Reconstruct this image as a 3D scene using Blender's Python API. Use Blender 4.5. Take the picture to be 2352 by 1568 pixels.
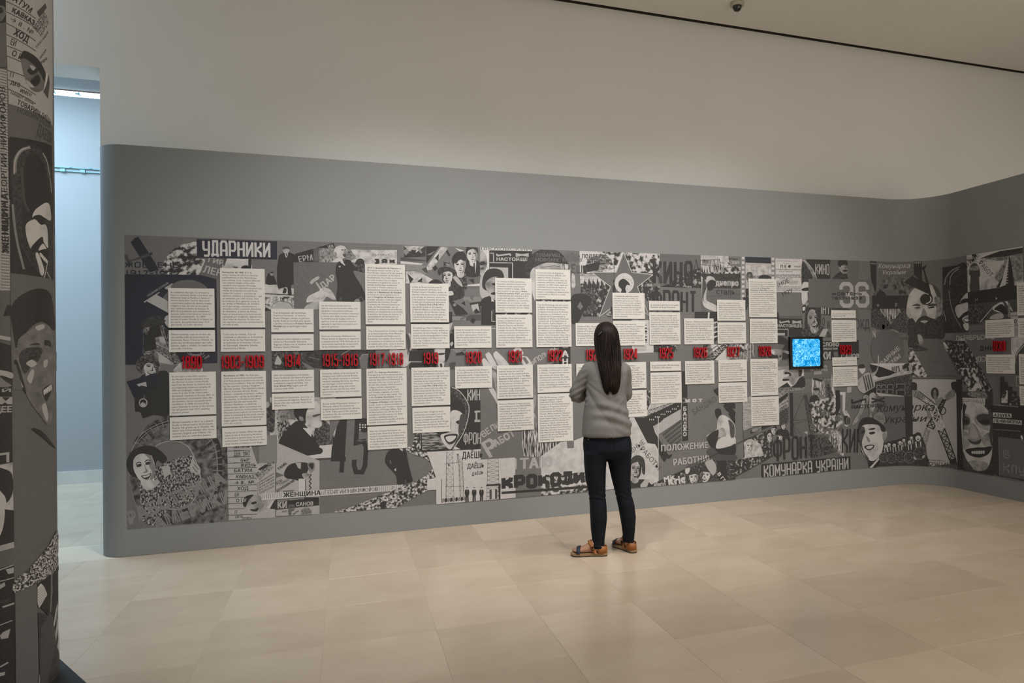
# Exhibition room with a photomontage timeline wall, built from mesh code only.
import bpy, bmesh, math, random
from mathutils import Vector, Matrix, noise
from mathutils.geometry import tessellate_polygon, delaunay_2d_cdt
R = math.radians
for o in list(bpy.data.objects):
    bpy.data.objects.remove(o, do_unlink=True)
SC = bpy.context.scene
COL = SC.collection

# ------------------------------------------------------------------ camera
FOC, YAW, PITCH, ROLL, HC = 1606.3, 0.331, 0.0102, -0.0158, 1.5
PPX, PPY = 1176 + 172.4, 784 + 14.6          # principal point of the (cropped) photograph
FW = Vector((math.sin(YAW) * math.cos(PITCH), math.cos(YAW) * math.cos(PITCH), math.sin(PITCH)))
_r0 = Vector((math.cos(YAW), -math.sin(YAW), 0)); _u0 = _r0.cross(FW)
RT = _r0 * math.cos(ROLL) + _u0 * math.sin(ROLL)
UP = -_r0 * math.sin(ROLL) + _u0 * math.cos(ROLL)
CAM0 = Vector((0, 0, HC))
cd = bpy.data.cameras.new('camera'); cam = bpy.data.objects.new('camera', cd); COL.objects.link(cam)
cd.sensor_fit = 'HORIZONTAL'; cd.sensor_width = 36.0; cd.lens = FOC / 2352 * 36
cd.shift_x = -172.4 / 2352; cd.shift_y = 14.6 / 2352
cd.clip_start = 0.05; cd.clip_end = 100
cam.matrix_world = Matrix(((RT.x, UP.x, -FW.x, 0), (RT.y, UP.y, -FW.y, 0), (RT.z, UP.z, -FW.z, HC), (0, 0, 0, 1)))
SC.camera = cam

# ------------------------------------------------------------------ world, exposure, lights
SC.view_settings.view_transform = 'Standard'; SC.view_settings.look = 'None'
SC.view_settings.gamma = 1.0; SC.view_settings.use_curve_mapping = False
SC.view_settings.exposure = 0.45
wd = bpy.data.worlds.new('world'); SC.world = wd; wd.use_nodes = True
wd.node_tree.nodes['Background'].inputs[0].default_value = (1.0, 0.93, 0.86, 1)
wd.node_tree.nodes['Background'].inputs[1].default_value = 0.085

def spot(name, loc, tgt, watts, size_deg, blend, col, rad=0.12):
    l = bpy.data.lights.new(name, 'SPOT'); l.energy = watts; l.spot_size = R(size_deg); l.spot_blend = blend
    l.color = col; l.shadow_soft_size = rad
    o = bpy.data.objects.new(name, l); COL.objects.link(o); o.location = loc
    o.rotation_euler = (Vector(tgt) - Vector(loc)).to_track_quat('-Z', 'Y').to_euler(); return o
def area(name, loc, tgt, watts, sx, sy, col):
    l = bpy.data.lights.new(name, 'AREA'); l.shape = 'RECTANGLE'; l.size = sx; l.size_y = sy; l.energy = watts; l.color = col
    o = bpy.data.objects.new(name, l); COL.objects.link(o); o.location = loc
    o.rotation_euler = (Vector(tgt) - Vector(loc)).to_track_quat('-Z', 'Y').to_euler(); return o
WARM = (1.0, 0.985, 0.965)
for i, (x, tx, w) in enumerate(((0.2, 0.5, 290), (2.1, 1.9, 175), (3.9, 3.4, 225))):
    spot('track_spot', (x, 3.3, 4.9), (tx, 6.2, 0.75), w, 78, 1.0, WARM, 0.25)
area('fill_area', (5.8, -3.4, 5.05), (5.8, -3.4, 0), 330, 4.0, 2.0, (1.0, 0.985, 0.945))  # added fill light behind the camera, lifts the ambient level of the room
# daylight of the room beyond the opening: its skylight
area('skylight_area', (-4.2, 8.4, 4.9), (-3.6, 8.4, 0), 300, 4.2, 2.4, (0.56, 0.80, 1.0))
# ------------------------------------------------------------------ materials
MATS = {}
def nd(t, kind, **kw):
    n = t.nodes.new(kind)
    for k, v in kw.items():
        setattr(n, k, v)
    return n
def mat_plain(name, col, rough=0.6, metal=0.0, spec=0.5, var=0.0, vscale=6.0, bump=0.0, bscale=200.0):
    m = bpy.data.materials.new(name); m.use_nodes = True; t = m.node_tree; b = t.nodes['Principled BSDF']
    b.inputs['Base Color'].default_value = (*col, 1); b.inputs['Roughness'].default_value = rough
    b.inputs['Metallic'].default_value = metal; b.inputs['Specular IOR Level'].default_value = spec
    tc = nd(t, 'ShaderNodeTexCoord')
    if var:
        n = nd(t, 'ShaderNodeTexNoise'); n.inputs['Scale'].default_value = vscale; n.inputs['Detail'].default_value = 6
        t.links.new(tc.outputs['Object'], n.inputs['Vector'])
        r = nd(t, 'ShaderNodeValToRGB'); r.color_ramp.elements[0].position = 0.3; r.color_ramp.elements[1].position = 0.7
        r.color_ramp.elements[0].color = (*[c * (1 - var) for c in col], 1); r.color_ramp.elements[1].color = (*[min(1, c * (1 + var)) for c in col], 1)
        t.links.new(n.outputs['Fac'], r.inputs['Fac']); t.links.new(r.outputs['Color'], b.inputs['Base Color'])
    if bump:
        n = nd(t, 'ShaderNodeTexNoise'); n.inputs['Scale'].default_value = bscale; n.inputs['Detail'].default_value = 4
        t.links.new(tc.outputs['Object'], n.inputs['Vector'])
        bp = nd(t, 'ShaderNodeBump'); bp.inputs['Strength'].default_value = bump; bp.inputs['Distance'].default_value = 0.002
        t.links.new(n.outputs['Fac'], bp.inputs['Height']); t.links.new(bp.outputs['Normal'], b.inputs['Normal'])
    MATS[name] = m; return m
def mat_photo(name, c0, c1, scale, lo, hi, stretch=(1, 1, 1), detail=3.0, kind='noise', dist=0.0):
    """printed half-tone picture: high-contrast pattern of two inks"""
    m = bpy.data.materials.new(name); m.use_nodes = True; t = m.node_tree; b = t.nodes['Principled BSDF']
    b.inputs['Roughness'].default_value = 0.62; b.inputs['Specular IOR Level'].default_value = 0.3
    tc = nd(t, 'ShaderNodeTexCoord'); mp = nd(t, 'ShaderNodeMapping'); mp.inputs['Scale'].default_value = stretch
    t.links.new(tc.outputs['Object'], mp.inputs['Vector'])
    if kind == 'noise':
        n = nd(t, 'ShaderNodeTexNoise'); n.inputs['Detail'].default_value = detail; n.inputs['Distortion'].default_value = dist; out = n.outputs['Fac']
    else:
        n = nd(t, 'ShaderNodeTexVoronoi'); n.feature = 'F1'; out = n.outputs['Color'] if kind == 'cell' else n.outputs['Distance']
    n.inputs['Scale'].default_value = scale
    t.links.new(mp.outputs['Vector'], n.inputs['Vector'])
    r = nd(t, 'ShaderNodeValToRGB'); e = r.color_ramp.elements
    e[0].position = lo; e[1].position = hi; e[0].color = (*c0, 1); e[1].color = (*c1, 1)
    t.links.new(out, r.inputs['Fac']); t.links.new(r.outputs['Color'], b.inputs['Base Color'])
    MATS[name] = m; return m
def g(v, w=0.0):
    return (v * (1.0 + w), v * (0.97 + w * 0.3), v * (0.965 - w * 0.4))
# inks of the murals
INK, INK2, DRK, BAS, BAS2, MID, LGT, PAP = g(.045), (.038, .039, .052), g(.085), g(.168), g(.14), g(.235), g(.41), g(.56)
for n_, c_ in (('K', INK), ('N', INK2), ('D', DRK), ('G', BAS), ('H', BAS2), ('M', MID), ('L', LGT), ('W', PAP)):
    mat_plain('print_' + n_, c_, 0.62, spec=0.3, var=0.05, vscale=30)
    MATS[n_] = MATS['print_' + n_]
mat_photo('crowd', INK, PAP, 26, .44, .58, detail=4)
mat_photo('crowdf', INK, PAP, 60, .45, .60, detail=3)
mat_photo('crowdd', INK, LGT, 34, .52, .66, detail=4)
mat_photo('crowdl', DRK, PAP, 34, .38, .52, detail=4)
mat_photo('cells', INK, PAP, 34, .15, .85, kind='cell')
mat_photo('grainD', INK, MID, 70, .45, .80, detail=6)
mat_photo('grainK', g(.045), DRK, 40, .40, .75, detail=6)
mat_photo('grainM', DRK, LGT, 45, .30, .75, detail=6)
mat_photo('grainL', MID, PAP, 22, .25, .6, detail=6)
mat_photo('grainW', LGT, PAP, 14, .3, .6, detail=6)
mat_photo('streak', INK, LGT, 14, .42, .62, stretch=(1, 1, 7), detail=4)
mat_photo('streakv', INK, PAP, 10, .42, .60, stretch=(9, 9, 1), detail=4)
mat_photo('tweed', INK, LGT, 90, .46, .60, stretch=(1, 1, .6), detail=2)
mat_photo('water', MID, LGT, 16, .35, .6, stretch=(1, 1, 6), detail=5)
mat_photo('tyre', INK, MID, 24, .38, .72, detail=8)
mat_photo('skin', MID, PAP, 9, .15, .52, detail=8)
mat_photo('skinm', DRK, LGT, 10, .22, .62, detail=8)
# built things
mat_plain('wall_white', (.80, .795, .775), .75, var=.015, vscale=1.5, bump=.03)
mat_plain('partition_grey', (.245, .252, .254), .7, var=.02, vscale=2.0, bump=.03)
mat_plain('ceiling_paint', (.88, .85, .785), .8, var=.015)
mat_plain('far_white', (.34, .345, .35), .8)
mat_plain('painted_shade', (.05, .042, .035), .9)  # near-black colour that paints shade into gaps
mat_plain('text_board', (.68, .655, .625), .6, spec=.3, var=.012)
mat_plain('text_ink', (.035, .034, .036), .6, spec=.3)
mat_plain('date_red', (.40, .007, .016), .45, spec=.3)
mat_plain('black_plastic', (.006, .006, .007), .35)
mat_plain('grout', (.58, .49, .385), .8)
mat_plain('plinth_dark', (.026, .029, .031), .85)
mat_plain('rail_teal', (.16, .34, .37), .3, spec=.6)
mat_plain('stone_skirt', (.60, .57, .52), .5, var=.06, vscale=4)
def mat_floor(name, random_tone=True):
    m = bpy.data.materials.new(name); m.use_nodes = True; t = m.node_tree; b = t.nodes['Principled BSDF']
    tc = nd(t, 'ShaderNodeTexCoord'); oi = nd(t, 'ShaderNodeObjectInfo')
    mp = nd(t, 'ShaderNodeMapping'); mp.inputs['Scale'].default_value = (1.0, 1.9, 1)
    t.links.new(tc.outputs['Object'], mp.inputs['Vector'])
    cmb = nd(t, 'ShaderNodeVectorMath', operation='ADD')
    sc = nd(t, 'ShaderNodeVectorMath', operation='SCALE'); sc.inputs['Scale'].default_value = 1.0
    rv = nd(t, 'ShaderNodeCombineXYZ'); mu = nd(t, 'ShaderNodeMath', operation='MULTIPLY'); mu.inputs[1].default_value = 37.0
    t.links.new(oi.outputs['Random'], mu.inputs[0]); t.links.new(mu.outputs[0], rv.inputs[0]); t.links.new(mu.outputs[0], rv.inputs[2])
    t.links.new(mp.outputs['Vector'], cmb.inputs[0]); t.links.new(rv.outputs[0], cmb.inputs[1])
    n1 = nd(t, 'ShaderNodeTexNoise'); n1.inputs['Scale'].default_value = 1.9; n1.inputs['Detail'].default_value = 9; n1.inputs['Roughness'].default_value = .6; n1.inputs['Distortion'].default_value = .6
    t.links.new(cmb.outputs[0], n1.inputs['Vector'])
    r1 = nd(t, 'ShaderNodeValToRGB'); e = r1.color_ramp.elements
    e[0].position = .28; e[0].color = (.565, .455, .345, 1); e[1].position = .72; e[1].color = (.635, .53, .415, 1)
    t.links.new(n1.outputs['Fac'], r1.inputs['Fac'])
    # fine dark veins and pits
    n2 = nd(t, 'ShaderNodeTexNoise'); n2.inputs['Scale'].default_value = 2.6; n2.inputs['Detail'].default_value = 12; n2.inputs['Roughness'].default_value = .7; n2.inputs['Distortion'].default_value = 1.6
    t.links.new(cmb.outputs[0], n2.inputs['Vector'])
    r2 = nd(t, 'ShaderNodeValToRGB'); e = r2.color_ramp.elements
    e[0].position = .495; e[0].color = (1, 1, 1, 1); e[1].position = .5; e[1].color = (.86, .84, .80, 1)
    x = e.new(.505); x.color = (1, 1, 1, 1)
    t.links.new(n2.outputs['Fac'], r2.inputs['Fac'])
    mx = nd(t, 'ShaderNodeMix', data_type='RGBA', blend_type='MULTIPLY'); mx.inputs['Factor'].default_value = .6
    t.links.new(r1.outputs['Color'], mx.inputs['A']); t.links.new(r2.outputs['Color'], mx.inputs['B'])
    n3 = nd(t, 'ShaderNodeTexNoise'); n3.inputs['Scale'].default_value = 42; n3.inputs['Detail'].default_value = 2
    t.links.new(cmb.outputs[0], n3.inputs['Vector'])
    r3 = nd(t, 'ShaderNodeValToRGB'); e = r3.color_ramp.elements
    e[0].position = .22; e[0].color = (.45, .40, .34, 1); e[1].position = .26; e[1].color = (1, 1, 1, 1)
    t.links.new(n3.outputs['Fac'], r3.inputs['Fac'])
    mx3 = nd(t, 'ShaderNodeMix', data_type='RGBA', blend_type='MULTIPLY'); mx3.inputs['Factor'].default_value = .7
    t.links.new(mx.outputs['Result'], mx3.inputs['A']); t.links.new(r3.outputs['Color'], mx3.inputs['B'])
    # tone of each slab
    tr = nd(t, 'ShaderNodeValToRGB'); e = tr.color_ramp.elements
    e[0].color = (.90, .885, .865, 1); e[1].color = (1.03, 1.02, 1.01, 1)
    t.links.new(oi.outputs['Random'], tr.inputs['Fac'])
    mx2 = nd(t, 'ShaderNodeMix', data_type='RGBA', blend_type='MULTIPLY'); mx2.inputs['Factor'].default_value = 1.0 if random_tone else 0.0
    t.links.new(mx3.outputs['Result'], mx2.inputs['A']); t.links.new(tr.outputs['Color'], mx2.inputs['B'])
    t.links.new(mx2.outputs['Result'], b.inputs['Base Color'])
    b.inputs['Roughness'].default_value = .22; b.inputs['Specular IOR Level'].default_value = .30
    bp = nd(t, 'ShaderNodeBump'); bp.inputs['Strength'].default_value = .012; bp.inputs['Distance'].default_value = .01
    t.links.new(n1.outputs['Fac'], bp.inputs['Height']); t.links.new(bp.outputs['Normal'], b.inputs['Normal'])
    MATS[name] = m; return m
mat_floor('limestone')
# ------------------------------------------------------------------ helpers
def link(name, me, parent=None):
    o = bpy.data.objects.new(name, me); COL.objects.link(o)
    if parent is not None:
        o.parent = parent
    return o
def empty(name, loc=(0, 0, 0), rz=0):
    o = bpy.data.objects.new(name, None); COL.objects.link(o); o.location = loc; o.rotation_euler = (0, 0, rz)
    o.empty_display_size = .05; return o
def tag(o, label=None, cat=None, group=None, kind=None):
    for k, v in (('label', label), ('category', cat), ('group', group), ('kind', kind)):
        if v:
            o[k] = v
    return o
def mesh_from(name, verts, faces, mats=(), fmats=None, smooth=False):
    me = bpy.data.meshes.new(name); me.from_pydata([tuple(v) for v in verts], [], faces)
    for m in mats:
        me.materials.append(MATS[m] if isinstance(m, str) else m)
    if fmats:
        me.polygons.foreach_set('material_index', fmats)
    if smooth:
        me.polygons.foreach_set('use_smooth', [True] * len(me.polygons))
    me.update(); return me
def box_vf(x0, x1, y0, y1, z0, z1):
    v = [(x, y, z) for z in (z0, z1) for y in (y0, y1) for x in (x0, x1)]
    f = [(0, 2, 3, 1), (4, 5, 7, 6), (0, 1, 5, 4), (2, 6, 7, 3), (0, 4, 6, 2), (1, 3, 7, 5)]
    return v, f
def box(name, x0, x1, y0, y1, z0, z1, mat, parent=None):
    v, f = box_vf(x0, x1, y0, y1, z0, z1)
    return link(name, mesh_from(name, v, f, [mat]), parent)
def multi(name, boxes, mat, parent=None):
    V, Fc = [], []
    for b in boxes:
        v, f = box_vf(*b); n = len(V); V += v; Fc += [tuple(i + n for i in q) for q in f]
    return link(name, mesh_from(name, V, Fc, [mat]), parent)
def lathe(profile, n=32):
    V, Fc = [], []
    for (r, z) in profile:
        for i in range(n):
            a = 2 * math.pi * i / n; V.append((r * math.cos(a), r * math.sin(a), z))
    for j in range(len(profile) - 1):
        for i in range(n):
            k = (i + 1) % n; Fc.append((j * n + i, j * n + k, (j + 1) * n + k, (j + 1) * n + i))
    return V, Fc

# ------------------------------------------------------------------ the room
YB, ZC = 6.81, 5.12              # building wall plane, ceiling height
PF, PH = 6.28, 3.19              # partition front plane, partition height
XJ, ZJ = -1.924, 3.962           # opening: right jamb, head
struct = lambda o: tag(o, kind='structure')
fl = struct(box('floor', -6.5, 9.0, -7.0, YB, -.12, -.0014, 'grout'))
TP, TX0, TY0 = .5841, -.1353, 3.3496
bm = bmesh.new(); bmesh.ops.create_cube(bm, size=1)
h = (TP - .0013) / 2
for v in bm.verts:
    v.co = Vector((v.co.x * 2 * h, v.co.y * 2 * h, v.co.z * .012))
bmesh.ops.bevel(bm, geom=[e for e in bm.edges if all(v.co.z > 0 for v in e.verts)], offset=.0006, segments=1, affect='EDGES')
tme = bpy.data.meshes.new('tile'); bm.to_mesh(tme); bm.free(); tme.materials.append(MATS['limestone'])
rnd = random.Random(4)
for i in range(-5, 12):
    for j in range(-6, 6):
        x = TX0 + (i + .5) * TP; y = TY0 + (j + .5) * TP
        if y + h > YB or (y > 6.5 and x > -1.6):
            continue
        if y < 1.2 and (x < -1.6 or x > 5):
            continue
        t = link('tile', tme, fl); t.location = (x, y, -.0062 + rnd.uniform(-.0003, .0002))
        t.rotation_euler = (0, 0, math.pi / 2 * 0)
floor_far = struct(box('floor_far_room', -9.0, -1.0, YB, 10.34, -.12, -.0014, 'grout'))
for i in range(-8, -2):
    for j in range(0, 6):
        x = -.42 + (i + .5) * TP; y = YB + .004 + (j + .5) * TP
        t = link('tile', tme, floor_far); t.location = (x, y, -.006)
# building wall with the tall opening at the left
struct(multi('wall_back', [(XJ, 9.0, YB, YB + .32, 0, ZC + .16), (-3.6, XJ, YB, YB + .32, ZJ, ZC + .16), (-6.5, -3.6, YB, YB + .32, 0, ZC + .16)], 'wall_white'))
struct(multi('ceiling', [(-6.5, 9.0, -7.0, YB - .062, ZC, ZC + .16)], 'ceiling_paint'))
struct(multi('trim_gap_shade', [(-6.5, 9.0, YB - .062, YB, ZC + .10, ZC + .16), (-6.5, 9.0, YB - .0615, YB - .056, ZC + .004, ZC + .10), (-6.5, 9.0, YB - .004, YB - .0005, ZC + .004, ZC + .10)], 'painted_shade'))  # dark lining paints the shade inside the recess between wall and ceiling
struct(box('wall_right', 9.0, 9.2, -7.0, YB + .3, 0, ZC + .12, 'wall_white'))
struct(box('wall_left', -6.7, -6.5, -7.0, YB + .3, 0, ZC + .12, 'wall_white'))
struct(box('wall_rear', -6.5, 9.0, -7.2, -7.0, 0, ZC + .12, 'wall_white'))
# the daylit room beyond the opening
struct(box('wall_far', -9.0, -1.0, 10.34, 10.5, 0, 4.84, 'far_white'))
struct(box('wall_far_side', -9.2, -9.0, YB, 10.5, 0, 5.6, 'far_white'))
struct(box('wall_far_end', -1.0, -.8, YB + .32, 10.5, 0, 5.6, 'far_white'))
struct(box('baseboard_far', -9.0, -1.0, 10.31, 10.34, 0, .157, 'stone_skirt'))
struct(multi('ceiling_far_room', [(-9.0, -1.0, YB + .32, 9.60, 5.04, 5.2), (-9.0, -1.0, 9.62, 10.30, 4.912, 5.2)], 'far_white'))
# ------------------------------------------------------------------ curved walls and what is printed on them
class Path:
    """plan polyline (front face of a partition), extruded upwards; s runs along it, z up"""
    def __init__(self, pts, s0):
        self.p = [Vector((a, b, 0)) for a, b in pts]
        self.s = [0.0]
        for a, b in zip(self.p, self.p[1:]):
            self.s.append(self.s[-1] + (b - a).length)
        self.s = [v - s0 for v in self.s]
        self.d = [(b - a).normalized() for a, b in zip(self.p, self.p[1:])]
        self.n = [Vector((d.y, -d.x, 0)) for d in self.d]           # towards the room
        self.sn = [self.n[0]] + [(a + b).normalized() for a, b in zip(self.n, self.n[1:])] + [self.n[-1]]
        self.top = {}
    def seg(self, s):
        for i in range(len(self.d) - 1):
            if s < self.s[i + 1]:
                return i
        return len(self.d) - 1
    def at(self, s, z, off=0.0, i=None):
        if i is None:
            i = self.seg(s)
        if off:                                  # mitred at the nodes, so that neighbouring facets stay joined
            t = (s - self.s[i]) / (self.s[i + 1] - self.s[i])
            a = self.p[i] + self.sn[i] * (off / self.sn[i].dot(self.n[i])); b = self.p[i + 1] + self.sn[i + 1] * (off / self.sn[i + 1].dot(self.n[i]))
            q = a + (b - a) * t
        else:
            q = self.p[i] + self.d[i] * (s - self.s[i])
        return (q.x, q.y, z)
    def nrm(self, s):
        i = self.seg(s); L = self.s[i + 1] - self.s[i]; t = min(1, max(0, (s - self.s[i]) / L))
        return (self.sn[i] * (1 - t) + self.sn[i + 1] * t).normalized()
    def hit(self, px, py):
        d = FW * FOC + RT * (px - PPX) - UP * (py - PPY)
        best = None
        for i, (a, dd) in enumerate(zip(self.p, self.d)):
            L = self.s[i + 1] - self.s[i]
            den = d.x * dd.y - d.y * dd.x
            if abs(den) < 1e-9:
                continue
            t = (a.x * dd.y - a.y * dd.x) / den
            u = (a.x * d.y - a.y * d.x) / den
            lo = -30 if i == len(self.d) - 1 and False else -1e-6
            if t > 0 and lo <= u <= L + 1e-6 and d.dot(self.n[i]) < 0:
                if best is None or t < best[0]:
                    best = (t, self.s[i] + u, HC + d.z * t)
        if best is None:                      # beyond the silhouette: clamp to the nearest visible end
            return self.hit(px - 2, py) if px > -60 else (0, 1)
        return (best[1], best[2])
def arc(cx, cy, r, a0, a1, n):
    return [(cx + r * math.cos(R(a0 + (a1 - a0) * k / n)), cy + r * math.sin(R(a0 + (a1 - a0) * k / n))) for k in range(n + 1)]
RA, RB, XW = .20, .46, 6.215
main_pts = arc(-1.627, PF + RA, RA, 110, 270, 16) + arc(XW - RB, PF - RB, RB, 90, 0, 15) + [(XW, 3.2)]
MAIN = Path(main_pts, 0)
MAIN.s = [v - MAIN.s[16] for v in MAIN.s]        # s = 0 where the flat front begins
MAIN.clampto = (0, 0)
PX0, PYF = -1.531, 3.804
pil_pts = [(-4.2, PYF)] + arc(PX0, PYF + RA, RA, 270, 445, 26)
PIL = Path(pil_pts, 0)
PIL.s = [v - PIL.s[1] for v in PIL.s]
PIL.clampto = None

class Stack:
    """keeps count of how many printed layers lie under a spot, so that later ones lie on top"""
    def __init__(self, cell=.02):
        self.c, self.cell = {}, cell
    def level(self, b):
        x0, x1, y0, y1 = [int(math.floor(v / self.cell)) for v in b]
        m = 0; c = self.c
        for i in range(x0, x1 + 1):
            for j in range(y0, y1 + 1):
                v = c.get((i, j), 0)
                if v > m:
                    m = v
        m += 1
        for i in range(x0, x1 + 1):
            for j in range(y0, y1 + 1):
                c[(i, j)] = m
        return m
LAYER = .00009

class Sheet:
    """collects flat pieces (s, z) on a path and turns them into one mesh"""
    def __init__(self, path):
        self.path = path; self.items = []
    def add(self, polys, mat, off):
        self.items.append((polys, mat, off))
    def build(self, name, parent=None):
        P = self.path; V, Fc, FM, N, mats = [], [], [], [], []
        for polys, mat, off in self.items:
            if mat not in mats:
                mats.append(mat)
            mi = mats.index(mat)
            for poly in polys:
                s0 = min(q[0] for q in poly); s1 = max(q[0] for q in poly)
                i0, i1 = P.seg(s0 + 1e-9), P.seg(s1 - 1e-9)
                for i in range(i0, i1 + 1):
                    q = poly
                    if i > i0:
                        q = clip(q, P.s[i], 1)
                    if i < i1:
                        q = clip(q, P.s[i + 1], -1)
                    if len(q) < 3:
                        continue
                    n = len(V)
                    V += [P.at(s, z, off, i) for s, z in q]; N += [P.nrm(s) for s, z in q]
                    Fc.append(tuple(range(n, n + len(q)))); FM.append(mi)
        if not V:
            return None
        me = mesh_from(name, V, Fc, mats, FM, smooth=True)
        me.normals_split_custom_set_from_vertices([tuple(v) for v in N])
        return link(name, me, parent)
def clip(poly, s, sg):
    out = []
    for k in range(len(poly)):
        a, b = poly[k - 1], poly[k]
        da, db = (a[0] - s) * sg, (b[0] - s) * sg
        if (da >= 0) != (db >= 0):
            t = da / (da - db); out.append((s, a[1] + (b[1] - a[1]) * t))
        if db >= 0:
            out.append(b)
    return out
def area2(p):
    return sum(p[k - 1][0] * p[k][1] - p[k][0] * p[k - 1][1] for k in range(len(p)))
def tess(p):
    t = tessellate_polygon([[Vector((a, b, 0)) for a, b in p]])
    out = []
    for tri in t:
        q = [p[i] for i in tri]
        a = area2(q)
        if abs(a) < 1e-10:
            continue
        out.append(q if a > 0 else q[::-1])
    return out
def union(polys, eps=1e-6):
    """overlapping pieces of one ink -> triangles that do not overlap"""
    vs, fs, es = [], [], []
    for p in polys:
        n = len(vs); vs += [Vector(q) for q in p]; fs.append(list(range(n, n + len(p))))
    try:
        ov, oe, of, _, _, orig = delaunay_2d_cdt(vs, es, fs, 1, eps)
    except Exception:
        return polys
    out = []
    for f, o in zip(of, orig):
        if o:
            out.append(f)
    # outline of the union -> simplified loops -> few triangles
    nxt = {}
    ed = set()
    for f in out:
        q = [tuple(ov[i]) for i in f]
        f = f if area2(q) > 0 else f[::-1]
        for k in range(len(f)):
            ed.add((f[k - 1], f[k]))
    for a, b in ed:
        if (b, a) not in ed:
            nxt.setdefault(a, []).append(b)
    loops = []
    while nxt:
        st = next(iter(nxt)); lp = [st]; cur = st
        while True:
            c = nxt[cur]; n = c.pop()
            if not c:
                del nxt[cur]
            if n == st or n not in nxt:
                break
            lp.append(n); cur = n
        p = [tuple(ov[i]) for i in lp]; tol = eps * 15
        for _ in range(3):
            k = 0
            while len(p) > 4 and k < len(p):
                x0, y0 = p[k - 1]; x1, y1 = p[k]; x2, y2 = p[(k + 1) % len(p)]
                L = math.hypot(x2 - x0, y2 - y0)
                if L < tol or abs((x2 - x0) * (y0 - y1) - (x0 - x1) * (y2 - y0)) / L < tol:
                    p.pop(k)
                else:
                    k += 1
        if len(p) > 2 and abs(area2(p)) > tol * tol:
            loops.append(p if area2(p) > 0 else p[::-1])
    vs, fs = [], []
    for p in loops:
        n = len(vs); vs += [Vector(q) for q in p]; fs.append(list(range(n, n + len(p))))
    if not fs:
        return []
    ov, oe, of, _, _, orig = delaunay_2d_cdt(vs, [], fs, 1, eps)
    return orient([[tuple(ov[i]) for i in f] for f, o in zip(of, orig) if len(o) % 2])
def orient(polys):
    out = []
    for q in polys:
        a = area2(q)
        if abs(a) > 1e-11:
            out.append(q if a > 0 else q[::-1])
    return out
def bbox(polys):
    xs = [q[0] for p in polys for q in p]; ys = [q[1] for p in polys for q in p]
    return min(xs), max(xs), min(ys), max(ys)

# ---- glyphs of the built-in font
GL = {}
_fc = bpy.data.curves.new('glyphs', 'FONT'); _fo = bpy.data.objects.new('glyphs', _fc); COL.objects.link(_fo)
_adv = {}
def _mesh(body):
    _fc.body = body; bpy.context.view_layer.update()
    me = _fo.evaluated_get(bpy.context.evaluated_depsgraph_get()).to_mesh()
    v = [(q.co.x, q.co.y) for q in me.vertices]; f = [tuple(p.vertices) for p in me.polygons]
    return v, f
def glyph(c, bold=0.0, res=2):
    k = (c, bold, res)
    if k in GL:
        return GL[k]
    _fc.size = 1; _fc.resolution_u = res
    if c not in _adv:
        w0 = max(q[0] for q in _mesh('HH')[0]); w1 = max(q[0] for q in _mesh('H' + c + 'H')[0]); _adv[c] = w1 - w0
    v, f = _mesh(c) if c.strip() else ([], [])
    polys = [[v[i] for i in q] for q in f]
    sh_ = weights(bold)
    if polys and len(sh_) > 1:
        polys = union([[(x + dx, y + dy) for x, y in p] for dx, dy in sh_ for p in polys], 1e-5)
    GL[k] = (polys, _adv[c] + max(0, bold) * .9)
    return GL[k]
def layout(text, bold=0.0, res=2):
    """-> polys in em units, width; **x** sets x bold"""
    polys, x = [], 0.0
    for part_i, part in enumerate(text.split('**')):
        for c in part:
            g_, a = glyph(c, bold + (.022 if part_i % 2 else 0), res)
            for q in g_:
                polys.append([(u + x, v) for u, v in q])
            x += a
    return polys, max(x, 1e-6)
def weights(b):
    """shifts (in em) that thicken a letter by b on each side"""
    if b <= .004:
        return [(0, 0)]
    if b <= .022:
        return [(-b, 0), (b, 0)]
    return [(-b, b * .5), (b, -b * .5), (-b, -b * .5), (b, b * .5)]
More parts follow.
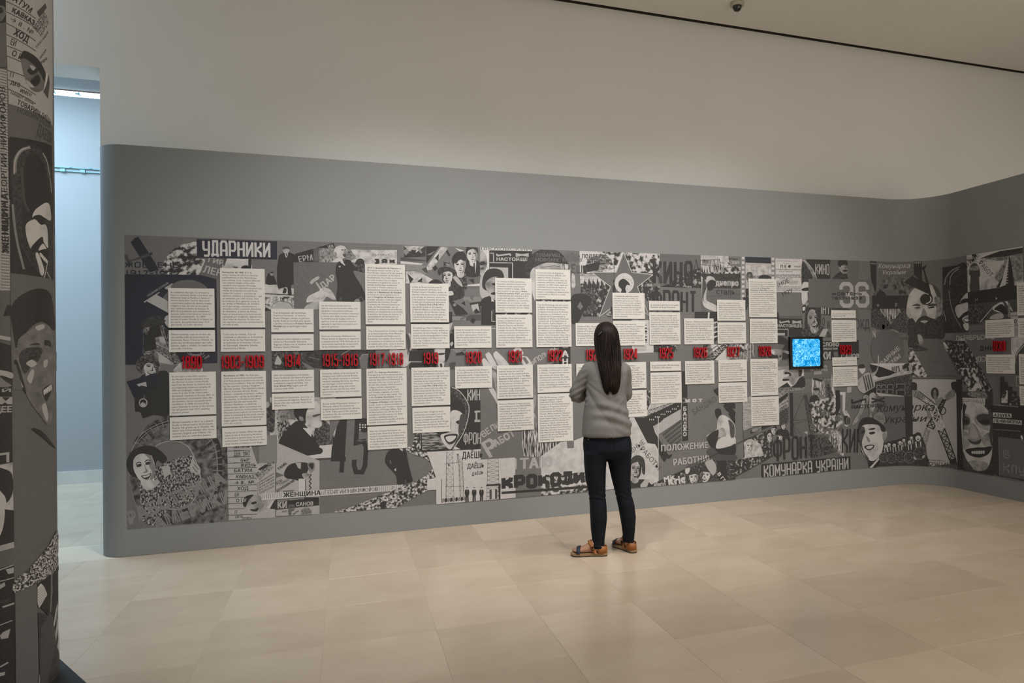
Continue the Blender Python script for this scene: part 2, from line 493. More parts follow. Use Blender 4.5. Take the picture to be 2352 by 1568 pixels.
# ---- constructed letters: strokes in a unit box (x right, y up)
SF = {
 'А': ['0,0 0,.85 .2,1 .8,1 1,.85 1,0', '0,.38 1,.38'], 'Б': ['1,1 0,1 0,0 .85,0 1,.12 1,.42 .85,.54 0,.54'],
 'В': ['0,0 0,1 .8,1 .95,.88 .95,.64 .8,.53 0,.53', '.8,.53 1,.4 1,.13 .85,0 0,0'], 'Г': ['0,0 0,1 1,1'],
 'Д': ['.12,.1 .2,1 .88,1 .88,.1', '0,-.06 0,.08 1,.08 1,-.06'], 'Е': ['1,1 0,1 0,0 1,0', '0,.52 .85,.52'], 'Ё': ['1,1 0,1 0,0 1,0', '0,.52 .85,.52', '.2,1.14 .34,1.14', '.66,1.14 .8,1.14'],
 'Ж': ['.5,0 .5,1', '0,1 .12,.58 .88,.58 1,1', '0,0 .12,.5 .88,.5 1,0'], 'З': ['0,1 .85,1 1,.88 1,.64 .85,.53 .3,.53', '.85,.53 1,.4 1,.13 .85,0 0,0'],
 'И': ['0,1 0,0', '0,.08 1,.92', '1,1 1,0'], 'Й': ['0,1 0,0', '0,.08 1,.92', '1,1 1,0', '.3,1.12 .7,1.12'], 'Ї': ['.5,0 .5,1', '.1,1.14 .3,1.14', '.7,1.14 .9,1.14'],
 'К': ['0,0 0,1', '1,1 .95,.75 .1,.5', '.1,.52 .95,.28 1,0'], 'Л': ['0,0 .12,.1 .2,1 1,1 1,0'], 'М': ['0,0 0,1', '0,.95 .5,.3 1,.95', '1,1 1,0'],
 'Н': ['0,0 0,1', '1,0 1,1', '0,.5 1,.5'], 'О': ['.2,0 0,.12 0,.88 .2,1 .8,1 1,.88 1,.12 .8,0 .2,0'], 'П': ['0,0 0,1 1,1 1,0'],
 'Р': ['0,0 0,1 .82,1 1,.88 1,.5 .82,.38 0,.38'], 'С': ['1,.72 1,.88 .8,1 .2,1 0,.88 0,.12 .2,0 .8,0 1,.12 1,.28'], 'Т': ['0,1 1,1', '.5,0 .5,1'],
 'У': ['0,1 0,.5 .15,.4 1,.4', '1,1 1,.12 .82,0 .1,0'], 'Ф': ['.5,-.06 .5,1.06', '.2,.2 0,.3 0,.75 .2,.86 .8,.86 1,.75 1,.3 .8,.2 .2,.2'], 'Х': ['0,0 1,1', '0,1 1,0'],
 'Ц': ['0,1 0,.1 1,.1 1,1', '1,.1 1.1,.1 1.1,-.1'], 'Ч': ['0,1 0,.5 .15,.4 1,.4', '1,1 1,0'], 'Ш': ['0,1 0,0 1,0 1,1', '.5,0 .5,1'], 'Щ': ['0,1 0,.08 1,.08 1,1', '.5,.08 .5,1', '1,.08 1.1,.08 1.1,-.1'],
 'Ь': ['0,1 0,0 .82,0 1,.12 1,.42 .82,.55 0,.55'], 'Ы': ['0,1 0,0 .5,0 .62,.12 .62,.42 .5,.55 0,.55', '1,0 1,1'], 'Э': ['0,1 .8,1 1,.88 1,.12 .8,0 0,0', '.3,.5 1,.5'], 'Ю': ['0,0 0,1', '0,.5 .35,.5', '.5,0 .35,.12 .35,.88 .5,1 .85,1 1,.88 1,.12 .85,0 .5,0'], 'Я': ['1,0 1,1 .18,1 0,.88 0,.55 .18,.45 1,.45', '.5,.45 0,0'],
 '0': ['.22,0 0,.13 0,.87 .22,1 .78,1 1,.87 1,.13 .78,0 .22,0'], '1': ['.12,.74 .62,.94 .62,0', '.62,.9 .62,1'], '2': ['0,.72 0,.87 .22,1 .78,1 1,.87 1,.62 0,.12 0,0 1,0'],
 '3': ['0,.74 0,.87 .22,1 .78,1 1,.87 1,.64 .8,.53 .45,.53', '.8,.53 1,.42 1,.13 .78,0 .22,0 0,.13 0,.26'], '4': ['.80,0 .80,1 .66,1 -.02,.36 -.02,.20 1.12,.20'],
 '5': ['.95,1 .05,1 .05,.56 .75,.6 1,.48 1,.13 .78,0 .22,0 0,.13 0,.24'], '6': ['1,.74 1,.87 .78,1 .22,1 0,.87 0,.13 .22,0 .78,0 1,.13 1,.44 .78,.57 0,.52'], '7': ['0,1 1,1 1,.85 .4,0'],
 '8': ['.25,.53 .04,.64 .04,.87 .24,1 .76,1 .96,.87 .96,.64 .75,.53 .25,.53', '.25,.53 0,.42 0,.13 .22,0 .78,0 1,.13 1,.42 .75,.53'], '9': ['0,.26 0,.13 .22,0 .78,0 1,.13 1,.87 .78,1 .22,1 0,.87 0,.56 .22,.43 1,.48'], '-': ['-.35,.47 1.35,.47'], ' ': [],
}
SF = {k: [[tuple(map(float, q.split(','))) for q in pl.split()] for pl in v] for k, v in SF.items()}
def stroke(pts, w, closed=False):
    """mitred band of width w along a polyline -> convex quads"""
    n = len(pts)
    if n > 2 and (Vector(pts[0]) - Vector(pts[-1])).length < 1e-9:
        closed = True; pts = pts[:-1]; n -= 1
    L, Rr = [], []
    for i in range(n):
        a = Vector(pts[i - 1]) if (i > 0 or closed) else None
        b = Vector(pts[i]); c = Vector(pts[(i + 1) % n]) if (i < n - 1 or closed) else None
        d1 = (b - a).normalized() if a is not None else None; d2 = (c - b).normalized() if c is not None else None
        if d1 is None: d1 = d2
        if d2 is None: d2 = d1
        n1 = Vector((-d1.y, d1.x)); n2 = Vector((-d2.y, d2.x)); m = n1 + n2
        if m.length < 1e-6:
            m = n1
        m.normalize(); k = w / 2 / max(.35, m.dot(n1))
        L.append(tuple(b + m * k)); Rr.append(tuple(b - m * k))
    out = []
    for i in range(n if closed else n - 1):
        j = (i + 1) % n
        q = [Rr[i], Rr[j], L[j], L[i]]
        out.append(q if area2(q) > 0 else q[::-1])
    return out
def slayout(text, wd, ht, wt, gap):
    """stroke letters, each wd wide and ht tall (outer), weight wt -> polys, width"""
    polys, x = [], 0.0
    for c in text:
        w = wd * {'1': .62, '-': .62, ' ': .5, 'Ї': .4, 'Ж': 1.25, 'Ш': 1.3, 'Щ': 1.3, 'М': 1.2, 'Ю': 1.35, 'Ф': 1.2, 'Ы': 1.3}.get(c, 1)
        one = []
        for pl in SF.get(c, []):
            one += stroke([(x + wt / 2 + px * (w - wt), wt / 2 + py * (ht - wt)) for px, py in pl], wt)
        polys += union(one)
        x += w + gap
    return polys, x - gap

# ---- drawing on a wall; coordinates are read off enlarged views of the photograph and cast onto the wall
ZO = [0, 0, 1.0]
CUR = dict(path=MAIN, sheet=None, stack=None, parent=None)
def Z(x0, y0, k):
    ZO[:] = [x0, y0, k]
def w(x, y):
    return CUR['path'].hit(ZO[0] + x / ZO[2], ZO[1] + y / ZO[2])
def scale_at(x, y):
    a, b = w(x, y - 2), w(x, y + 2)
    return abs(a[1] - b[1]) / 4.0               # metres per unit of the enlarged view
def nums(t):
    v = [float(q) for q in t.split()]; return list(zip(v[::2], v[1::2]))
BATCH = None
class batch:
    """everything drawn inside lies in one layer per ink"""
    def __enter__(self):
        global BATCH
        self.old = BATCH
        if BATCH is None:
            BATCH = {}
    def __exit__(self, *a):
        global BATCH
        if self.old is None:
            d, BATCH = BATCH, None
            for m, p in d.items():
                put(union(p) if len(p) < 1500 else p, m)
def put(polys, mat):
    if not polys:
        return
    if BATCH is not None:
        BATCH.setdefault(mat, []).extend(polys); return
    if CUR.get('clip'):
        polys = clipz(polys)
        if not polys:
            return
    l = CUR['stack'].level(bbox(polys)); CUR['sheet'].add(polys, mat, .0006 + l * LAYER)
def clipz(polys):
    """keep what lies inside the printed sheet"""
    z0, z1, s0, s1 = CUR['clip']; out = []
    for p in polys:
        for ax, lim, sg in ((1, z0, 1), (1, z1, -1), (0, s0, 1), (0, s1, -1)):
            q = []
            for k in range(len(p)):
                a, b = p[k - 1], p[k]; da, db = (a[ax] - lim) * sg, (b[ax] - lim) * sg
                if (da >= 0) != (db >= 0):
                    t = da / (da - db); q.append((a[0] + (b[0] - a[0]) * t, a[1] + (b[1] - a[1]) * t))
                if db >= 0:
                    q.append(b)
            p = q
            if len(p) < 3:
                break
        if len(p) >= 3:
            out.append(p)
    return out
def smooth(pts, n=5):
    out = []; m = len(pts)
    for i in range(m):
        p0, p1, p2, p3 = [Vector(pts[(i + k) % m]) for k in (-1, 0, 1, 2)]
        for k in range(n):
            t = k / n
            out.append(tuple(.5 * (2 * p1 + (p2 - p0) * t + (2 * p0 - 5 * p1 + 4 * p2 - p3) * t * t + (3 * p1 - p0 - 3 * p2 + p3) * t ** 3)))
    return out
def Pg(mat, t):
    pts = [w(*q) for q in (nums(t) if isinstance(t, str) else t)]
    put(tess(pts), mat)
def S(mat, t, n=5):
    Pg(mat, smooth(nums(t) if isinstance(t, str) else t, n))
def Rc(mat, x0, y0, x1, y1):
    put([[w(x0, y1), w(x1, y1), w(x1, y0), w(x0, y0)]], mat)
def El(mat, cx, cy, rx, ry, rot=0, n=22):
    c, s = math.cos(R(rot)), math.sin(R(rot)); pts = []
    for k in range(n):
        a = 2 * math.pi * k / n; x, y = rx * math.cos(a), ry * math.sin(a)
        pts.append((cx + x * c - y * s, cy + x * s + y * c))
    Pg(mat, pts)
def Ln(mat, wd, t, closed=False):
    pts = nums(t) if isinstance(t, str) else t
    k = scale_at(*pts[0]); q = stroke([w(*q) for q in pts], wd * k, closed); put(q if len(q) < 3 or BATCH is not None else union(q), mat)
def Lc(mat, wd, t):
    """flowing line through points"""
    p = [Vector(q) for q in nums(t)]; p = [p[0] * 2 - p[1]] + p + [p[-1] * 2 - p[-2]]; out = []
    for i in range(1, len(p) - 2):
        p0, p1, p2, p3 = p[i - 1:i + 3]
        for k in range(5):
            u = k / 5
            out.append(tuple(.5 * (2 * p1 + (p2 - p0) * u + (2 * p0 - 5 * p1 + 4 * p2 - p3) * u * u + (3 * p1 - p0 - 3 * p2 + p3) * u ** 3)))
    Ln(mat, wd, out + [tuple(p[-2])])
def T(mat, text, x0, y0, x1, y1, h, bold=.012, font='b', wt=.2, gap=.12, skew=0.0, res=2):
    """lettering on a baseline from (x0,y0) to (x1,y1), capitals h tall"""
    a, b = Vector(w(x0, y0)), Vector(w(x1, y1)); k = scale_at((x0 + x1) / 2, (y0 + y1) / 2)
    d = b - a; Lw = d.length; d.normalize(); up = Vector((-d.y, d.x)); H = h * k
    if font == 'b':
        base, W_ = layout(text, bold, res); sx, sy = Lw / W_, H / .69
        polys = [[(x * sx + y * sy * skew, y * sy) for x, y in p] for p in base]
    else:
        n = sum({'1': .62, '-': .62, ' ': .5, 'Ї': .4, 'Ж': 1.25, 'Ш': 1.3, 'Щ': 1.3, 'М': 1.2, 'Ю': 1.35, 'Ф': 1.2, 'Ы': 1.3}.get(c, 1) for c in text)
        wd = Lw / (n + gap * (len(text) - 1)); polys, W_ = slayout(text, wd, H, wt * wd if font == 's' else wt * H, gap * wd)
        polys = [[(x + y * skew, y) for x, y in p] for p in polys]
    out = [[tuple(a + d * x + up * y) for x, y in p] for p in polys]
    put([q for p in out for q in ([p] if len(p) <= 4 else tess(p))], mat)
def Fa(cx, cy, wd, ht, rot=0, hair='short', tone='skin', beard=None, smile=False, turn=0.0, shade='D', light=1, neck=True, hairmat='K', body=None):
    """a printed face: oval, shaded side, hair, brows, eyes, nose, mouth"""
    c, s = math.cos(R(rot)), math.sin(R(rot))
    def m(pts):
        pts = nums(pts) if isinstance(pts, str) else pts
        return [(cx + (x * wd) * c - (y * ht) * s, cy + (x * wd) * s + (y * ht) * c) for x, y in pts]
    sg = 1 if light > 0 else -1
    if body:
        S(body, m('-.25 .4 .25 .4 .8 .62 1.0 1.1 -1.0 1.1 -.8 .62'))
    if neck:
        S(tone, m('-.22 .25 .22 .25 .26 .6 0 .72 -.26 .6'))
    if hair in ('short', 'bob', 'afro'):
        S(hairmat, m({'short': '0 -.60 .32 -.55 .50 -.30 .48 .02 .40 .02 0 -.2 -.40 .02 -.48 .02 -.50 -.30 -.32 -.55',
                      'bob': '0 -.62 .38 -.56 .58 -.25 .58 .25 .46 .36 .3 .1 0 -.2 -.3 .1 -.46 .36 -.58 .25 -.58 -.25 -.38 -.56',
                      'afro': '0 -.72 .42 -.66 .66 -.35 .58 .05 .40 .08 0 -.2 -.40 .08 -.58 .05 -.66 -.35 -.42 -.66'}[hair]))
    S(tone, m('0 -.5 .27 -.44 .41 -.22 .42 .08 .35 .31 .18 .46 0 .5 -.18 .46 -.35 .31 -.42 .08 -.41 -.22 -.27 -.44'))
    S(tone, m([(x, y) for x, y in nums('-.44 -.08 -.38 -.1 -.36 .14 -.42 .14')])); S(tone, m('.44 -.08 .38 -.1 .36 .14 .42 .14'))
    S(shade, m([(x * sg + turn * .1, y) for x, y in nums('.16 -.34 .36 -.3 .42 .05 .35 .31 .18 .45 .12 .40 .26 .22 .2 .04 .3 -.12')]))
    if hair in ('short', 'bob', 'afro'):
        S(hairmat, m('0 -.56 .3 -.5 .44 -.26 .42 -.08 .34 -.24 .1 -.34 -.2 -.30 -.36 -.2 -.42 -.06 -.44 -.26 -.3 -.5'))
    if hair == 'cap':
        S(hairmat, m('-.5 -.2 -.52 -.4 -.3 -.62 .1 -.68 .48 -.55 .56 -.3 .5 -.16 .2 -.25 -.2 -.22'))
    if hair == 'scarf':
        S(hairmat, m('0 -.68 .42 -.6 .62 -.25 .6 .25 .42 .6 .38 .2 .34 -.2 0 -.34 -.34 -.2 -.38 .2 -.42 .6 -.6 .25 -.62 -.25 -.42 -.6'))
    t = turn * .12
    for sd in (-1, 1):
        S('K', m([(sd * .19 + t + dx, -.14 + dy) for dx, dy in ((-.12, .02), (0, -.025), (.12, .015), (.1, .035), (0, .0), (-.1, .04))]), 3)
        S('D', m([(sd * .19 + t + .12 * math.cos(a), -.055 + .045 * math.sin(a)) for a in [k * math.pi / 4 for k in range(8)]]), 2)
        S('K', m([(sd * .19 + t + .075 * math.cos(a), -.048 + .022 * math.sin(a)) for a in [k * math.pi / 4 for k in range(8)]]), 2)
    S(shade, m([(x * sg + t, y) for x, y in nums('.03 -.06 .08 .1 .12 .17 .02 .2 -.1 .18 -.04 .15 .02 .15')]), 3)
    if beard:
        S(beard, m([(x + t, y) for x, y in nums('-.36 .12 -.24 .2 -.14 .215 0 .19 .14 .215 .24 .2 .36 .12 .34 .36 .16 .6 0 .66 -.16 .6 -.34 .36')]))
        S(tone, m([(x + t, y) for x, y in nums('-.11 .285 0 .265 .11 .285 0 .31')]), 3)
    elif smile:
        S('K', m([(x + t, y) for x, y in nums('-.21 .255 0 .27 .21 .245 .12 .36 0 .385 -.12 .365')]), 4)
        S('W', m([(x + t, y) for x, y in nums('-.165 .272 0 .285 .165 .262 .1 .325 0 .335 -.1 .33')]), 4)
    else:
        S('K', m([(x + t, y) for x, y in nums('-.15 .285 -.04 .265 0 .275 .04 .265 .15 .28 .04 .315 -.04 .315')]), 3)
    S(shade, m([(x + t, y) for x, y in nums('-.08 .39 .08 .39 .05 .42 -.05 .42')]), 3)
PIECES = []
def piece(name, label=None):
    endpiece()
    CUR['sheet'] = Sheet(CUR['path']); CUR['pname'] = name; CUR['plabel'] = label
def endpiece():
    if CUR.get('sheet') and CUR['sheet'].items:
        o = CUR['sheet'].build(CUR['pname'], CUR['parent'])
        if o and CUR['plabel']:
            o['label'] = CUR['plabel']
    CUR['sheet'] = None

# ------------------------------------------------------------------ the partitions
def partition(name, path, H, back, mat):
    """front path + closed back outline, extruded"""
    pts = [(p.x, p.y) for p in path.p] + back
    n = len(pts); V = [(x, y, 0) for x, y in pts] + [(x, y, H) for x, y in pts]
    Fc = [(i, (i + 1) % n, n + (i + 1) % n, n + i) for i in range(n)]
    tri = tessellate_polygon([[Vector((x, y, 0)) for x, y in pts]])
    Fc += [tuple(i + n for i in t) for t in tri]
    me = mesh_from(name, V, Fc, [mat])
    bm = bmesh.new(); bm.from_mesh(me); bmesh.ops.recalc_face_normals(bm, faces=bm.faces); bm.to_mesh(me); bm.free()
    for p in me.polygons:
        p.use_smooth = abs(p.normal.z) < .5
    me.set_sharp_from_angle(angle=R(35)) if hasattr(me, 'set_sharp_from_angle') else None
    return link(name, me)
struct(partition('wall_timeline', MAIN, PH, [(XW + .4, 3.2), (XW + .4, PF + .4), (-1.627, PF + .4)], 'partition_grey'))
struct(partition('wall_foreground', PIL, 3.75, [(PX0, PYF + .4), (-4.2, PYF + .4)], 'partition_grey'))
# thin dark strip that paints a shadow line under the timeline partition
struct(box('shadow_line_timeline', -1.6, XW - .5, PF + .02, PF + .2, 0.0, .002, 'painted_shade'))
# ------------------------------------------------------------------ text panels, red dates
BOARD0, BOARD1 = .0072, .0096
FR = {'A': (270, 530, 4.9), 'B': (270, 800, 3.6475), 'C': (620, 530, 4.9), 'D': (620, 800, 3.6475), 'E': (920, 540, 5.0575), 'F': (920, 800, 3.92),
      'G': (1280, 540, 5.0575), 'H': (1280, 800, 3.92), 'I': (1580, 560, 5.0575), 'J': (1580, 800, 4.48), 'K': (1950, 540, 4.9), 'L': (1950, 800, 4.48)}
CUR['path'] = MAIN
def board(fr, x0, y0, x1, y1, text, lab, pitch=.0222, size=.0222):
    Z(*FR[fr]); P = MAIN
    a, b = w(x0, y0), w(x1, y1); c, d_ = w(x0, y1), w(x1, y0)
    s0, s1 = (a[0] + c[0]) / 2, (b[0] + d_[0]) / 2
    z1, z0 = (a[1] + d_[1]) / 2, (b[1] + c[1]) / 2
    cuts = [s0] + [v for v in P.s if s0 + .01 < v < s1 - .01] + [s1]
    V, Fc = [], []
    for s in cuts:
        V += [P.at(s, z0, BOARD1), P.at(s, z1, BOARD1), P.at(s, z1, BOARD0), P.at(s, z0, BOARD0)]
    for k in range(len(cuts) - 1):
        o = k * 4
        for i in range(4):
            j = (i + 1) % 4; Fc.append((o + i, o + j, o + 4 + j, o + 4 + i))
    Fc += [(0, 3, 2, 1), tuple(len(V) - 4 + i for i in range(4))]
    me = mesh_from('text_panel', V, Fc, ['text_board'])
    bm = bmesh.new(); bm.from_mesh(me); bmesh.ops.recalc_face_normals(bm, faces=bm.faces); bm.to_mesh(me); bm.free()
    ob = link('text_panel', me)
    tag(ob, lab, 'text panel', 'cream text panels on the timeline wall')
    lines = text.split('/'); sh = Sheet(P)
    n = len(lines); avail = (z1 - z0)
    top = z1 - .030 - size * .72
    if top - (n - 1) * pitch < z0 + .018:                     # a little tighter where the panel is full
        top = z1 - .024 - size * .7; pitch = min(pitch, (top - z0 - .018) / max(1, n - 1)); size = pitch * 1.0
    wmax = s1 - s0 - .03
    lay = [layout(l, .0055, 2) for l in lines]
    k = min(size, wmax / max(q[1] for q in lay))
    for i, (polys, W_) in enumerate(lay):
        z = top - i * pitch
        sh.add([[(s0 + .017 + x * k, z + y * k) for x, y in p] for p in polys], 'text_ink', BOARD1 + .00012)
    sh.build('lettering', ob)
    return ob
COLS = [
 ('1890', 'A', (575, 648, 1095, 1090), 'A comienzos del siglo xx el Imperio/Ruso se extiende desde la frontera con/Alemania hasta el Pacífico y desde el/Ártico hasta Asia Central abarcando/numerosos pueblos de distinta lengua,/religión y raza. Es uno de los países/más subdesarrollados de Europa. El/80% de la población son campesinos/quienes, junto a los obreros, viven en/durísimas condiciones.  En 1894/accede al poder Nicolás II, el último de/los zares, que gobernará hasta 1917/ejerciendo un poder absoluto.',
  (580, 1117, 1100, 1362), 'Eliezer Lissitzky, nace en el seno de/una familia judía en la provincia de/Smolensk, Rusia. Crece en Vitebsk. Su/padre era un librepensador que sabía/alemán, inglés y yiddish. Su madre era/una judía ortodoxa.',
  'B', (437, 197, 827, 556), 'At the start of the 20th century,/the Russian Empire stretches from/the German frontier to the Pacific/and from the Arctic to Central Asia,/encompassing numerous peoples of/different languages, religions and/races. It is one of the most under-/developed countries in Europe. 80% of/the population are peasants who, like/the workers, live in extremely harsh/conditions. In 1894, the last of the/tsars, Nicholas II, comes to the throne./He will govern until 1917, wielding/absolute power.',
  (441, 570, 830, 758), 'Eliezer Lissitzky is born to a Jewish/family in the province of Smolensk,/Russia. He grows up in Vitebsk. His/father was a free-thinker who knew/German, English and Yiddish. His/mother was an orthodox Jewess.'),
 ('1903-1909', 'A', (1158, 425, 1660, 1088), '**Revolución de 1905**. El 9 de/enero cientos de obreros marchan/pacíficamente en San Petersburgo/para solicitar al zar mejoras laborales./Los cosacos cargan contra ellos/causando una matanza (Domingo/Sangriento). La represión provocó una/oleada de protestas en toda Rusia./Surgen los soviets —consejos de/obreros, soldados y campesinos— que/se extienden por todo el país. Ante/la virulencia de la agitación social, el/zar emitió el Manifiesto de Octubre/en el que otorga  concesiones en/derechos civiles y convoca elecciones./En diciembre, el Soviet de Moscú/hace un llamamiento a la insurrección,/contenida por el ejército, dejando tras/de sí miles de muertos. Se inicia una/ola represiva contra los revolucionarios/en todo el país.',
  (1163, 1110, 1663, 1358), 'Cursa arte en Vitebsk. Tras ser/rechazada su admisión en la Academia/de las Artes de San Petersburgo,/se matricula en el Instituto Técnico/de Darmstadt, Alemania. Estudia/arquitectura y dibujo.',
  'B', (872, 190, 1247, 645), '**Revolution of 1905**. On 9 January,/hundreds of workers march peacefully/in St Petersburg to petition the tsar for/improved conditions. They are charged/by the cossacks, causing a slaughter/(Bloody Sunday). The repression sparks/a wave of protest all over Russia./Soviets —councils of workers, soldiers/and peasants— spring up throughout/the country. So virulent is the social/agitation that the tsar issues the/October Manifesto, in which he/makes human rights concessions and/convenes elections. In December, the/Moscow Soviet calls for an insurrection/which is contained by the army, leaving/thousands dead. A wave of repression/begins against the revolutionaries all/over the country.',
  (880, 657, 1252, 815), 'Studies art in Vitebsk. When his appli-/cation to the St Petersburg Academy/of the Arts is turned down, he enrols/at Darmstadt Technical Institute in Ger-/many. Studies architecture and design.'),
 ('1914', 'C', (15, 878, 493, 1140), 'Tras el asesinato del archiduque/Francisco Fernando,  el Imperio/Austro-Húngaro declara la guerra a/Serbia. Rusia se moviliza para apoyar/a Serbia: comienza la **Primera Guerra**/**Mundial** que se prolongará hasta/1918.',
  (17, 1163, 494, 1350), 'Se licencia como ingeniero arquitec-/tónico en Darmstadt, Alemania./Regresa a Rusia tras el estallido de la/Primera Guerra Mundial.',
  'D', (15, 181, 370, 362), 'After the assassination of Archduke/Franz Ferdinand, the Austro-Hungarian/Empire declares war on Serbia. Russia/mobilises in support of Serbia. The/**First World War** begins, and will/continue until 1918.',
  (18, 374, 373, 506), 'Graduates at Darmstadt, Germany, as/an architectural engineer. Returns to/Russia after the outbreak of the First/World War.'),
 ('1915-1916', 'C', (555, 798, 1020, 1110), 'Las derrotas se suceden para un/ejército ruso sin formación militar, mal/equipado y con mandos ineficaces./Toda la economía se orienta a abastecer/el frente pero faltan armas y alimentos./La hambruna y las huelgas contra la/guerra y el zar se extienden mientras/aumenta la represión y corrupción por/parte del gobierno.',
  (560, 1132, 1022, 1337), 'Entra en el Instituto Politécnico en/Moscú donde se diploma en ingeniería/y arquitectura en 1918. Participa en el/movimiento nacional de recuperación/de las tradiciones culturales judías.',
  'D', (422, 174, 766, 405), 'Successive defeats of an untrained, ill-/equipped and inefficiently led Russian/army. The whole economy is oriented/towards supplying the front, but there/are shortages of arms and food./Hunger spreads, along with strikes/against the war and the tsar, while/government repression and corruption/increases.',
  (427, 420, 770, 594), 'Enrols at the Polytechnic Institute in/Moscow, where he receives his/engineering and architecture diploma/in 1918. Takes part in the national/movement for the recovery of Jewish/cultural traditions.'),
 ('1917-1918', 'C', (1073, 378, 1522, 1052), '**1917**. La **Revolución de Febrero** en/Petrogrado (nuevo nombre de San/Petersburgo) supuso el fin del zarismo/con el derrocamiento de Nicolás II./Paralelamente, los soviets se extienden/por todo el país. Con el colapso/económico y la guerra en curso, el/partido bolchevique encabezado/por Lenin y Trotski organiza un/levantamiento armado para tomar el/poder: es la **Revolución de Octubre**./Se forma un nuevo gobierno en el/que el **Congreso de Soviets** ostenta/el poder supremo. Lenin fue elegido/presidente del Consejo; Trotski,/Comisario de  Asuntos Exteriores;/Stalin, de Nacionalidades, etc. Se/proclama la confiscación de todas las/tierras y su transferencia a los sóviets,/la abolición de la pena de muerte, la/nacionalización de los bancos y la/igualdad de todos los pueblos de/Rusia.',
  (1083, 1075, 1527, 1333), 'Tras la Revolución de Octubre, trabaja/en la Sección para las Artes Plásticas/del Comisariado del Pueblo para la/Educación. Se traslada a Kiev donde/se concentra en la ilustración de libros/en yiddish para niños, como la historia/popular de Had Gadia (Un cabritico).',
  'D', (810, 166, 1147, 636), '**1917**. The **February Revolution** in/Petrograd (as St Petersburg had been/renamed) brought tsarism to an end/with the deposition of Nicholas II. At/the same time, the soviets spread/all over the country. With economic/collapse and the ongoing war,/the Bolshevik party, led by Lenin/and Trotsky, organises an armed/uprising in a bid to take power. This/is the **October Revolution**. A new/government is formed in which the/**Congress of Soviets** holds supreme/power. Lenin is elected president of/the Congress, and Trotsky is appointed/Commissar of Foreign Affairs, Stalin/of Nationalities, etc. All the land is/transferred to the soviets, the death/penalty is abolished, banks are/nationalized and the equality of all the/peoples of Russia established.',
  (818, 648, 1150, 840), 'After the October Revolution, he/works in the Visual Arts Section of the/People’s Commissariat for Education./Moves to Kiev, where he concentrates/on the illustration of children’s books/in Yiddish, such as the popular story of/Khad Gadya (One Little Goat).'),
 ('1919', 'E', (112, 562, 560, 1012), 'La Paz de Brest-Litovsk pone fin/a la participación de Rusia en la/Primera Guerra Mundial a cambio de/elevadas indemnizaciones económicas/y la entrega de extensos territorios/a los Imperios Centrales. El malestar/creado por el armisticio desemboca/en una **Guerra Civil (1918-1921)**/que divide al país en dos bandos:/el Ejército Blanco y el Ejército Rojo./El asesinato del zar Nicolás II junto/a su familia y la derrota del ejército/contrarrevolucionario marcan el/aislamiento internacional del régimen.',
  (120, 1033, 568, 1315), 'Es invitado por Marc Chagall para/enseñar arquitectura y artes gráficas en/el Instituto de Arte Popular en Vitebsk./Diseña carteles propagandísticos como/el cartel Golpea a los blancos con la/cuña roja. Colabora con Kazimir/Malévich. Produce los primeros dibujos/y pinturas Proun.',
  'F', (98, 170, 445, 512), 'The Treaty of Brest-Litovsk puts an end/to Russia’s participation in the First/World War in return for high economic/reparations and the surrender of large/territories in the Central Empires./The unrest created by the armistice/leads to a **Civil War (1918-1921)** that/divides the country into two sides: the/White Army and the Red Army. The/international isolation of the regime/grows after the assassination of Tsar/Nicholas II along with his family,/and with the defeat of the counter-/revolutionary army.',
  (107, 528, 448, 754), 'Invited by Marc Chagall to teach/architecture and graphic arts at the/Popular Art Institute in Vitebsk./Designs propaganda posters like/Beat the Whites with the Red Wedge./Collaborates with Kazimir Malevich./Produces the first Proun drawings and/paintings.'),
 ('1920', 'E', None, None, (622, 1057, 1055, 1308), 'Acuña el neologismo Proun (Proyectos/para la afirmación de lo nuevo) para/sus obras suprematistas. Diseña los/figurines para la ópera futurista Victoria/sobre el sol. Se asocia con el grupo/suprematista UNOVIS (Promotores del/Nuevo Arte).',
  'F', (490, 160, 822, 356), 'Coins the neologism Proun (Projects/for the Affirmation of the New) for his/suprematist works. Designs figurines/for the futurist opera Victory over the/Sun. Associates with the suprematist/group UNOVIS (Promoters of the New/Art).', None, None),
 ('1921', 'E', (1099, 500, 1523, 900), 'Las severas medidas económicas/impuestas durante la Guerra Civil/arruinaron el país y provocaron/nuevas revueltas y huelgas. Ante/esta situación se aprueba la **Nueva**/**Política Económica N.E.P.** que supuso/la liberalización del comercio y de la/producción agrícola e industrial. La/NEP trajo estabilidad con resultados/inmediatos. En correlación con la/liberación económica, la vida cultural/y artística se beneficia de una relativa/libertad.',
  (1107, 922, 1528, 1303), 'Se traslada a Moscú para enseñar/pintura y arquitectura en los/VJUTEMAS (Talleres Superiores/Artístico-Técnicos del Estado)./A finales de año, viaja a Berlín para/propagar las teorías del suprematismo/y del constructivismo y fomentar los/contactos culturales entre Alemania/y la Unión Soviética. Empieza las/ilustraciones y diseño de la cubierta del/libro de Iliá Ehrenburg 6 cuentos con/final feliz.',
  'F', (867, 150, 1190, 448), 'The severe economic measures/imposed during the Civil War/eventually ruin the country and lead/to new revolts and strikes. The **New**/**Economic Policy N.E.P.** is approved in/response to this situation, signifying/the liberalisation of trade and/agricultural and industrial production./The N.E.P. brings stability with/immediate results. In parallel with/economic liberalisation, cultural and/artistic life also enjoy relative freedom.',
  (872, 463, 1197, 737), 'Moves to Moscow to teach painting/and architecture at the VKhUTEMAS/(Higher State Artistic Technical/Workshops). Travels to Berlin at the/end of the year to propagate the/theories of suprematism and/constructivism, and to foster cultural/contact between Germany and the/Soviet Union. Begins illustrations and/cover design for Ilya Ehrenburg’s book/6 Tales with Easy Endings.'),
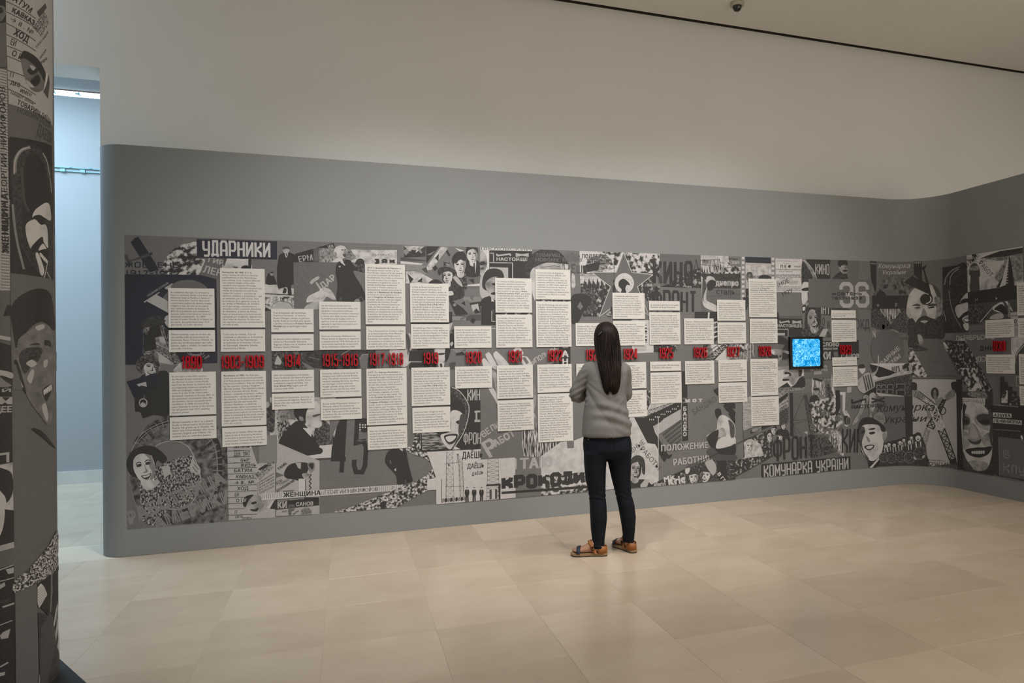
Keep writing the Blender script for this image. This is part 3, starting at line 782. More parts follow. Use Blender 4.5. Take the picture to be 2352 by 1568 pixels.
 ('1922', 'E', (1565, 400, 1970, 748), 'Se forma la Unión de Repúblicas/Socialistas Soviéticas, **U.R.S.S.**, con/capital en Moscú. El gobierno/mantenía un rígido control sobre las/relaciones exteriores, la defensa y la/economía. La URSS estaba regida por/el Partido Comunista que llegará en/años posteriores a desplazar a los/soviets y centralizará la administración,/convirtiendo la URSS en un estado/totalitario.',
  (1573, 770, 1980, 1297), 'Con Iliá Ehrenburg crea una revista/trilingüe, Veshch/Gegenstand/Objet,/en Berlín. Participa en el Primer/Congreso Internacional de Artistas/Progresistas en Dusseldorf y en el/Congreso de Constructivistas y/Dadaístas en Weimar. En Hannover/contacta con la Sociedad Kestner./Allí conoce a Sophie Küppers, su/futura esposa. Participa en la Primera/Exposición de Arte Ruso en Berlín y/se relaciona con los dadaístas Raoul/Hausmann, Hannah Höch, Hans/Richter, Kurt Schwitters, Hans Arp y/otros  miembros del grupo De Stijl./Realiza los diseños para las revistas/Broom y Wendingen. Publica Sobre/dos cuadrados: cuento suprematista.'.replace('Veshch/Gegenstand/Objet', 'Veshch·Gegenstand·Objet'),
  'F', (1230, 142, 1540, 394), 'The Union of Soviet Socialist Republics,/or **U.S.S.R.**, is formed with its capital/in Moscow. The government maintains/rigid control over foreign affairs,/defence and the economy. The USSR/is ruled by the Communist Party, which/comes in later years to displace the/soviets, centralising the administration/and turning the USSR into a totalitarian/state.',
  (1235, 405, 1550, 837), 'With Ilya Ehrenburg, creates a/trilingual magazine, Veshch\u2215/Gegenstand·Objet, in Berlin./Participates in the First International/Congress of Progressive Artists in/Dusseldorf and the Congress of/Constructivists and Dadaists in/Weimar. Makes contact in Hannover/with the Kestner Society. There he/meets Sophie Küppers, his future wife./Participates in the First Russian Art/Exhibition in Berlin, and meets the/Dadaists Raoul Hausmann, Hannah/Höch, Hans Richter, Kurt Schwitters,/Hans Arp, and other members of De/Stijl. Makes cover designs for the/magazines Broom and Wendingen./Publishes Of Two Squares: A/Suprematist Tale.'),
 ('1923', 'G', None, None, (210, 1020, 600, 1286), 'Diseña el libro de poemas de/Maiakovski  Dlia Golosa./Diseña el Prounenraum (Sala/Proun) para la Grosse Berliner/Kunstausstellung de Berlín y/su primer Porfolio Kestner/Proun y el de los figurines de la/sobre el sol. Enferma de tuber-',
  'H', (170, 136, 470, 380), 'Designs the book/of poems by Mayakovsky,/Dlia Golosa. Designs the/Prounenraum for the Berlin/art exhibition and his first/Kestner portfolio Proun.', None, None),
 ('1924', 'G', (638, 670, 1012, 972), 'La **muerte de Lenin** desencadena/una dura lucha por el poder. Los/principales oponentes son Trotski y/Stalin. Se fomenta el culto a su figura:/sus retratos se instalan en oficinas y/fábricas. Petrogrado fue renombrada/Leningrado en su honor. La URSS/normaliza sus relaciones con el exterior/siendo reconocida como Estado por/numerosos países.',
  (645, 995, 1015, 1280), 'Viaja a Suiza para tratarse la/tuberculosis. Colabora con Schwitters/en la revista Merz. Trabaja en el/diseño de la publicidad de Pelikan./Experimenta con la fotografía,/realizando una serie de autorretratos,/entre ellos El constructor. Añade la/figura de Lenin a una tribuna diseñada/por Iliá Chashnik en 1920.',
  'H', (500, 124, 798, 361), 'Lenin’s death unleashes a/struggle for power. The main/rivals are Trotsky and Stalin./His personality cult is fomented,/and portraits hang up in offices and/factories. Petrograd is renamed/Leningrad in his honour. The USSR/normalises its relations with the/exterior and is recognised as a/state by numerous countries.',
  (500, 378, 803, 617), 'Travels to Switzerland to treat his/tuberculosis. Collaborates with/Schwitters on the magazine Merz./Works on advertising designs/for Pelikan. Experiments with/photography, making a series of/self-portraits, among them The/Constructor. Adds Lenin’s figure to a/tribune designed together with Ilya'),
 ('1925', 'G', (1062, 765, 1418, 875), 'Se estrena la película El acorazado/Potemkin de Sergéi Eisenstein.',
  (1067, 895, 1425, 1270), 'Vuelve a Moscú para trabajar en la/arquitectura. Entra a formar parte/de ASNOVA (Asociación de Nuevos/Arquitectos). Diseña un estadio de/deportes náuticos y otros proyectos./Reanuda su trabajo de diseño gráfico/y fotográfico que en adelante/compaginará con sus diseños/arquitectónicos. Junto a Hans Arp/publica Die Kunstismen (Los ismos/del arte). Concibe Wolkenbügel, un/proyecto de rascacielos horizontales/para Moscú.',
  'H', (833, 116, 1110, 202), 'Sergei Eisenstein’s film Battleship/Potemkin is first shown.',
  (837, 214, 1115, 492), 'Returns to Moscow to work as an/architect. Joins ASNOVA (Association/of New Architects). Designs a water-/sports stadium along with other/projects. Resumes his work on graphic/design and photography, which/henceforth parallels his architectural/projects. Together with Hans Arp,/publishes Die Kunstismen (The Isms/of Art). Conceives Wolkenbügel, a/horizontal skyscraper project for/Moscow.'),
 ('1926', 'G', None, None, (1470, 967, 1813, 1266), 'Regresa a Alemania para montar el/Espacio para el arte constructivista/en la Exposición Internacional de/Arte de Dresde. Reanuda la/enseñanza en los VJUTEMAS como/instructor de diseño de interior y/de muebles. Diseña para el Teatro/Meyerhold los decorados de la/obra de Serguéi Tretyakov Quiero/un niño.',
  'H', (1147, 111, 1410, 319), 'Returns to Germany to install a/Room for Constructivist Art at/the Dresden International Art/Exhibition. Resumes his teaching/at VKhUTEMAS as an instructor/of interior and furniture design./Designs sets for Sergei Tretyakov’s/play I Want a Child, staged at the/Meyerhold Theatre.', None, None),
 ('1927', 'I', (335, 650, 662, 892), 'Trotski es expulsado del Partido./Desterrado posteriormente de la/URSS, acabará exiliándose en México./Con la eliminación de Trotski, **Stalin** se/convertirá en dirigente absoluto del/Estado soviético hasta su muerte en/1953. Acaba con la democracia obrera/e impone una dictadura totalitaria.',
  (340, 912, 670, 1155), 'Diseña el Gabinete de los abstractos/para el Provinzialmuseum de Hannover./Se casa con Sophie Küppers en Moscú,/instalándose en una habitación de/un apartamento comunal. Diseña la/Exposición Poligráfica de la Unión./Establece los primeros contactos con/fotógrafos soviéticos.',
  'J', (310, 116, 603, 339), 'Trotsky expelled from the Party./Subsequently banished from the/USSR, he goes into exile in Mexico./With Trotsky out of the way, **Stalin** will/become the absolute leader of the/Soviet State until his death in 1953. He/does away with worker democracy and/imposes a totalitarian dictatorship.',
  (312, 351, 605, 553), 'Designs the Abstract Cabinet for/the Provinzialmuseum in Hannover./Marries Sophie Küppers in Moscow./They settle in a room in a communal/apartment. Designs the All-Union/Polygraphic Exhibition. Establishes first/contacts with Soviet photographers.'),
 ('1928', 'I', (703, 407, 1025, 850), 'Stalin pone en marcha una serie de/planes quinquenales con el objetivo de/transformar la URSS en una potencia/industrializada. El **Primer Plan**/**Quinquenal (1928-1932)** se centró/en el desarrollo de la industria pesada/y la colectivización de la agricultura./Se acometen grandes obras públicas:/electrificación, minería y siderurgia. Se/inicia un ambicioso plan de enseñanzas/técnicas y un gran programa/propagandístico. La colectivización de/la tierra fue un desastre económico  y/ocasionó la deportación a Siberia de/miles de propietarios agrícolas. La/producción industrial se incrementó/notablemente.',
  (715, 870, 1035, 1153), 'Diseña el pabellón soviético de la/Exposición Internacional de la Prensa/en Colonia. Viaja a París y fotografía/la ciudad con Iliá Ehrenburg. Recibe el/encargo para diseñar los libros Nuevos/edificios en el mundo: Rusia, América,/Francia. Participa en concursos de/arquitectura proyectando la central/para el periódico Pravda y la Casa de/la Industria. Ninguno fue realizado.',
  'J', (640, 106, 922, 483), 'Stalin initiates a series of five-year/plans aimed at transforming the USSR/to an industrialised power. The **First**/**Five-Year Plan (1928-1932)** is centred/on the development of heavy/industry and the collectivisation of/agriculture. Major public works include/electrification, mines and steelworks./An ambitious plan of technical/education and a grand propaganda/programme are implemented. The/collectivisation of the land proves an/economic disaster resulting in the/deportation of thousands of farmers to/Siberia. Industrial production greatly/increases.',
  (647, 495, 932, 791), 'Designs the Soviet pavilion of the/International Press Exhibition in/Cologne. Travels to Paris and/photographs the city with Ilya/Ehrenburg. Receives a commission/to design the books New Buildings/in the World: Russia, America,/France. Participates in architectural/competitions. Submits proposals for/the Pravda newspaper headquarters/and the House of Industry, neither of/which is realised.'),
 ('1929', 'I', (1658, 770, 1943, 863), 'Crac de la Bolsa en Nueva York. Gran/Depresión hasta 1941.',
  (1662, 885, 1950, 1136), 'Diseña el pabellón soviético de la/Exposición Internacional Cine y/Fotografía de los Deutschen/Werkbundes en Stuttgart. Conoce al/director cinematográfico Dziga Vértov,/que estrena su película El hombre de/la cámara. Publica un artículo corto/sobre fotografía, Fotopis, en la revista/Foto Soviética.',
  'J', (1480, 89, 1733, 176), 'Wall Street crash in New York. Great/Depression until 1941.',
  (1485, 187, 1740, 388), 'Designs the Soviet pavilion of the/International Film and Photo Exhibition/of the Deutschen Werkbundes in/Stuttgart. Meets the film director/Dziga Vertov, whose film Man with a/Movie Camera is released. Publishes a/short article on photography, Fotopis,/in Soviet Photo.'),
 ('1930', 'K', None, None, (1543, 948, 1865, 1152), 'Viaja a Alemania con Küppers para/diseñar los pabellones soviéticos de la/Exposición Internacional de la Higiene/en Dresde y la Feria International/de la Peletería  en Leipzig. Nace Jen/Lissitzky. Se estrena la película de/Vertov Entusiasmo.',
  'L', (1419, 62, 1713, 257), 'Travels to Germany with Küppers to/design the Soviet pavilions at the/International Hygiene Exhibition/in Dresden and the International/Fur Trade Exhibition in Leipzig./Jen Lissitzky is born. Vertov’s film/Enthusiasm is released.', None, None),
]
NAMES = ('Lissitzky', 'Stalin', 'Lenin', 'Trots', 'Eisenstein', 'Ehrenburg', 'Chagall', 'Meyerhold', 'Wall Street', 'Maiakovski')
def begins(t):
    """a few opening words of a panel that name nobody"""
    for i, l in enumerate(t.replace('**', '').split('/')):
        ws = l.replace('.', '').replace(',', '').replace('(', '').replace(')', '').replace(':', '').split()[:4]
        if len(ws) > 2 and not any(n in ' '.join(ws) for n in NAMES):
            return ('beginning' if i == 0 else 'containing'), ' '.join(ws[:4 if i == 0 else 3])
for (yr, f1, r1, t1, r2, t2, f2, r3, t3, r4, t4) in COLS:
    size = lambda r: 'tall' if r[3] - r[1] > 340 else 'short' if r[3] - r[1] < 130 else 'medium'
    for fr, r_, t_, where, lang in ((f1, r1, t1, 'above', 'Spanish'), (f1, r2, t2, 'above', 'Spanish'), (f2, r3, t3, 'below', 'English'), (f2, r4, t4, 'below', 'English')):
        if r_:
            how, ws = begins(t_)
            extra = ' near screen' if 'pabell' in t_[:30] and yr == '1928' or 'Soviet pav' in t_[:30] and yr == '1928' else ''
            board(fr, *r_, t_, f'cream {lang} text panel{extra} {where} date, {how} "{ws}"' if extra else f'cream {size(r_)} {lang} text panel {where} red date, {how} "{ws}"')
# panels cut by the right border of the photograph
board('K', 1899, 515, 2240, 895, 'Se decreta la disolución de los/grupos artísticos y literarios./El **realismo socialista** se impone/como método y la forma de las/obras. El arte se somete/y tutela. Los artistas/imitan modelos y se/comprometen con los/encargos que/se les/Los artistas/del régimen.', 'cream panel of Spanish text at the right border, above 1930 level')
board('K', 1912, 925, 2250, 1148, 'Comienza a trabajar en la revista/mensual. Colabora/fotógrafos y/muere/de el/Küppers.', 'cream panel of Spanish text at the right border, below the railway picture')
board('L', 1757, 56, 2090, 372, 'All independent groups are/dissolved and a decree/marks the only/Art to be/and the forms/prevail in the/field. Artists/favour/ideals/who/socialist realism.', 'cream panel of English text at the right border, right of 1930 panel')
board('L', 1762, 392, 2095, 592, 'Starts to work for the/magazine. Co-/produces/photo-/he and his/Russian/Küppers.', 'cream panel of English text at the right border, lowest of its column')

ORD = iter(['leftmost date on the wall', 'second date from the left', 'third date from the left', 'fourth date from the left', 'fifth date from the left', 'sixth date from the left', 'seventh date from the left', 'right of the open hand picture', 'third date left of the visitor', 'partly hidden behind the visitor', 'just right of the visitor', 'second date right of the visitor', 'third date right of the visitor', 'second date left of the screen', 'first date left of the screen', 'first date right of the screen', 'on the side wall beyond the bend'])
def date(fr, x0, y0, x1, y1, text):
    """raised red numerals on short standoffs; every digit is a part"""
    Z(*FR[fr]); P = MAIN
    a, b, c, d_ = w(x0, y1), w(x1, y0), w(x0, y0), w(x1, y1)
    s0, s1 = (a[0] + c[0]) / 2, (b[0] + d_[0]) / 2; z0, z1 = (a[1] + d_[1]) / 2, (b[1] + c[1]) / 2
    n = sum({'1': .62, '-': .62}.get(q, 1) for q in text); gap = .13
    wd = (s1 - s0) / (n + gap * (len(text) - 1)); H = z1 - z0; wt = wd * .31
    base = P.at((s0 + s1) / 2, z0, .012); e = empty('date_numerals', base)
    tag(e, f'raised red numerals reading {text}, {next(ORD)}', 'numerals', 'raised red dates along the timeline')
    x = s0
    for ch in text:
        ww = wd * {'1': .62, '-': .62}.get(ch, 1); V, Fc = [], []; nq = 0
        one = []
        for pl in SF[ch]:
            cl = len(pl) > 2 and pl[0] == pl[-1]; rp = pl
            if ch in '0235689':                      # round the cut corners
                q_ = pl[:-1] if cl else pl; rp = []
                for k in range(len(q_)):
                    if not cl and k in (0, len(q_) - 1):
                        rp.append(q_[k]); continue
                    a_, b_, c_ = q_[k - 1], q_[k], q_[(k + 1) % len(q_)]
                    rp += [tuple(b_[i] + (e_[i] - b_[i]) * min(.33, .10 / max(1e-6, math.hypot(e_[0] - b_[0], e_[1] - b_[1]))) for i in (0, 1)) for e_ in (a_, c_)]
                if cl:
                    rp.append(rp[0])
            wt_ = wt * (.8 if ch == '4' else 1)
            one += stroke([(x + wt_ / 2 + px * (ww - wt_), z0 + wt_ / 2 + py * (H - wt_)) for px, py in rp], wt_)
        tri = union(one); i = P.seg((s0 + s1) / 2); idx = {}; edges = {}
        def vid(q):
            k = (round(q[0], 6), round(q[1], 6))
            if k not in idx:
                idx[k] = len(idx)
            return idx[k]
        tids = [tuple(vid(q) for q in t_) for t_ in tri]; pts2 = [k for k, _ in sorted(idx.items(), key=lambda e_: e_[1])]; m = len(pts2)
        for off in (.0125, .030):
            V += [Vector(P.at(q[0], q[1], off, i)) - Vector(base) for q in pts2]
        for t_ in tids:
            Fc.append(tuple(k + m for k in t_)); Fc.append(t_[::-1])
            for k in range(len(t_)):
                ed = (t_[k], t_[(k + 1) % len(t_)])
                if (ed[1], ed[0]) in edges:
                    del edges[(ed[1], ed[0])]
                else:
                    edges[ed] = 1
        Fc += [(a_, b_, b_ + m, a_ + m) for a_, b_ in edges]
        # standoff pins to the wall
        i = P.seg((s0 + s1) / 2)
        for (px, py) in () if ch == '-' else ((x + ww * .5, z0 + H * .02), (x + ww * .5, z1 - H * .05)):
            m = len(V); r_ = .003
            for off in (.0072, .0130):
                for dx, dy in ((-r_, -r_), (r_, -r_), (r_, r_), (-r_, r_)):
                    V.append(Vector(P.at(px + dx, py + dy, off, i)) - Vector(base))
            for k in range(4):
                j = (k + 1) % 4; Fc.append((m + k, m + j, m + 4 + j, m + 4 + k))
        link('hyphen' if ch == '-' else 'digit', mesh_from('digit', V, Fc, ['date_red']), e)
        x += ww + gap * wd
for d_ in (('A', 730, 1405, 957, 1553, '1890'), ('A', 1172, 1400, 1655, 1545, '1903-1909'), ('C', 165, 1388, 350, 1530, '1914'), ('C', 592, 1382, 992, 1524, '1915-1916'),
           ('C', 1120, 1373, 1500, 1513, '1917-1918'), ('C', 1722, 1367, 1893, 1498, '1919'), ('E', 750, 1350, 938, 1487, '1920'), ('E', 1243, 1340, 1408, 1475, '1921'),
           ('E', 1700, 1332, 1875, 1463, '1922'), ('G', 325, 1325, 500, 1452, '1923'), ('G', 757, 1317, 922, 1443, '1924'), ('G', 1173, 1308, 1335, 1433, '1925'),
           ('G', 1570, 1302, 1727, 1422, '1926'), ('I', 440, 1195, 587, 1312, '1927'), ('I', 808, 1187, 952, 1302, '1928'), ('I', 1747, 1173, 1880, 1282, '1929'), ('K', 1632, 1190, 1775, 1305, '1930')):
    date(*d_)
# ------------------------------------------------------------------ the photomontage printed on the timeline wall
MZ0, MZ1 = .207, 2.487
MS0, MS1 = .006, MAIN.s[-1] - 1.82
CUR.update(path=MAIN, stack=Stack(), parent=None, clip=(MZ0, MZ1, MS0, MS1))
sh = Sheet(MAIN); sh.add([[(MS0, MZ0), (MS1, MZ0), (MS1, MZ1), (MS0, MZ1)]], 'G', .0003)
mural = sh.build('mural')
tag(mural, 'grey black and white photomontage mural printed along the curved timeline wall', 'mural')
CUR['parent'] = mural
def A(): Z(*FR['A'])
def lattice(mat, wd, ax, ay, bx, by, cx, cy, dx, dy, n):
    """girder between the edges a-b and c-d: two chords and crossing braces"""
    L = lambda x0, y0, x1, y1, t: (x0 + (x1 - x0) * t, y0 + (y1 - y0) * t)
    with batch():
        _lattice(L, mat, wd, ax, ay, bx, by, cx, cy, dx, dy, n)
def _lattice(L, mat, wd, ax, ay, bx, by, cx, cy, dx, dy, n):
    Ln(mat, wd * 1.4, [(ax, ay), (bx, by)]); Ln(mat, wd * 1.4, [(cx, cy), (dx, dy)])
    for i in range(n):
        t, u = i / n, (i + 1) / n
        Ln(mat, wd, [L(ax, ay, bx, by, t), L(cx, cy, dx, dy, u)]); Ln(mat, wd, [L(cx, cy, dx, dy, t), L(ax, ay, bx, by, u)])
        Ln(mat, wd, [L(ax, ay, bx, by, u), L(cx, cy, dx, dy, u)])
def lined(mat, x0, y0, x1, y1, n, wd, seed=0, rag=.3, slope=0.0):
    """rows of small illegible print"""
    with batch():
        _lined(mat, x0, y0, x1, y1, n, wd, seed, slope)
def _lined(mat, x0, y0, x1, y1, n, wd, seed, slope):
    rr = random.Random(seed)
    for i in range(n):
        y = y0 + (y1 - y0) * (i + .5) / n; x = x0
        while x < x1:
            l = (x1 - x0) * rr.uniform(.08, .2); e = min(x + l, x1)
            Ln(mat, wd, [(x, y + slope * (x - x0)), (e, y + slope * (e - x0))]); x = e + (x1 - x0) * .025
        
def person(cx, top, ht, mat='K', face='skin', lean=0.0):
    """small printed standing figure"""
    f = lambda t: [(cx + x * ht + lean * ht * y, top + y * ht) for x, y in nums(t)]
    S(mat, f('-.05 .15 .05 .15 .13 .2 .15 .38 .12 .52 .10 .56 .10 .97 .02 .98 0 .6 -.03 .98 -.11 .97 -.10 .56 -.12 .52 -.15 .38 -.13 .2'))
    El(face, cx + lean * ht * .09, top + .08 * ht, .05 * ht, .075 * ht); S('K', f('-.06 .07 -.05 0 .05 0 .06 .07 .03 .04 -.03 .04'), 3)
    S('L', f('-.015 .15 .015 .15 0 .3'), 2)

# --- left end
A()
piece('crowd_photo', 'round cut-out of a street crowd')
S('crowd', '495 480 520 360 600 235 700 165 800 140 895 132 905 300 985 330 960 490 800 500 640 490')
piece('aeroplane_picture', 'dark biplane cut-out')
S('N', '160 150 165 115 195 82 225 75 250 90 450 410 435 445 400 455 360 460 340 430')
S('D', '75 300 82 275 110 268 140 325 250 290 345 255 380 262 360 285 250 320 160 345 140 400 110 395 105 350'); El('N', 375, 258, 22, 14, -20)
piece('square_poster', 'dark square poster with a giant letter')
Pg('N', '73 487 1113 497 1125 1488 85 1508')
S('H', '545 780 560 690 610 610 690 565 800 552 900 568 990 620 1030 690 1020 790')
Pg('L', '330 793 440 717 575 795 575 925'); Pg('L', '296 797 470 686 476 696 304 808'); Pg('L', '528 642 618 588 624 598 600 618 598 660 575 720 565 660 540 655')
S('L', '525 1000 545 960 580 960 580 1080 540 1050'); T('L', 'СБОРНИК СТИХОВ', 343, 742, 580, 592, 20)
Ln('L', 5, '520 1080 560 1140 565 1200 540 1230'); Ln('L', 5, [(880 + 95 * math.cos(k * .5), 1365 + 40 * math.sin(k * .5)) for k in range(7)]); El('M', 880, 1372, 70, 26); El('N', 880, 1368, 58, 20)
Lc('L', 4, '955 1420 985 1395'); T('L', '1930', 983, 1448, 1040, 1410, 20)
piece('tower_photo', 'lattice tower seen from below')
Pg('grainM', '290 1090 510 1060 560 1240 720 1470 700 1510 330 1500 285 1380 290 1200'); Pg('grainK', '250 1055 310 1000 400 945 470 960 545 1010 500 1062 290 1092 270 1075')
Pg('K', '370 1080 470 1050 500 1180 430 1200 330 1180'); Pg('K', '290 1150 420 1190 440 1330 300 1360')
Pg('L', '470 1200 520 1190 560 1270 480 1250'); Pg('L', '450 1350 560 1400 600 1500 470 1480')
lattice('K', 5, 300, 1090, 290, 1480, 360, 1090, 420, 1480, 7); lattice('K', 5, 480, 1060, 640, 1500, 520, 1060, 720, 1480, 8); lattice('K', 4, 430, 1280, 720, 1420, 430, 1340, 660, 1500, 6)
piece('lettering', 'dark slab lettering with a span of years')
T('N', 'ЖОВТЕНЬ', 88, 414, 690, 419, 66, font='s', wt=.2, gap=.28); T('N', '1917-1932', 88, 503, 694, 514, 62, font='s', wt=.22, gap=.28)
piece('poster_scrap', 'tilted grey scrap with pale capitals')
Pg('H', '998 305 1215 312 1185 560 920 494'); T('L', 'ГИР', 1012, 346, 1192, 388, 52, .03); T('L', 'ЛЕН', 955, 462, 1180, 520, 74, .03)
piece('portrait', 'high bare forehead above a text panel')
S('skin', '1200 440 1192 360 1230 312 1480 314 1500 360 1490 440'); S('K', '1480 314 1505 318 1500 420 1480 420 1470 350'); S('D', '1195 312 1230 312 1215 360 1195 400')
S('K', '1390 412 1430 388 1480 398 1490 430 1420 432'); S('D', '1300 400 1350 405 1350 418 1310 415')
piece('banner', 'black banner lettered in pale condensed capitals')
Pg('N', '892 90 1796 118 1794 323 893 303'); T('W', 'УДАРНИКИ', 955, 290, 1722, 309, 187, font='s', wt=.30, gap=.12)
Z(*FR['B'])
piece('tyre_portrait', 'laughing woman leaning through a giant tyre')
S('tyre', '250 645 340 590 440 560 640 565 830 640 905 760 925 950 925 1200 905 1370 850 1448 650 1465 300 1475 215 1420 150 1310 105 1130 85 950 150 760')
Lc('K', 34, '180 760 300 660 450 610 620 620 760 690 840 800 860 960 850 1130 800 1280 700 1390'); Lc('M', 6, '150 800 270 690 440 630 620 640 740 710 810 810 835 960 825 1120 775 1260 690 1360'); Lc('L', 4, '95 940 120 850 200 720 330 640 480 590'); Lc('M', 5, '95 1050 110 1160 150 1300 190 1380')
with batch():
    for k in range(15):
        a = R(-62 + k * 8.2); c, s = math.cos(a), math.sin(a)
        Ln('M', 7, [(500 + 300 * c, 1000 + 320 * s), (500 + 385 * c, 1000 + 410 * s)])
with batch():
    for k in range(9):
        a = R(-150 + k * 8); Ln('M', 5, [(500 + 330 * math.cos(a), 1000 + 360 * math.sin(a)), (500 + 385 * math.cos(a), 1000 + 420 * math.sin(a))])
S('G', '310 822 400 788 500 784 590 830 640 920 690 1060 690 1120 640 1250 540 1340 400 1335 300 1200 280 950')
Lc('L', 6, '320 815 400 782 500 778 590 822 640 905 690 1050 695 1120 650 1250 560 1340 420 1345')
S('tweed', '190 1080 340 990 480 925 620 898 650 960 690 1100 650 1230 540 1330 430 1340 330 1475 215 1450 195 1300')
S('K', '75 960 110 870 190 822 270 815 340 840 415 918 380 965 330 940 300 1050 200 1080 130 1075 90 1030')
Fa(222, 985, 205, 285, -14, 'none', 'skin', smile=True, shade='M', light=1)
S('K', '110 900 190 845 290 850 340 930 300 900 200 880 140 920 130 1000 110 960')
Pg('L', '368 990 430 975 446 1050 392 1085'); Pg('L', '265 1090 315 1162 355 1122 335 1096 300 1110')
S('L', '603 1000 622 935 632 905 650 955 688 992 694 1045 668 1052 622 1032'); Ln('D', 5, '640 970 680 1015'); Ln('D', 5, '628 990 668 1038')
T('M', 'ТОЛТМАН', 436, 1142, 640, 1072, 42, .03); T('M', 'РАБОТНИЦА', 100, 1478, 918, 1118, 100, .07); T('M', 'АМЕРИКИ', 330, 1520, 975, 1268, 94, .07)
piece('cameraman_photo', 'man in a cap holding a box camera')
S('K', '190 240 300 205 430 212 436 540 330 560 160 520 150 420'); Fa(287, 160, 150, 150, 8, 'none', 'skin', shade='D', smile=True)
S('grainD', '155 150 165 105 210 62 270 50 330 78 355 145 330 150 260 118 215 160 205 205 175 190')
Pg('N', '77 277 325 205 345 300 140 416'); Pg('K', '145 415 360 300 422 480 400 520 215 586 190 530 148 527'); Pg('L', '160 300 240 278 246 318 200 336'); Pg('K', '160 330 200 310 245 320 240 345')
El('L', 216, 455, 36, 38); El('K', 216, 455, 28, 30); Pg('L', '195 462 212 448 228 462 236 455 236 476 216 488 196 476'); Ln('M', 4, '225 420 225 392')
piece('portrait', 'pale head half hidden under the earliest date')
S('grainL', '480 200 495 150 540 110 620 95 690 140 700 200'); 
Z(*FR['C'])
piece('building_photo', 'crowd in front of a pale columned building')
Pg('grainW', '-30 590 270 650 272 890 -120 890 -120 640'); Pg('crowd', '-120 740 270 740 272 900 -120 900'); Pg('D', '-60 700 272 718 272 730 -60 712')
with batch():
    for k in range(8):
        Ln('D', 5, [(-40 + k * 40, 745), (-40 + k * 40, 790)])
S('grainL', '15 890 25 840 80 800 150 795 220 820 268 890'); Lc('D', 5, '15 880 30 835 85 798 150 792 220 815 265 880')
S('L', '30 880 45 845 95 815 150 810 205 832 245 880'); Ln('D', 3, '95 640 95 668'); Ln('D', 3, '105 640 105 668'); Ln('D', 3, '115 640 115 668')
piece('bystander_photo', 'three small dark figures')
S('K', '-40 600 -30 500 0 470 30 480 65 560 70 600'); El('skinm', 22, 480, 22, 26); S('K', '0 470 20 456 45 468 30 476')
piece('coat_figure', 'standing man in a cap and a long dark coat')
S('K', '110 270 180 238 240 250 290 290 300 420 290 590 240 612 245 715 205 720 195 640 150 640 185 650 180 698 142 698 155 640 90 640 80 440 95 320')
S('skinm', '145 200 215 205 212 240 185 258 155 245'); S('D', '140 195 165 178 205 178 225 192 222 206 180 202 145 208'); Pg('W', '165 262 180 300 192 300 207 248 190 262'); Pg('K', '178 264 186 300 192 262')
piece('poster_scrap', 'tilted black strip with pale capitals')
Pg('K', '280 260 715 136 740 200 500 262 500 352 300 352'); T('L', 'ЕРМ', 325, 352, 490, 328, 62, .02); T('L', 'ИА', 660, 205, 725, 188, 40, .02)
piece('page_photo', 'worn page with a year')
Pg('grainM', '485 190 720 198 760 352 484 352'); Pg('D', '484 200 555 200 555 352 484 352'); T('L', '1931', 592, 356, 740, 356, 44, .02)
with batch():
    for k in range(3):
        T('M', 'СОЦІАЛІСТ', 498 + k * 20, 212, 498 + k * 20, 345, 13, .01)
piece('armoured_car_photo', 'side of an armoured car with capitals')
Pg('grainL', '830 200 1430 212 1430 378 1100 378 830 340'); Pg('grainM', '830 200 900 202 980 310 900 340 830 340'); S('K', '960 360 985 320 1030 312 1060 340 1050 380 970 380')
with batch():
    for k in range(7):
        El('D', 1165 + k * 28, 268 + (k % 2) * 4, 7, 5)
T('K', 'ЗАК', 1172, 372, 1408, 372, 58, font='s', wt=.34, gap=.45); Ln('D', 5, '830 205 1430 213')
piece('hammer_poster', 'grey poster of a hand raising a hammer')
Pg('H', '265 352 752 362 770 800 555 800 555 880 272 880')
Ln('M', 2, '290 460 382 400 470 530 420 570 345 490 320 600 300 610 285 530'); Ln('M', 2, '420 580 480 690 400 720 430 790')
S('L', '450 580 480 545 540 512 555 535 500 575 470 600'); Ln('L', 20, '520 580 575 660'); S('grainL', '560 660 620 640 690 670 740 760 700 770 640 740 600 790 520 800 420 800 480 760 560 730')
S('skin', '410 800 430 740 500 700 580 670 620 690 600 720 520 760 450 800'); S('L', '640 720 700 740 745 770 700 772'); T('L', 'ДАР', 592, 655, 752, 535, 62, .035)
S('skinm', '390 880 440 820 560 800 560 880')
piece('orator_photo', 'bald orator in a dark suit with an outstretched arm')
S('K', '755 370 830 330 900 330 960 400 1070 450 1075 470 940 455 1040 640 1075 760 1000 800 765 800 760 600 740 470'); S('grainD', '980 390 1080 380 1080 465 1000 450')
S('skin', '722 230 735 190 780 165 830 170 860 200 870 270 850 300 800 310 750 295 725 270'); S('M', '840 210 868 240 866 290 845 296 830 260'); El('D', 815, 215, 14, 7); El('D', 845, 212, 10, 7); S('D', '820 262 862 262 852 292 830 290'); S('M', '728 245 745 240 752 285 735 285')
S('L', '760 300 830 310 845 390 810 360'); Pg('W', '770 310 820 318 845 395 800 360'); Pg('K', '815 318 835 315 850 380 835 370'); S('W', '700 352 720 330 780 300 800 330 760 352'); El('L', 785, 402, 12, 9)
Ln('D', 3, '770 640 800 640 800 690 780 690'); S('M', '950 800 965 770 1000 765 1010 800'); Ln('M', 3, '1000 760 1030 740 1060 800'); Ln('M', 3, '780 800 795 745 810 800')
piece('photo_fragment', 'dim picture strip around the war dates')
Pg('grainD', '20 1345 480 1345 360 1480 420 1560 20 1560'); Pg('grainK', '430 1340 1190 1340 1190 1550 900 1560 500 1545 355 1465'); S('L', '55 1500 70 1440 85 1405 110 1430 130 1470 120 1500')
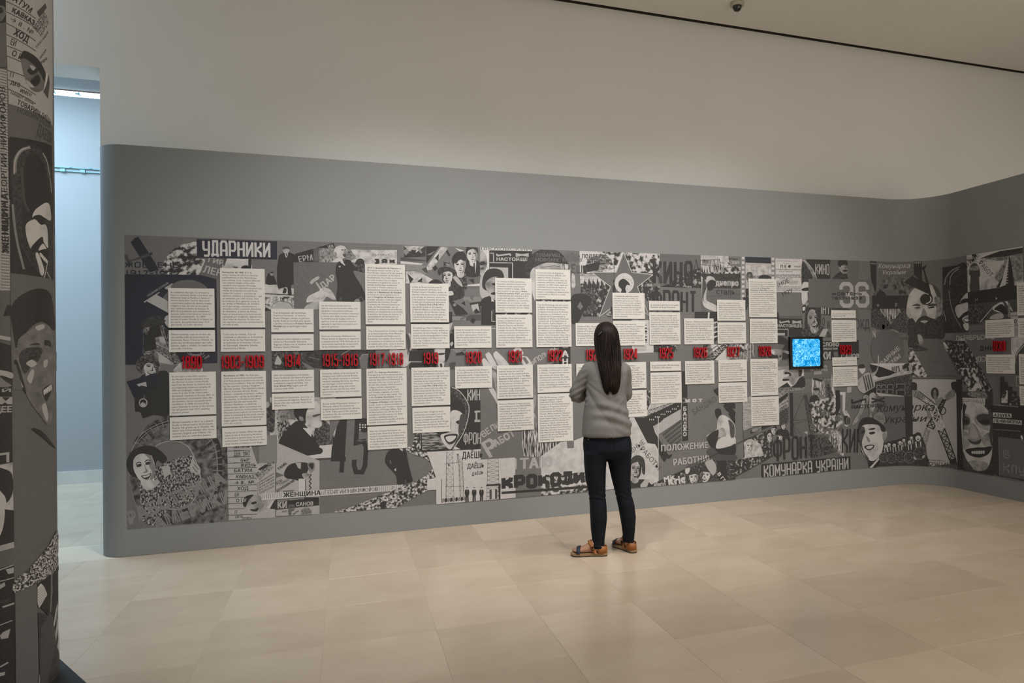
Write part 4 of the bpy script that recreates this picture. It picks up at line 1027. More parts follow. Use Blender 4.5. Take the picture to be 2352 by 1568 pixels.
Pg('G', '1005 1440 1040 1390 1110 1385 1095 1550 1020 1550'); Ln('L', 4, '1005 1440 1040 1390 1110 1385'); Ln('L', 5, '800 1400 840 1370 900 1340'); Ln('M', 5, '440 1420 560 1450')
piece('portrait', 'heavy pale face behind the date of the revolution')
S('skin', '1350 1335 1530 1335 1580 1250 1560 1150 1600 1200 1590 1380 1560 1500 1500 1530 1430 1510 1390 1450'); S('D', '1530 1160 1570 1200 1580 1300 1550 1400 1545 1300'); S('M', '1420 1440 1500 1440 1480 1510 1440 1500')
Pg('K', '1570 1345 1780 1345 1780 1480 1560 1470'); Pg('W', '1565 1472 1900 1468 1900 1478 1565 1482'); Pg('D', '1680 1480 1850 1480 1850 1560 1680 1560')
Z(*FR['D'])
piece('desk_photo', 'seated bald man in profile reading at a desk')
Pg('grainL', '0 410 550 410 590 540 590 920 0 960'); Pg('tweed', '60 615 150 600 200 700 75 790'); Pg('G', '150 480 220 460 215 600 150 590')
S('grainD', '430 600 500 640 540 760 530 800 380 800 380 660'); S('K', '80 890 75 780 150 670 240 605 330 680 385 780 410 830 250 860 130 900')
S('K', '205 560 205 500 250 450 340 440 340 490 300 620 270 660 240 610'); S('skin', '340 490 350 445 395 450 425 520 430 590 435 645 390 665 340 640 300 610 310 520'); S('W', '340 480 360 440 400 452 422 510 400 500'); S('D', '360 560 420 545 425 555 370 575'); S('W', '372 620 430 615 425 650 385 655'); S('M', '245 570 275 575 280 605 250 600')
Pg('W', '275 665 360 670 345 740 320 715'); S('W', '410 830 430 815 520 810 520 860 480 880 420 875'); S('K', '170 870 250 820 420 830 430 880 300 920 180 910'); Pg('W', '75 930 130 890 160 935 110 945'); Pg('W', '140 885 200 935 170 940 130 895'); Pg('W', '300 900 520 870 580 880 520 915 320 935'); Pg('D', '0 940 590 910 590 925 0 965')
piece('group_photo', 'two men in work clothes')
S('grainD', '-60 640 -30 560 -60 480 0 450 40 500 30 700'); El('skinm', -25, 470, 22, 26); S('grainM', '60 600 70 520 110 500 150 510 165 590'); El('skinm', 110, 490, 20, 24)
piece('numeral_pair', 'giant black condensed figures')
Pg('G', '590 596 815 596 815 1080 500 1080')
T('K', '4', 505, 1058, 636, 1058, 600, font='s', wt=.30, gap=.1); Pg('G', '500 590 590 590 530 720 500 800'); T('K', '5', 680, 1054, 812, 1054, 470, font='s', wt=.30, gap=.1)
Pg('G', '720 770 815 770 760 780'); S('K', '735 660 770 620 815 600 815 690 770 700'); 
with batch():
    for k in range(7):
        El('W', 755 + (k % 3) * 22, 640 + (k // 3) * 20, 7, 7)
piece('alphabet_cards', 'index of printed words on pale cards')
Pg('L', '-90 725 415 940 415 1385 -90 1410'); Pg('M', '-90 725 60 725 60 960 -90 960')
piece('index_page', 'index page with thumb-cut rows of words')
Z(*FR['B'])
Pg('L', '920 820 1120 815 1170 965 1330 960 1330 1415 932 1440')
rows = [('ЗИМНЯ', 970, 1108, 835, 22), ('ДЕВ   МАТ', 975, 1110, 898, 32), ('БЫЕ', 1030, 1110, 948, 24), ('ЖИЗНЬ', 1030, 1162, 992, 26), ('БАТУМ', 975, 1128, 1036, 26), ('КАВКАЗ', 990, 1145, 1086, 24), ('→ 8 . №.', 975, 1155, 1136, 26), ('ХОД', 1002, 1098, 1186, 27), ('ЕЙ', 982, 1018, 1240, 26), ('О ЮГ', 992, 1095, 1288, 27), ('П', 982, 1005, 1386, 26), ('ДЕВ', 985, 1050, 1418, 18), ('ИМЕН', 1045, 1125, 1430, 16)]
with batch():
    for t_, xa, xb, yb, hh in rows:
        T('K', t_, xa, yb, xb, yb - 3, hh, .025)
with batch():
    for k, yb in enumerate((860, 912, 962, 1004, 1052, 1098, 1148, 1198, 1250, 1300, 1344, 1396)):
        Ln('D', 5, [(922, yb), (1168 if k > 2 else 1112, yb - 8)])
with batch():
    for k in range(3):
        lined('D', 972, 870 + 52 * k - 20, 1060, 876 + 52 * k - 20, 1, 6, k)
piece('face_cutout', 'sleeping dark face laid on the word index')
S('skinm', '1050 1290 1080 1240 1170 1225 1250 1275 1250 1340 1180 1375 1090 1370 1060 1340'); S('K', '1050 1290 1075 1238 1140 1225 1100 1270 1070 1330'); S('K', '1110 1345 1150 1345 1180 1330 1170 1360 1130 1362'); S('K', '1120 1290 1160 1280 1165 1295 1130 1305'); S('M', '1180 1300 1230 1300 1210 1340'); T('W', 'ЮГ', 1040, 1284, 1085, 1280, 22, .03)
Pg('W', '1250 1330 1310 1265 1275 1340'); Pg('K', '1275 1342 1320 1265 1330 1345'); 
piece('word_collage', 'slanting words in assorted types')
Pg('K', '1178 1010 1245 968 1262 985 1192 1020'); T('K', 'ЖЕ-ЛЕЗНО', 1172, 1080, 1290, 975, 30, .03); T('D', 'ДОРОЖН', 1190, 1100, 1310, 1000, 28, .0)
with batch():
    for k in range(5):
        T('D', ['путешествие', 'скитания', 'сельская', 'про по ра', 'города'][k], 1172, 1178 + k * 22 - 40, 1315, 1050 + k * 26, 15, .01)
Pg('D', '1322 960 1328 960 1328 1410 1322 1410')
Z(*FR['D'])
T('K', 'ЖЕЛЕЗ', -60, 1020, 40, 960, 18); T('K', 'ТАМБ', 75, 1020, 145, 965, 20, .03); Pg('H', '50 1035 118 1060 50 1085'); Pg('D', '45 1095 52 1095 52 1190 45 1190')
T('K', 'БОЙ', 62, 1142, 110, 1110, 24, .0); T('D', 'ГОЛОС', 90, 1148, 165, 1100, 18); T('K', 'АВТОМОБИЛЬНЫЙ', 62, 1205, 210, 1110, 20, .02); T('K', 'РОМАН', 110, 1203, 205, 1195, 12, .03)
piece('telephone_figure', 'headless figure in dark jacket holding a telephone receiver')
S('K', '118 1050 150 985 210 958 300 955 330 985 300 1060 270 1110 200 1095 140 1085'); Pg('L', '215 958 262 958 258 1010 235 1000'); S('M', '318 960 370 955 375 1010 345 1040 325 1010'); S('K', '325 970 365 960 360 1010 340 1000'); S('skinm', '270 1050 320 1045 335 1080 290 1090')
Pg('W', '240 1090 300 1090 300 1200 240 1200'); Ln('K', 5, '298 1095 298 1190'); Ln('K', 6, [(338 + 9 * math.sin(k * 1.6), 1050 + k * 9) for k in range(16)])
piece('slip', 'black slip with a poet announced in capitals')
Pg('K', '50 1250 412 1245 412 1312 50 1350'); T('L', 'предоставляется', 60, 1280, 285, 1262, 16, .02); T('L', 'КИ', 62, 1338, 148, 1332, 50, .06); T('H', 'р', 155, 1360, 212, 1356, 62, .08); T('L', 'САНОВ', 218, 1320, 365, 1312, 30, .05)
Pg('H', '155 1350 180 1350 180 1395 160 1395'); T('D', '1930', 100, 1372, 145, 1368, 14); El('M', 305, 1372, 48, 42); T('K', 'ТБЦ', 275, 1395, 340, 1368, 34, .0); T('D', 'БЫЛИ', 195, 1395, 245, 1365, 15)
piece('paper_ruler', 'pale striped tape lettered like a ruler')
Pg('W', '-70 1215 1112 1138 1114 1187 -70 1270')
with batch():
    for k in range(74):
        x = -60 + k * 15.8
        if 105 < x < 425 and k % 2: continue
        if 455 < x < 900 and k % 3: continue
        y = 1214 - (x + 60) * .0655; Ln('D', 3, [(x, y + 4), (x + 2, y + 44)])
T('K', 'ЖЕНЩИНА', 112, 1246, 428, 1224, 36, .035); T('D', 'ГЕОРГИЙ НИКИФОРОВ', 458, 1222, 905, 1192, 30, .01); T('D', '33', 1030, 1186, 1042, 1156, 16)
piece('crowd_wave', 'swirling band packed with a crowd')
S('crowdf', '550 1372 700 1320 900 1240 1100 1160 1280 1080 1365 1005 1370 985 1300 920 1190 880 1140 845 1160 820 1300 870 1400 930 1470 1010 1440 1080 1330 1180 1200 1250 1060 1330 1040 1340')
S('crowdf', '1190 840 1225 700 1250 690 1262 860')
S('K', '930 1290 970 1280 968 1340 935 1345')
piece('suit_figure', 'headless black-suited man with a hand on his hip')
S('K', '965 935 985 870 1040 835 1110 835 1140 860 1160 960 1185 1060 1192 1110 1120 1135 1070 1137 1060 1070 1030 1030 985 980'); Pg('G', '1003 940 1012 935 1016 965 1006 962'); Pg('W', '1040 1015 1055 1000 1058 1028'); Pg('W', '1078 836 1112 836 1112 862'); Ln('G', 4, '1132 1095 1138 1135')
# --- middle
Z(*FR['E'])
piece('abstract_painting', 'abstract picture of bars, wedges and crystal shapes')
Pg('G', '0 118 925 140 940 1060 560 1060 560 900 0 900'); Pg('grainK', '40 122 290 128 290 250 40 260'); Pg('grainL', '40 122 285 126 180 200 90 180'); Pg('K', '295 130 450 132 300 330'); Pg('grainL', '300 370 470 135 560 138 360 400 310 410')
for q in (('M', '30 185 60 160 105 190 60 235'), ('K', '120 170 185 175 150 240'), ('M', '190 155 215 140 255 200 235 215'), ('D', '0 255 290 290 290 305 0 300'), ('W', '0 300 265 330 240 345 0 330'), ('M', '0 330 235 345 290 360 290 410 0 410'), ('K', '400 265 445 215 440 305'), ('K', '525 185 545 172 582 232 560 250'), ('K', '370 375 405 350 435 385 395 420'), ('K', '500 310 580 325 500 365'), ('M', '520 330 545 325 575 350 550 365'), ('M', '160 370 260 480 300 440 240 390'), ('grainL', '60 420 200 420 460 560 60 560'), ('K', '80 445 150 510 110 560'), ('K', '190 540 255 490 250 545'), ('D', '245 390 300 370 320 440 280 430'), ('M', '300 230 405 180 350 230'), ('W', '630 145 740 180 690 190'), ('H', '700 470 930 470 930 620 700 620'), ('W', '740 580 930 560 930 590 740 590'), ('K', '790 515 850 505 855 570'), ('M', '730 710 930 720 930 770 730 770'), ('H', '800 720 850 690 840 770'), ('K', '560 750 640 745 790 920 640 930'), ('M', '605 805 640 785 650 815 620 830'), ('G', '600 760 790 750 790 890'), ('K', '705 790 745 765 755 820'), ('K', '800 790 925 770 930 900 870 910'), ('L', '820 810 900 795 920 890 880 850 840 890'), ('D', '600 930 930 920 930 990 600 995'), ('M', '600 940 760 945 760 990 600 990'), ('H', '685 970 820 895 830 915 700 990'), ('K', '810 1000 835 960 875 980 845 1030'), ('K', '560 890 600 890 600 1060 560 1060'), ('K', '590 1110 630 1080 620 1150')):
    Pg(*q)
Z(*FR['E'])
piece('portrait', 'young man in a dark suit, hindmost of three')
S('K', '760 300 800 270 880 290 920 330 920 470 760 470'); Pg('W', '835 310 880 300 870 450'); Fa(832, 225, 140, 190, -5, 'short', shade='M', light=1); Pg('K', '845 325 862 320 868 440 852 420')
piece('portrait', 'dark-haired young man, middle of three')
S('grainD', '600 440 640 400 740 420 770 520 760 640 620 640'); S('K', '598 310 605 250 650 200 720 190 758 230 755 290 640 290 630 380'); Fa(690, 350, 150, 200, -4, 'none', shade='M', light=1); S('K', '608 290 660 240 740 250 755 300 690 285 640 330')
piece('portrait', 'young man in a flat cap, foremost of three')
S('grainK', '560 560 620 500 700 520 740 640 720 730 560 740'); Fa(537, 475, 150, 190, -2, 'none', shade='D', light=-1); S('grainK', '430 430 445 385 510 365 600 385 645 430 630 455 560 420 480 440 455 465'); S('L', '610 490 650 480 700 540 720 600 660 560'); S('W', '560 655 600 650 615 690 560 700'); S('K', '330 560 370 520 430 515 480 560')
piece('poster', 'black poster of white angular frames and wide capitals')
Pg('W', '925 140 1030 140 1040 440 925 460'); Pg('K', '1030 178 1525 186 1530 1050 935 1040 935 840 1050 800 1030 500'); Pg('W', '925 140 1525 155 1525 185 925 172'); T('D', 'ШКЛОВСКИЙ', 928, 170, 1520, 180, 24, .0)
Ln('L', 10, '1040 210 1080 210 1080 310'); Ln('L', 10, '1035 318 1300 322 1300 500'); Pg('L', '1035 370 1250 378 1250 500 1035 500'); Ln('L', 9, '935 830 1060 830 1060 1000 1110 1000'); Ln('L', 9, '1060 1082 1540 1078'); T('L', 'ИХ', 1112, 250, 1498, 252, 44, font='f', wt=.42, gap=.25); T('L', 'НАСТОЯЩЕ', 1112, 294, 1480, 298, 34, .05)
piece('portrait', 'man with receding curls in three-quarter view')
S('L', '935 460 1040 430 1110 430 1110 720 935 720'); S('K', '935 760 1000 715 1110 720 1110 1000 1070 920 1050 870 935 830'); S('K', '950 600 955 500 1000 410 1090 385 1170 410 1200 470 1190 500 1110 520 1080 560 1020 640 990 640'); S('skinm', '985 560 1040 500 1110 480 1160 500 1110 500 1110 740 1050 720 1000 640'); S('K', '1060 560 1110 555 1110 580 1070 580'); S('K', '1050 670 1110 660 1110 690 1060 690'); Pg('W', '1055 720 1090 770 1055 770'); Pg('D', '1060 860 1090 860 1085 920 1065 915')
piece('portrait', 'half face of a squinting man')
S('skinm', '925 200 960 190 995 240 1005 330 980 420 930 450'); S('K', '925 310 975 305 985 335 930 350'); S('D', '930 380 970 370 965 400 930 400')
piece('portrait', 'large dark-capped head with only the brow visible')
S('grainK', '1445 440 1455 330 1520 230 1620 170 1720 158 1830 185 1910 260 1960 360 1965 480 1900 400 1570 400 1570 700 1530 560 1500 500'); S('skinm', '1560 400 1580 360 1700 320 1850 330 1960 380 1965 405'); S('skin', '1505 440 1565 400 1570 740 1545 720 1520 620'); Ln('D', 6, '1620 375 1780 355 1900 370'); Pg('streakv', '1860 330 1965 340 1965 400 1860 400')
T('H', 'ТОВАРИЩ', 1570, 246, 1855, 252, 36, .03); T('H', 'НОВОМУ', 1565, 302, 1840, 308, 36, .03)
piece('photo_fragment', 'scraps of pictures between two text panels')
Pg('crowdd', '1110 900 1530 900 1530 925 1110 925'); Pg('crowdd', '1570 745 1975 745 1975 772 1570 772'); Pg('K', '120 1010 560 1012 560 1035 120 1035'); Pg('L', '520 1040 608 1012 580 1100 560 1120'); S('K', '570 1160 620 1150 640 1300 570 1310'); S('L', '575 1260 600 1235 612 1260 590 1290')
piece('portrait', 'long pale face behind the date 1919')
S('K', '200 1320 380 1320 400 1560 120 1560 120 1470'); S('skin', '400 1320 520 1320 525 1420 490 1480 450 1490 415 1450'); S('K', '520 1320 580 1320 560 1420 520 1470'); S('D', '440 1370 510 1365 505 1385 450 1392'); Pg('W', '430 1480 510 1480 500 1560 450 1560'); Pg('K', '455 1490 480 1490 490 1560 465 1560'); Pg('W', '100 1465 250 1468 250 1474 100 1472')
Pg('M', '590 1320 910 1315 900 1370 640 1360'); Pg('K', '640 1375 720 1350 760 1400 690 1450 660 1440'); Pg('D', '570 1480 660 1470 650 1560 560 1560'); Pg('H', '690 1340 760 1320 750 1350'); 
piece('hand_poster', 'raised open hand against grey, with slanting slogan')
Pg('G', '930 1320 1990 1320 1990 1560 640 1560 640 1400 900 1380')
S('skin', '945 1470 950 1440 985 1435 1060 1540 980 1545'); S('skin', '988 1400 1000 1370 1040 1370 1130 1540 1070 1540'); S('skin', '1078 1390 1090 1360 1130 1358 1270 1520 1160 1530 1100 1440')
Pg('W', '1305 1335 1345 1300 1390 1300 1430 1370 1410 1400 1470 1410 1540 1500 1510 1540 1420 1500 1375 1400'); Pg('G', '1345 1340 1375 1325 1395 1370 1370 1385'); Pg('G', '1410 1420 1450 1415 1490 1480 1460 1500')
T('L', 'ЫПОЛНИМ', 1528, 1510, 1815, 1345, 62, font='s', wt=.24, gap=.14); T('L', 'ПЛАН', 1680, 1540, 1790, 1480, 30, font='s', wt=.24)
Pg('K', '1838 1300 1972 1295 1975 1500 1840 1505'); T('W', 'А', 1876, 1412, 1955, 1410, 66, .05); T('W', 'Н', 1876, 1500, 1955, 1498, 62, .05); Pg('W', '1880 1296 1950 1294 1945 1306 1885 1308')
Z(*FR['F'])
S('skin', '790 355 830 355 875 430 872 500 850 460'); S('skinm', '820 200 868 240 872 420 850 330'); S('skinm', '1190 330 1215 360 1220 480 1198 560 1195 440'); S('skinm', '1198 580 1235 650 1240 720 1200 720')
piece('lettering', 'slanting pale slogan capitals')
T('L', 'ВЕЛИКИ', 745, 805, 985, 648, 60, font='s', wt=.24, gap=.14); Pg('L', '725 850 800 805 845 830 855 870 830 905 795 910 830 975 800 985 725 860'); Pg('G', '762 855 800 838 820 860 800 885 780 890')
T('L', 'АБОТ', 855, 888, 1040, 778, 60, .06)
piece('hands_crowd', 'sea of raised hands')
S('streakv', '1100 740 1200 730 1240 650 1250 840 1415 835 1418 955 1130 970 1100 900')
piece('film_poster', 'dark film poster with a smiling hooded woman')
Pg('K', '185 755 450 745 450 350 718 360 720 905 185 930'); Pg('streak', '190 760 320 750 420 900 195 920')
S('grainD', '450 345 520 370 580 440 612 520 605 620 560 760 480 890 430 900 420 760 450 500'); Lc('W', 6, '460 345 530 385 590 460 616 530 604 640 560 770 470 910'); S('K', '450 420 530 460 580 540 570 640 520 560 450 560')
S('skin', '450 580 500 555 560 590 575 660 545 740 500 830 450 905 400 870 360 780 450 740'); S('K', '500 655 570 640 585 660 520 680'); S('D', '540 600 590 600 570 700 530 780 520 720'); S('K', '390 790 450 770 515 775 490 840 430 860'); S('W', '405 800 450 785 500 790 470 830 430 840'); Pg('W', '490 880 540 905 480 910')
T('L', 'КИН', 600, 472, 716, 470, 108, font='s', wt=.28, gap=.14); Pg('L', '665 560 716 558 716 575 690 576 690 640 716 640 716 662 665 662 665 640 675 640 675 580 665 580'); T('L', 'ФРОН', 565, 864, 722, 862, 108, font='s', wt=.28, gap=.14)
piece('plate', 'sketch sheet with pylons, shouting words and three workers')
Pg('W', '235 930 720 905 720 1000 1030 980 1035 1345 330 1403 320 1270 240 1275 240 1180 320 1160'); Pg('W', '322 1160 720 1000 780 1000 780 1370 322 1404')
T('K', 'ДАЁШЬ', 552, 992, 740, 984, 58, .03); T('K', 'ДАЁШЬ', 598, 1082, 752, 1072, 42, .03, skew=.08); T('K', 'ДАЁШЬ', 642, 1145, 745, 1128, 28, .03, skew=.1)
with batch():
    for (a_, b_, c_, d_) in ((415, 925, 405, 1390), (470, 920, 480, 1385), (520, 940, 545, 1370), (555, 990, 570, 1370)):
        Ln('D', 2.4, [(a_, b_), (c_, d_)])
lattice('D', 1.6, 418, 930, 410, 1380, 470, 930, 480, 1380, 9); lattice('D', 1.6, 520, 950, 535, 1370, 556, 1000, 572, 1360, 9)
lattice('D', 2.2, 785, 1000, 775, 1370, 878, 990, 890, 1360, 10); Pg('K', '770 1225 900 1215 900 1232 770 1240'); Pg('D', '800 1270 870 1265 870 1350 800 1355'); Pg('W', '820 1270 850 1268 850 1350 820 1352'); Pg('K', '880 1230 900 1230 898 1360 882 1362')
with batch():
    for k in range(9):
        Pg('K' if k % 2 else 'M', [(372 + k * 24, 1355 - k * 2), (392 + k * 24, 1345 - k * 2), (398 + k * 24, 1375 - k * 2), (376 + k * 24, 1388 - k * 2)])
Ln('K', 5, '368 1175 370 1390'); Ln('D', 3, '400 1245 560 1240'); Ln('D', 3, '395 1040 545 1020'); El('K', 435, 1048, 7, 10); El('K', 512, 955, 5, 8); Ln('K', 3, '512 960 508 1030'); 
for cx_ in (598, 662, 728):
    person(cx_, 1248, 138)
piece('lettering', 'pale wide capitals over black block capitals')
Pg('G', '1035 990 1265 975 1265 1330 1035 1345'); T('L', 'ТАЮ', 1075, 1082, 1372, 1066, 88, .05); Pg('L', '1030 990 1045 990 1045 1085 1030 1087')
Pg('grainW', '1265 968 1420 855 1440 838 1560 828 2070 630 2316 612 2316 1215 1700 1290 1265 1330'); Pg('crowd', '1265 1150 1700 1110 1700 1300 1265 1330'); Pg('G', '1495 835 1560 832 1560 895 1500 898')
T('L', 'Ю', 1268, 1070, 1372, 1064, 88, .05)
T('K', 'КРОКОДИЛ', 908, 1282, 1760, 1215, 132, font='s', wt=.36, gap=.06); Pg('K', '908 1288 1780 1226 1780 1250 908 1310'); 
for cx_, cy_ in ((1325, 1165), (1400, 1160), (1460, 1165)):
    El('skin', cx_, cy_, 15, 22); El('K', cx_, cy_ - 14, 15, 9); El('D', cx_, cy_ + 4, 8, 3)
# --- star and troops
Z(*FR['G'])
piece('troops_photo', 'marching troops and rows of guns')
Pg('W', '258 170 770 188 680 430 400 430 380 440 258 450'); Pg('crowd', '440 180 750 190 680 380 560 420 500 420 590 300'); Pg('streak', '380 260 560 220 640 300 520 430 380 430 300 400'); Pg('K', '290 360 500 300 480 400 300 440')
Pg('crowd', '770 188 1190 195 1190 440 860 435'); Pg('crowdl', '800 190 1190 196 1190 230 800 220')
Pg('grainL', '262 455 560 455 620 600 480 945 330 945 270 700'); Pg('crowdd', '268 560 620 580 500 945 300 945 270 760'); Pg('grainD', '270 600 420 580 460 900 300 920')
with batch():
    for k in range(6):
        Pg('K', [(300 + k * 52, 600), (315 + k * 48, 520 - (k % 2) * 20), (345 + k * 48, 560), (330 + k * 50, 640)]); Ln('D', 4, [(320 + k * 50, 500), (330 + k * 50, 720)])
Ln('D', 5, '262 470 600 470'); Ln('W', 8, '262 500 560 495')
Pg('crowdd', '940 600 1190 590 1190 780 1060 780 960 680'); Pg('crowdd', '860 436 1115 450 1115 590 940 600')
S('K', '160 740 220 680 330 690 400 740 380 790 300 900 240 1010 160 1010'); Pg('G', '230 830 265 770 300 830 270 870'); S('grainL', '170 450 200 470 210 580 190 610 165 590')
piece('star', 'five-pointed grey star with a white outline')
Pg('H', '768 200 866 432 1112 458 930 600 1062 930 1014 900 770 740 485 945 618 598 398 430 684 430')
Ln('W', 7, '768 200 866 432 1112 458 930 600 1062 930 930 830 770 720 620 850 485 945 618 598 398 430 684 430', True)
Pg('H', '620 850 770 660 940 840 770 900'); El('W', 778, 558, 112, 118); S('K', '740 670 745 630 712 590 718 535 765 505 815 535 842 570 838 582 808 578 790 620 800 672'); El('W', 812, 598, 12, 14)
with batch():
    for x_, y_ in ((768, 485), (800, 505), (826, 515), (858, 520), (872, 555), (860, 590), (850, 630), (815, 625)):
        Ln('D', 3, [(x_ - 9, y_ - 6), (x_, y_), (x_ - 8, y_ + 7)])
El('K', 676, 318, 24, 30); Ln('K', 4, '660 340 655 650'); El('K', 657, 535, 12, 14); S('K', '640 590 668 585 675 665 645 665'); S('K', '610 930 620 840 640 850 645 945'); Pg('streak', '520 940 620 880 640 950')
piece('lettering', 'dark shouting capitals over the troops')
T('H', 'ДАЁШЬ', 78, 255, 270, 262, 42, .04); T('D', 'ПОДДЕРЖ', 285, 265, 560, 270, 42, .04); T('H', 'РАБОЧЕМУ', 60, 305, 290, 312, 42, .04); T('D', 'ЖУРНАЛУ', 340, 318, 610, 320, 40, .03); T('D', 'ЁШЬ', 165, 440, 345, 445, 100, font='s', wt=.22, gap=.2)
piece('construction_photo', 'crane and scaffolding photographs')
Pg('H', '1190 205 1662 212 1665 615 1190 600'); Pg('crowdd', '1430 470 1670 440 1670 615 1190 600 1300 560'); Pg('crowdd', '1480 430 1665 380 1665 480 1480 500'); Ln('K', 10, '1610 280 1660 500'); Ln('K', 6, '1610 285 1590 400 1640 480'); T('D', 'СЪЁМКИ', 1208, 252, 1305, 254, 10)
Z(*FR['I'])
Pg('grainL', '148 115 612 130 612 350 150 330'); Pg('crowd', '148 190 612 230 612 350 320 350 150 340'); Pg('streakv', '150 180 370 180 370 330 150 330'); Pg('L', '160 120 330 125 330 190 160 180'); Ln('D', 6, '150 190 370 180'); Ln('D', 5, '150 240 612 290'); Pg('G', '470 130 612 132 612 270 480 250'); lattice('L', 4, 430, 140, 380, 320, 470, 140, 400, 330, 6)
T('L', 'Гиганты', 500, 235, 600, 232, 42, .04); T('K', 'Бетонные', 470, 185, 575, 188, 26, .03); Pg('grainK', '155 345 612 345 612 520 155 510'); T('L', 'днепро', 320, 480, 592, 486, 62, .06); T('D', 'сталь', 325, 582, 552, 590, 60, .02); Pg('H', '160 520 612 530 615 650 160 790')
T('L', 'днепро', 320, 480, 592, 486, 62, .06); T('K', 'сталь', 325, 582, 552, 590, 60, .02); Ln('D', 5, '215 610 615 580'); Ln('D', 4, '250 680 320 610 260 640'); Ln('D', 4, '480 650 500 590 540 650 560 590')
piece('lettering', 'giant dark condensed capitals in two lines')
Z(*FR['G'])
T('K', 'КИНО', 1110, 575, 1575, 590, 292, font='s', wt=.33, gap=.16); T('K', 'ФРОНТ', 1105, 895, 1620, 908, 262, font='s', wt=.30, gap=.1)
Ln('M', 3, '1190 210 1190 600'); 
piece('worker_photo', 'bent bare-backed labourer')
S('skin', '1668 478 1720 520 1740 480 1790 478 1830 510 1835 570 1800 600 1760 640 1740 620 1730 700 1740 760 1850 820 1850 885 1780 870 1700 820 1678 700 1675 560'); S('K', '1740 560 1780 520 1830 530 1840 580 1790 640 1745 630'); S('D', '1690 500 1730 560 1730 620 1700 700 1695 780 1680 700')
piece('floor_plan', 'dark architectural shapes and pale beams')
Pg('K', '1595 890 1855 890 1860 1000 1820 1000 1820 1260 1850 1270 1850 1300 1810 1290 1810 970 1595 965'); Pg('W', '1750 895 1770 895 1765 970 1745 970'); Pg('K', '1850 1000 1870 1010 1870 1200 1815 1260'); 
with batch():
    for k in range(4):
        Pg('W', [(1818, 1010 + k * 55), (1860, 1000 + k * 55), (1860, 1012 + k * 55), (1818, 1030 + k * 55)])
Pg('W', '705 990 1140 985 1140 1360 870 1372 870 1280 705 1280'); 
with batch():
    for k in range(7):
        Pg('K' if k % 3 == 2 else 'D', [(1016, 1040 + k * 33), (1042, 1040 + k * 33), (1042, 1048 + k * 33 + (k % 3) * 8), (1016, 1048 + k * 33 + (k % 3) * 8)])
lined('D', 890, 1282, 1035, 1345, 4, 4, 3); Pg('crowdd', '1118 1275 1392 1272 1392 1350 1118 1360')
with batch():
    for k in range(5):
        S('K', [(1160 + k * 42, 1350), (1170 + k * 42, 1290), (1185 + k * 42, 1285), (1195 + k * 42, 1350)])
Pg('W', '870 980 940 978 940 984 870 986'); Pg('D', '645 975 860 975 860 992 645 994')
# --- below the dates, middle right
Z(*FR['H'])
piece('dark_strip', 'dark upright bar crossing the grey field')
Pg('H', '800 120 1130 120 1130 500 800 500'); Pg('K', '1120 205 1168 205 1178 830 1125 835'); T('L', 'ПОСЛ', 1128, 458, 1165, 458, 12); T('L', 'ЕДНИЙ', 1122, 490, 1172, 490, 10)
with batch():
    for i_, c_ in enumerate('БАНДЖО'):
        T('W', c_, 1132, 560 + i_ * 45.5, 1166, 560 + i_ * 45.5, 34, .05)
Pg('W', '1125 880 1178 876 1178 884 1125 888'); Pg('K', '1125 860 1180 856 1180 878 1125 880'); Pg('H', '1125 940 1180 938 1180 950 1125 952')
piece('ship_photo', 'deck of a ship and a harbour')
Pg('grainW', '650 620 905 615 905 1200 860 1215 780 1200 650 1180'); Pg('grainL', '800 380 840 490 1120 490 1110 560 870 730 800 620'); Pg('crowdd', '800 380 835 380 838 490 805 560')
Pg('K', '690 620 780 620 1060 490 1115 485 1110 560 860 700 880 760 905 800 1000 960 965 1020 940 985 880 860 840 855 810 850'); Pg('L', '960 630 1110 545 1110 640 900 780 870 720'); 
with batch():
    for k in range(6):
        Pg('D', [(945 + k * 20, 770 + k * 26), (1115, 640 + k * 42), (1115, 656 + k * 42), (952 + k * 20, 788 + k * 26)])
S('K', '975 960 990 945 1005 960 1030 950 1020 980 990 985'); lattice('K', 3, 810, 600, 1090, 500, 815, 560, 1080, 470, 9)
with batch():
    for k in range(16):
        El('W', 830 + k * 17, 640 - k * 8 + (k % 3) * 8, 4, 7)
Pg('W', '905 615 910 615 910 1210 905 1210')
piece('lettering', 'slanting thin capitals on pale ground')
T('K', 'ЗРЫВНЫЕ', 590, 1010, 790, 850, 42, .0); T('D', 'РАБОТЫ', 738, 905, 905, 1100, 44, .0)
piece('portrait', 'smiling woman in a headscarf, hair tied back')
S('K', '640 1260 660 1190 720 1180 790 1180 850 1230 860 1265'); Fa(705, 1085, 120, 180, 4, 'none', 'skinm', smile=True, shade='K', light=1); S('grainK', '655 1030 680 975 730 960 775 990 790 1060 785 1130 765 1130 755 1060 720 1020 670 1040 658 1080'); Pg('L', '745 1225 790 1175 830 1180 800 1258 750 1262'); El('W', 768, 1135, 7, 7)
piece('lettering', 'pale spaced capitals in two lines')
T('L', 'ПОЛОЖЕНИЕ', 930, 925, 1360, 892, 52, .045); T('L', 'РАБОТНИЦ', 1040, 1054, 1400, 1008, 54, .05); T('W', 'м о т', 1150, 484, 1305, 480, 34, .06); T('D', 'БАНДЖО', 1228, 602, 1440, 470, 50, -.002)
Pg('K', '1165 468 1310 462 1310 484 1165 490') if False else None
piece('drummer_photo', 'bare-backed seated drummer')
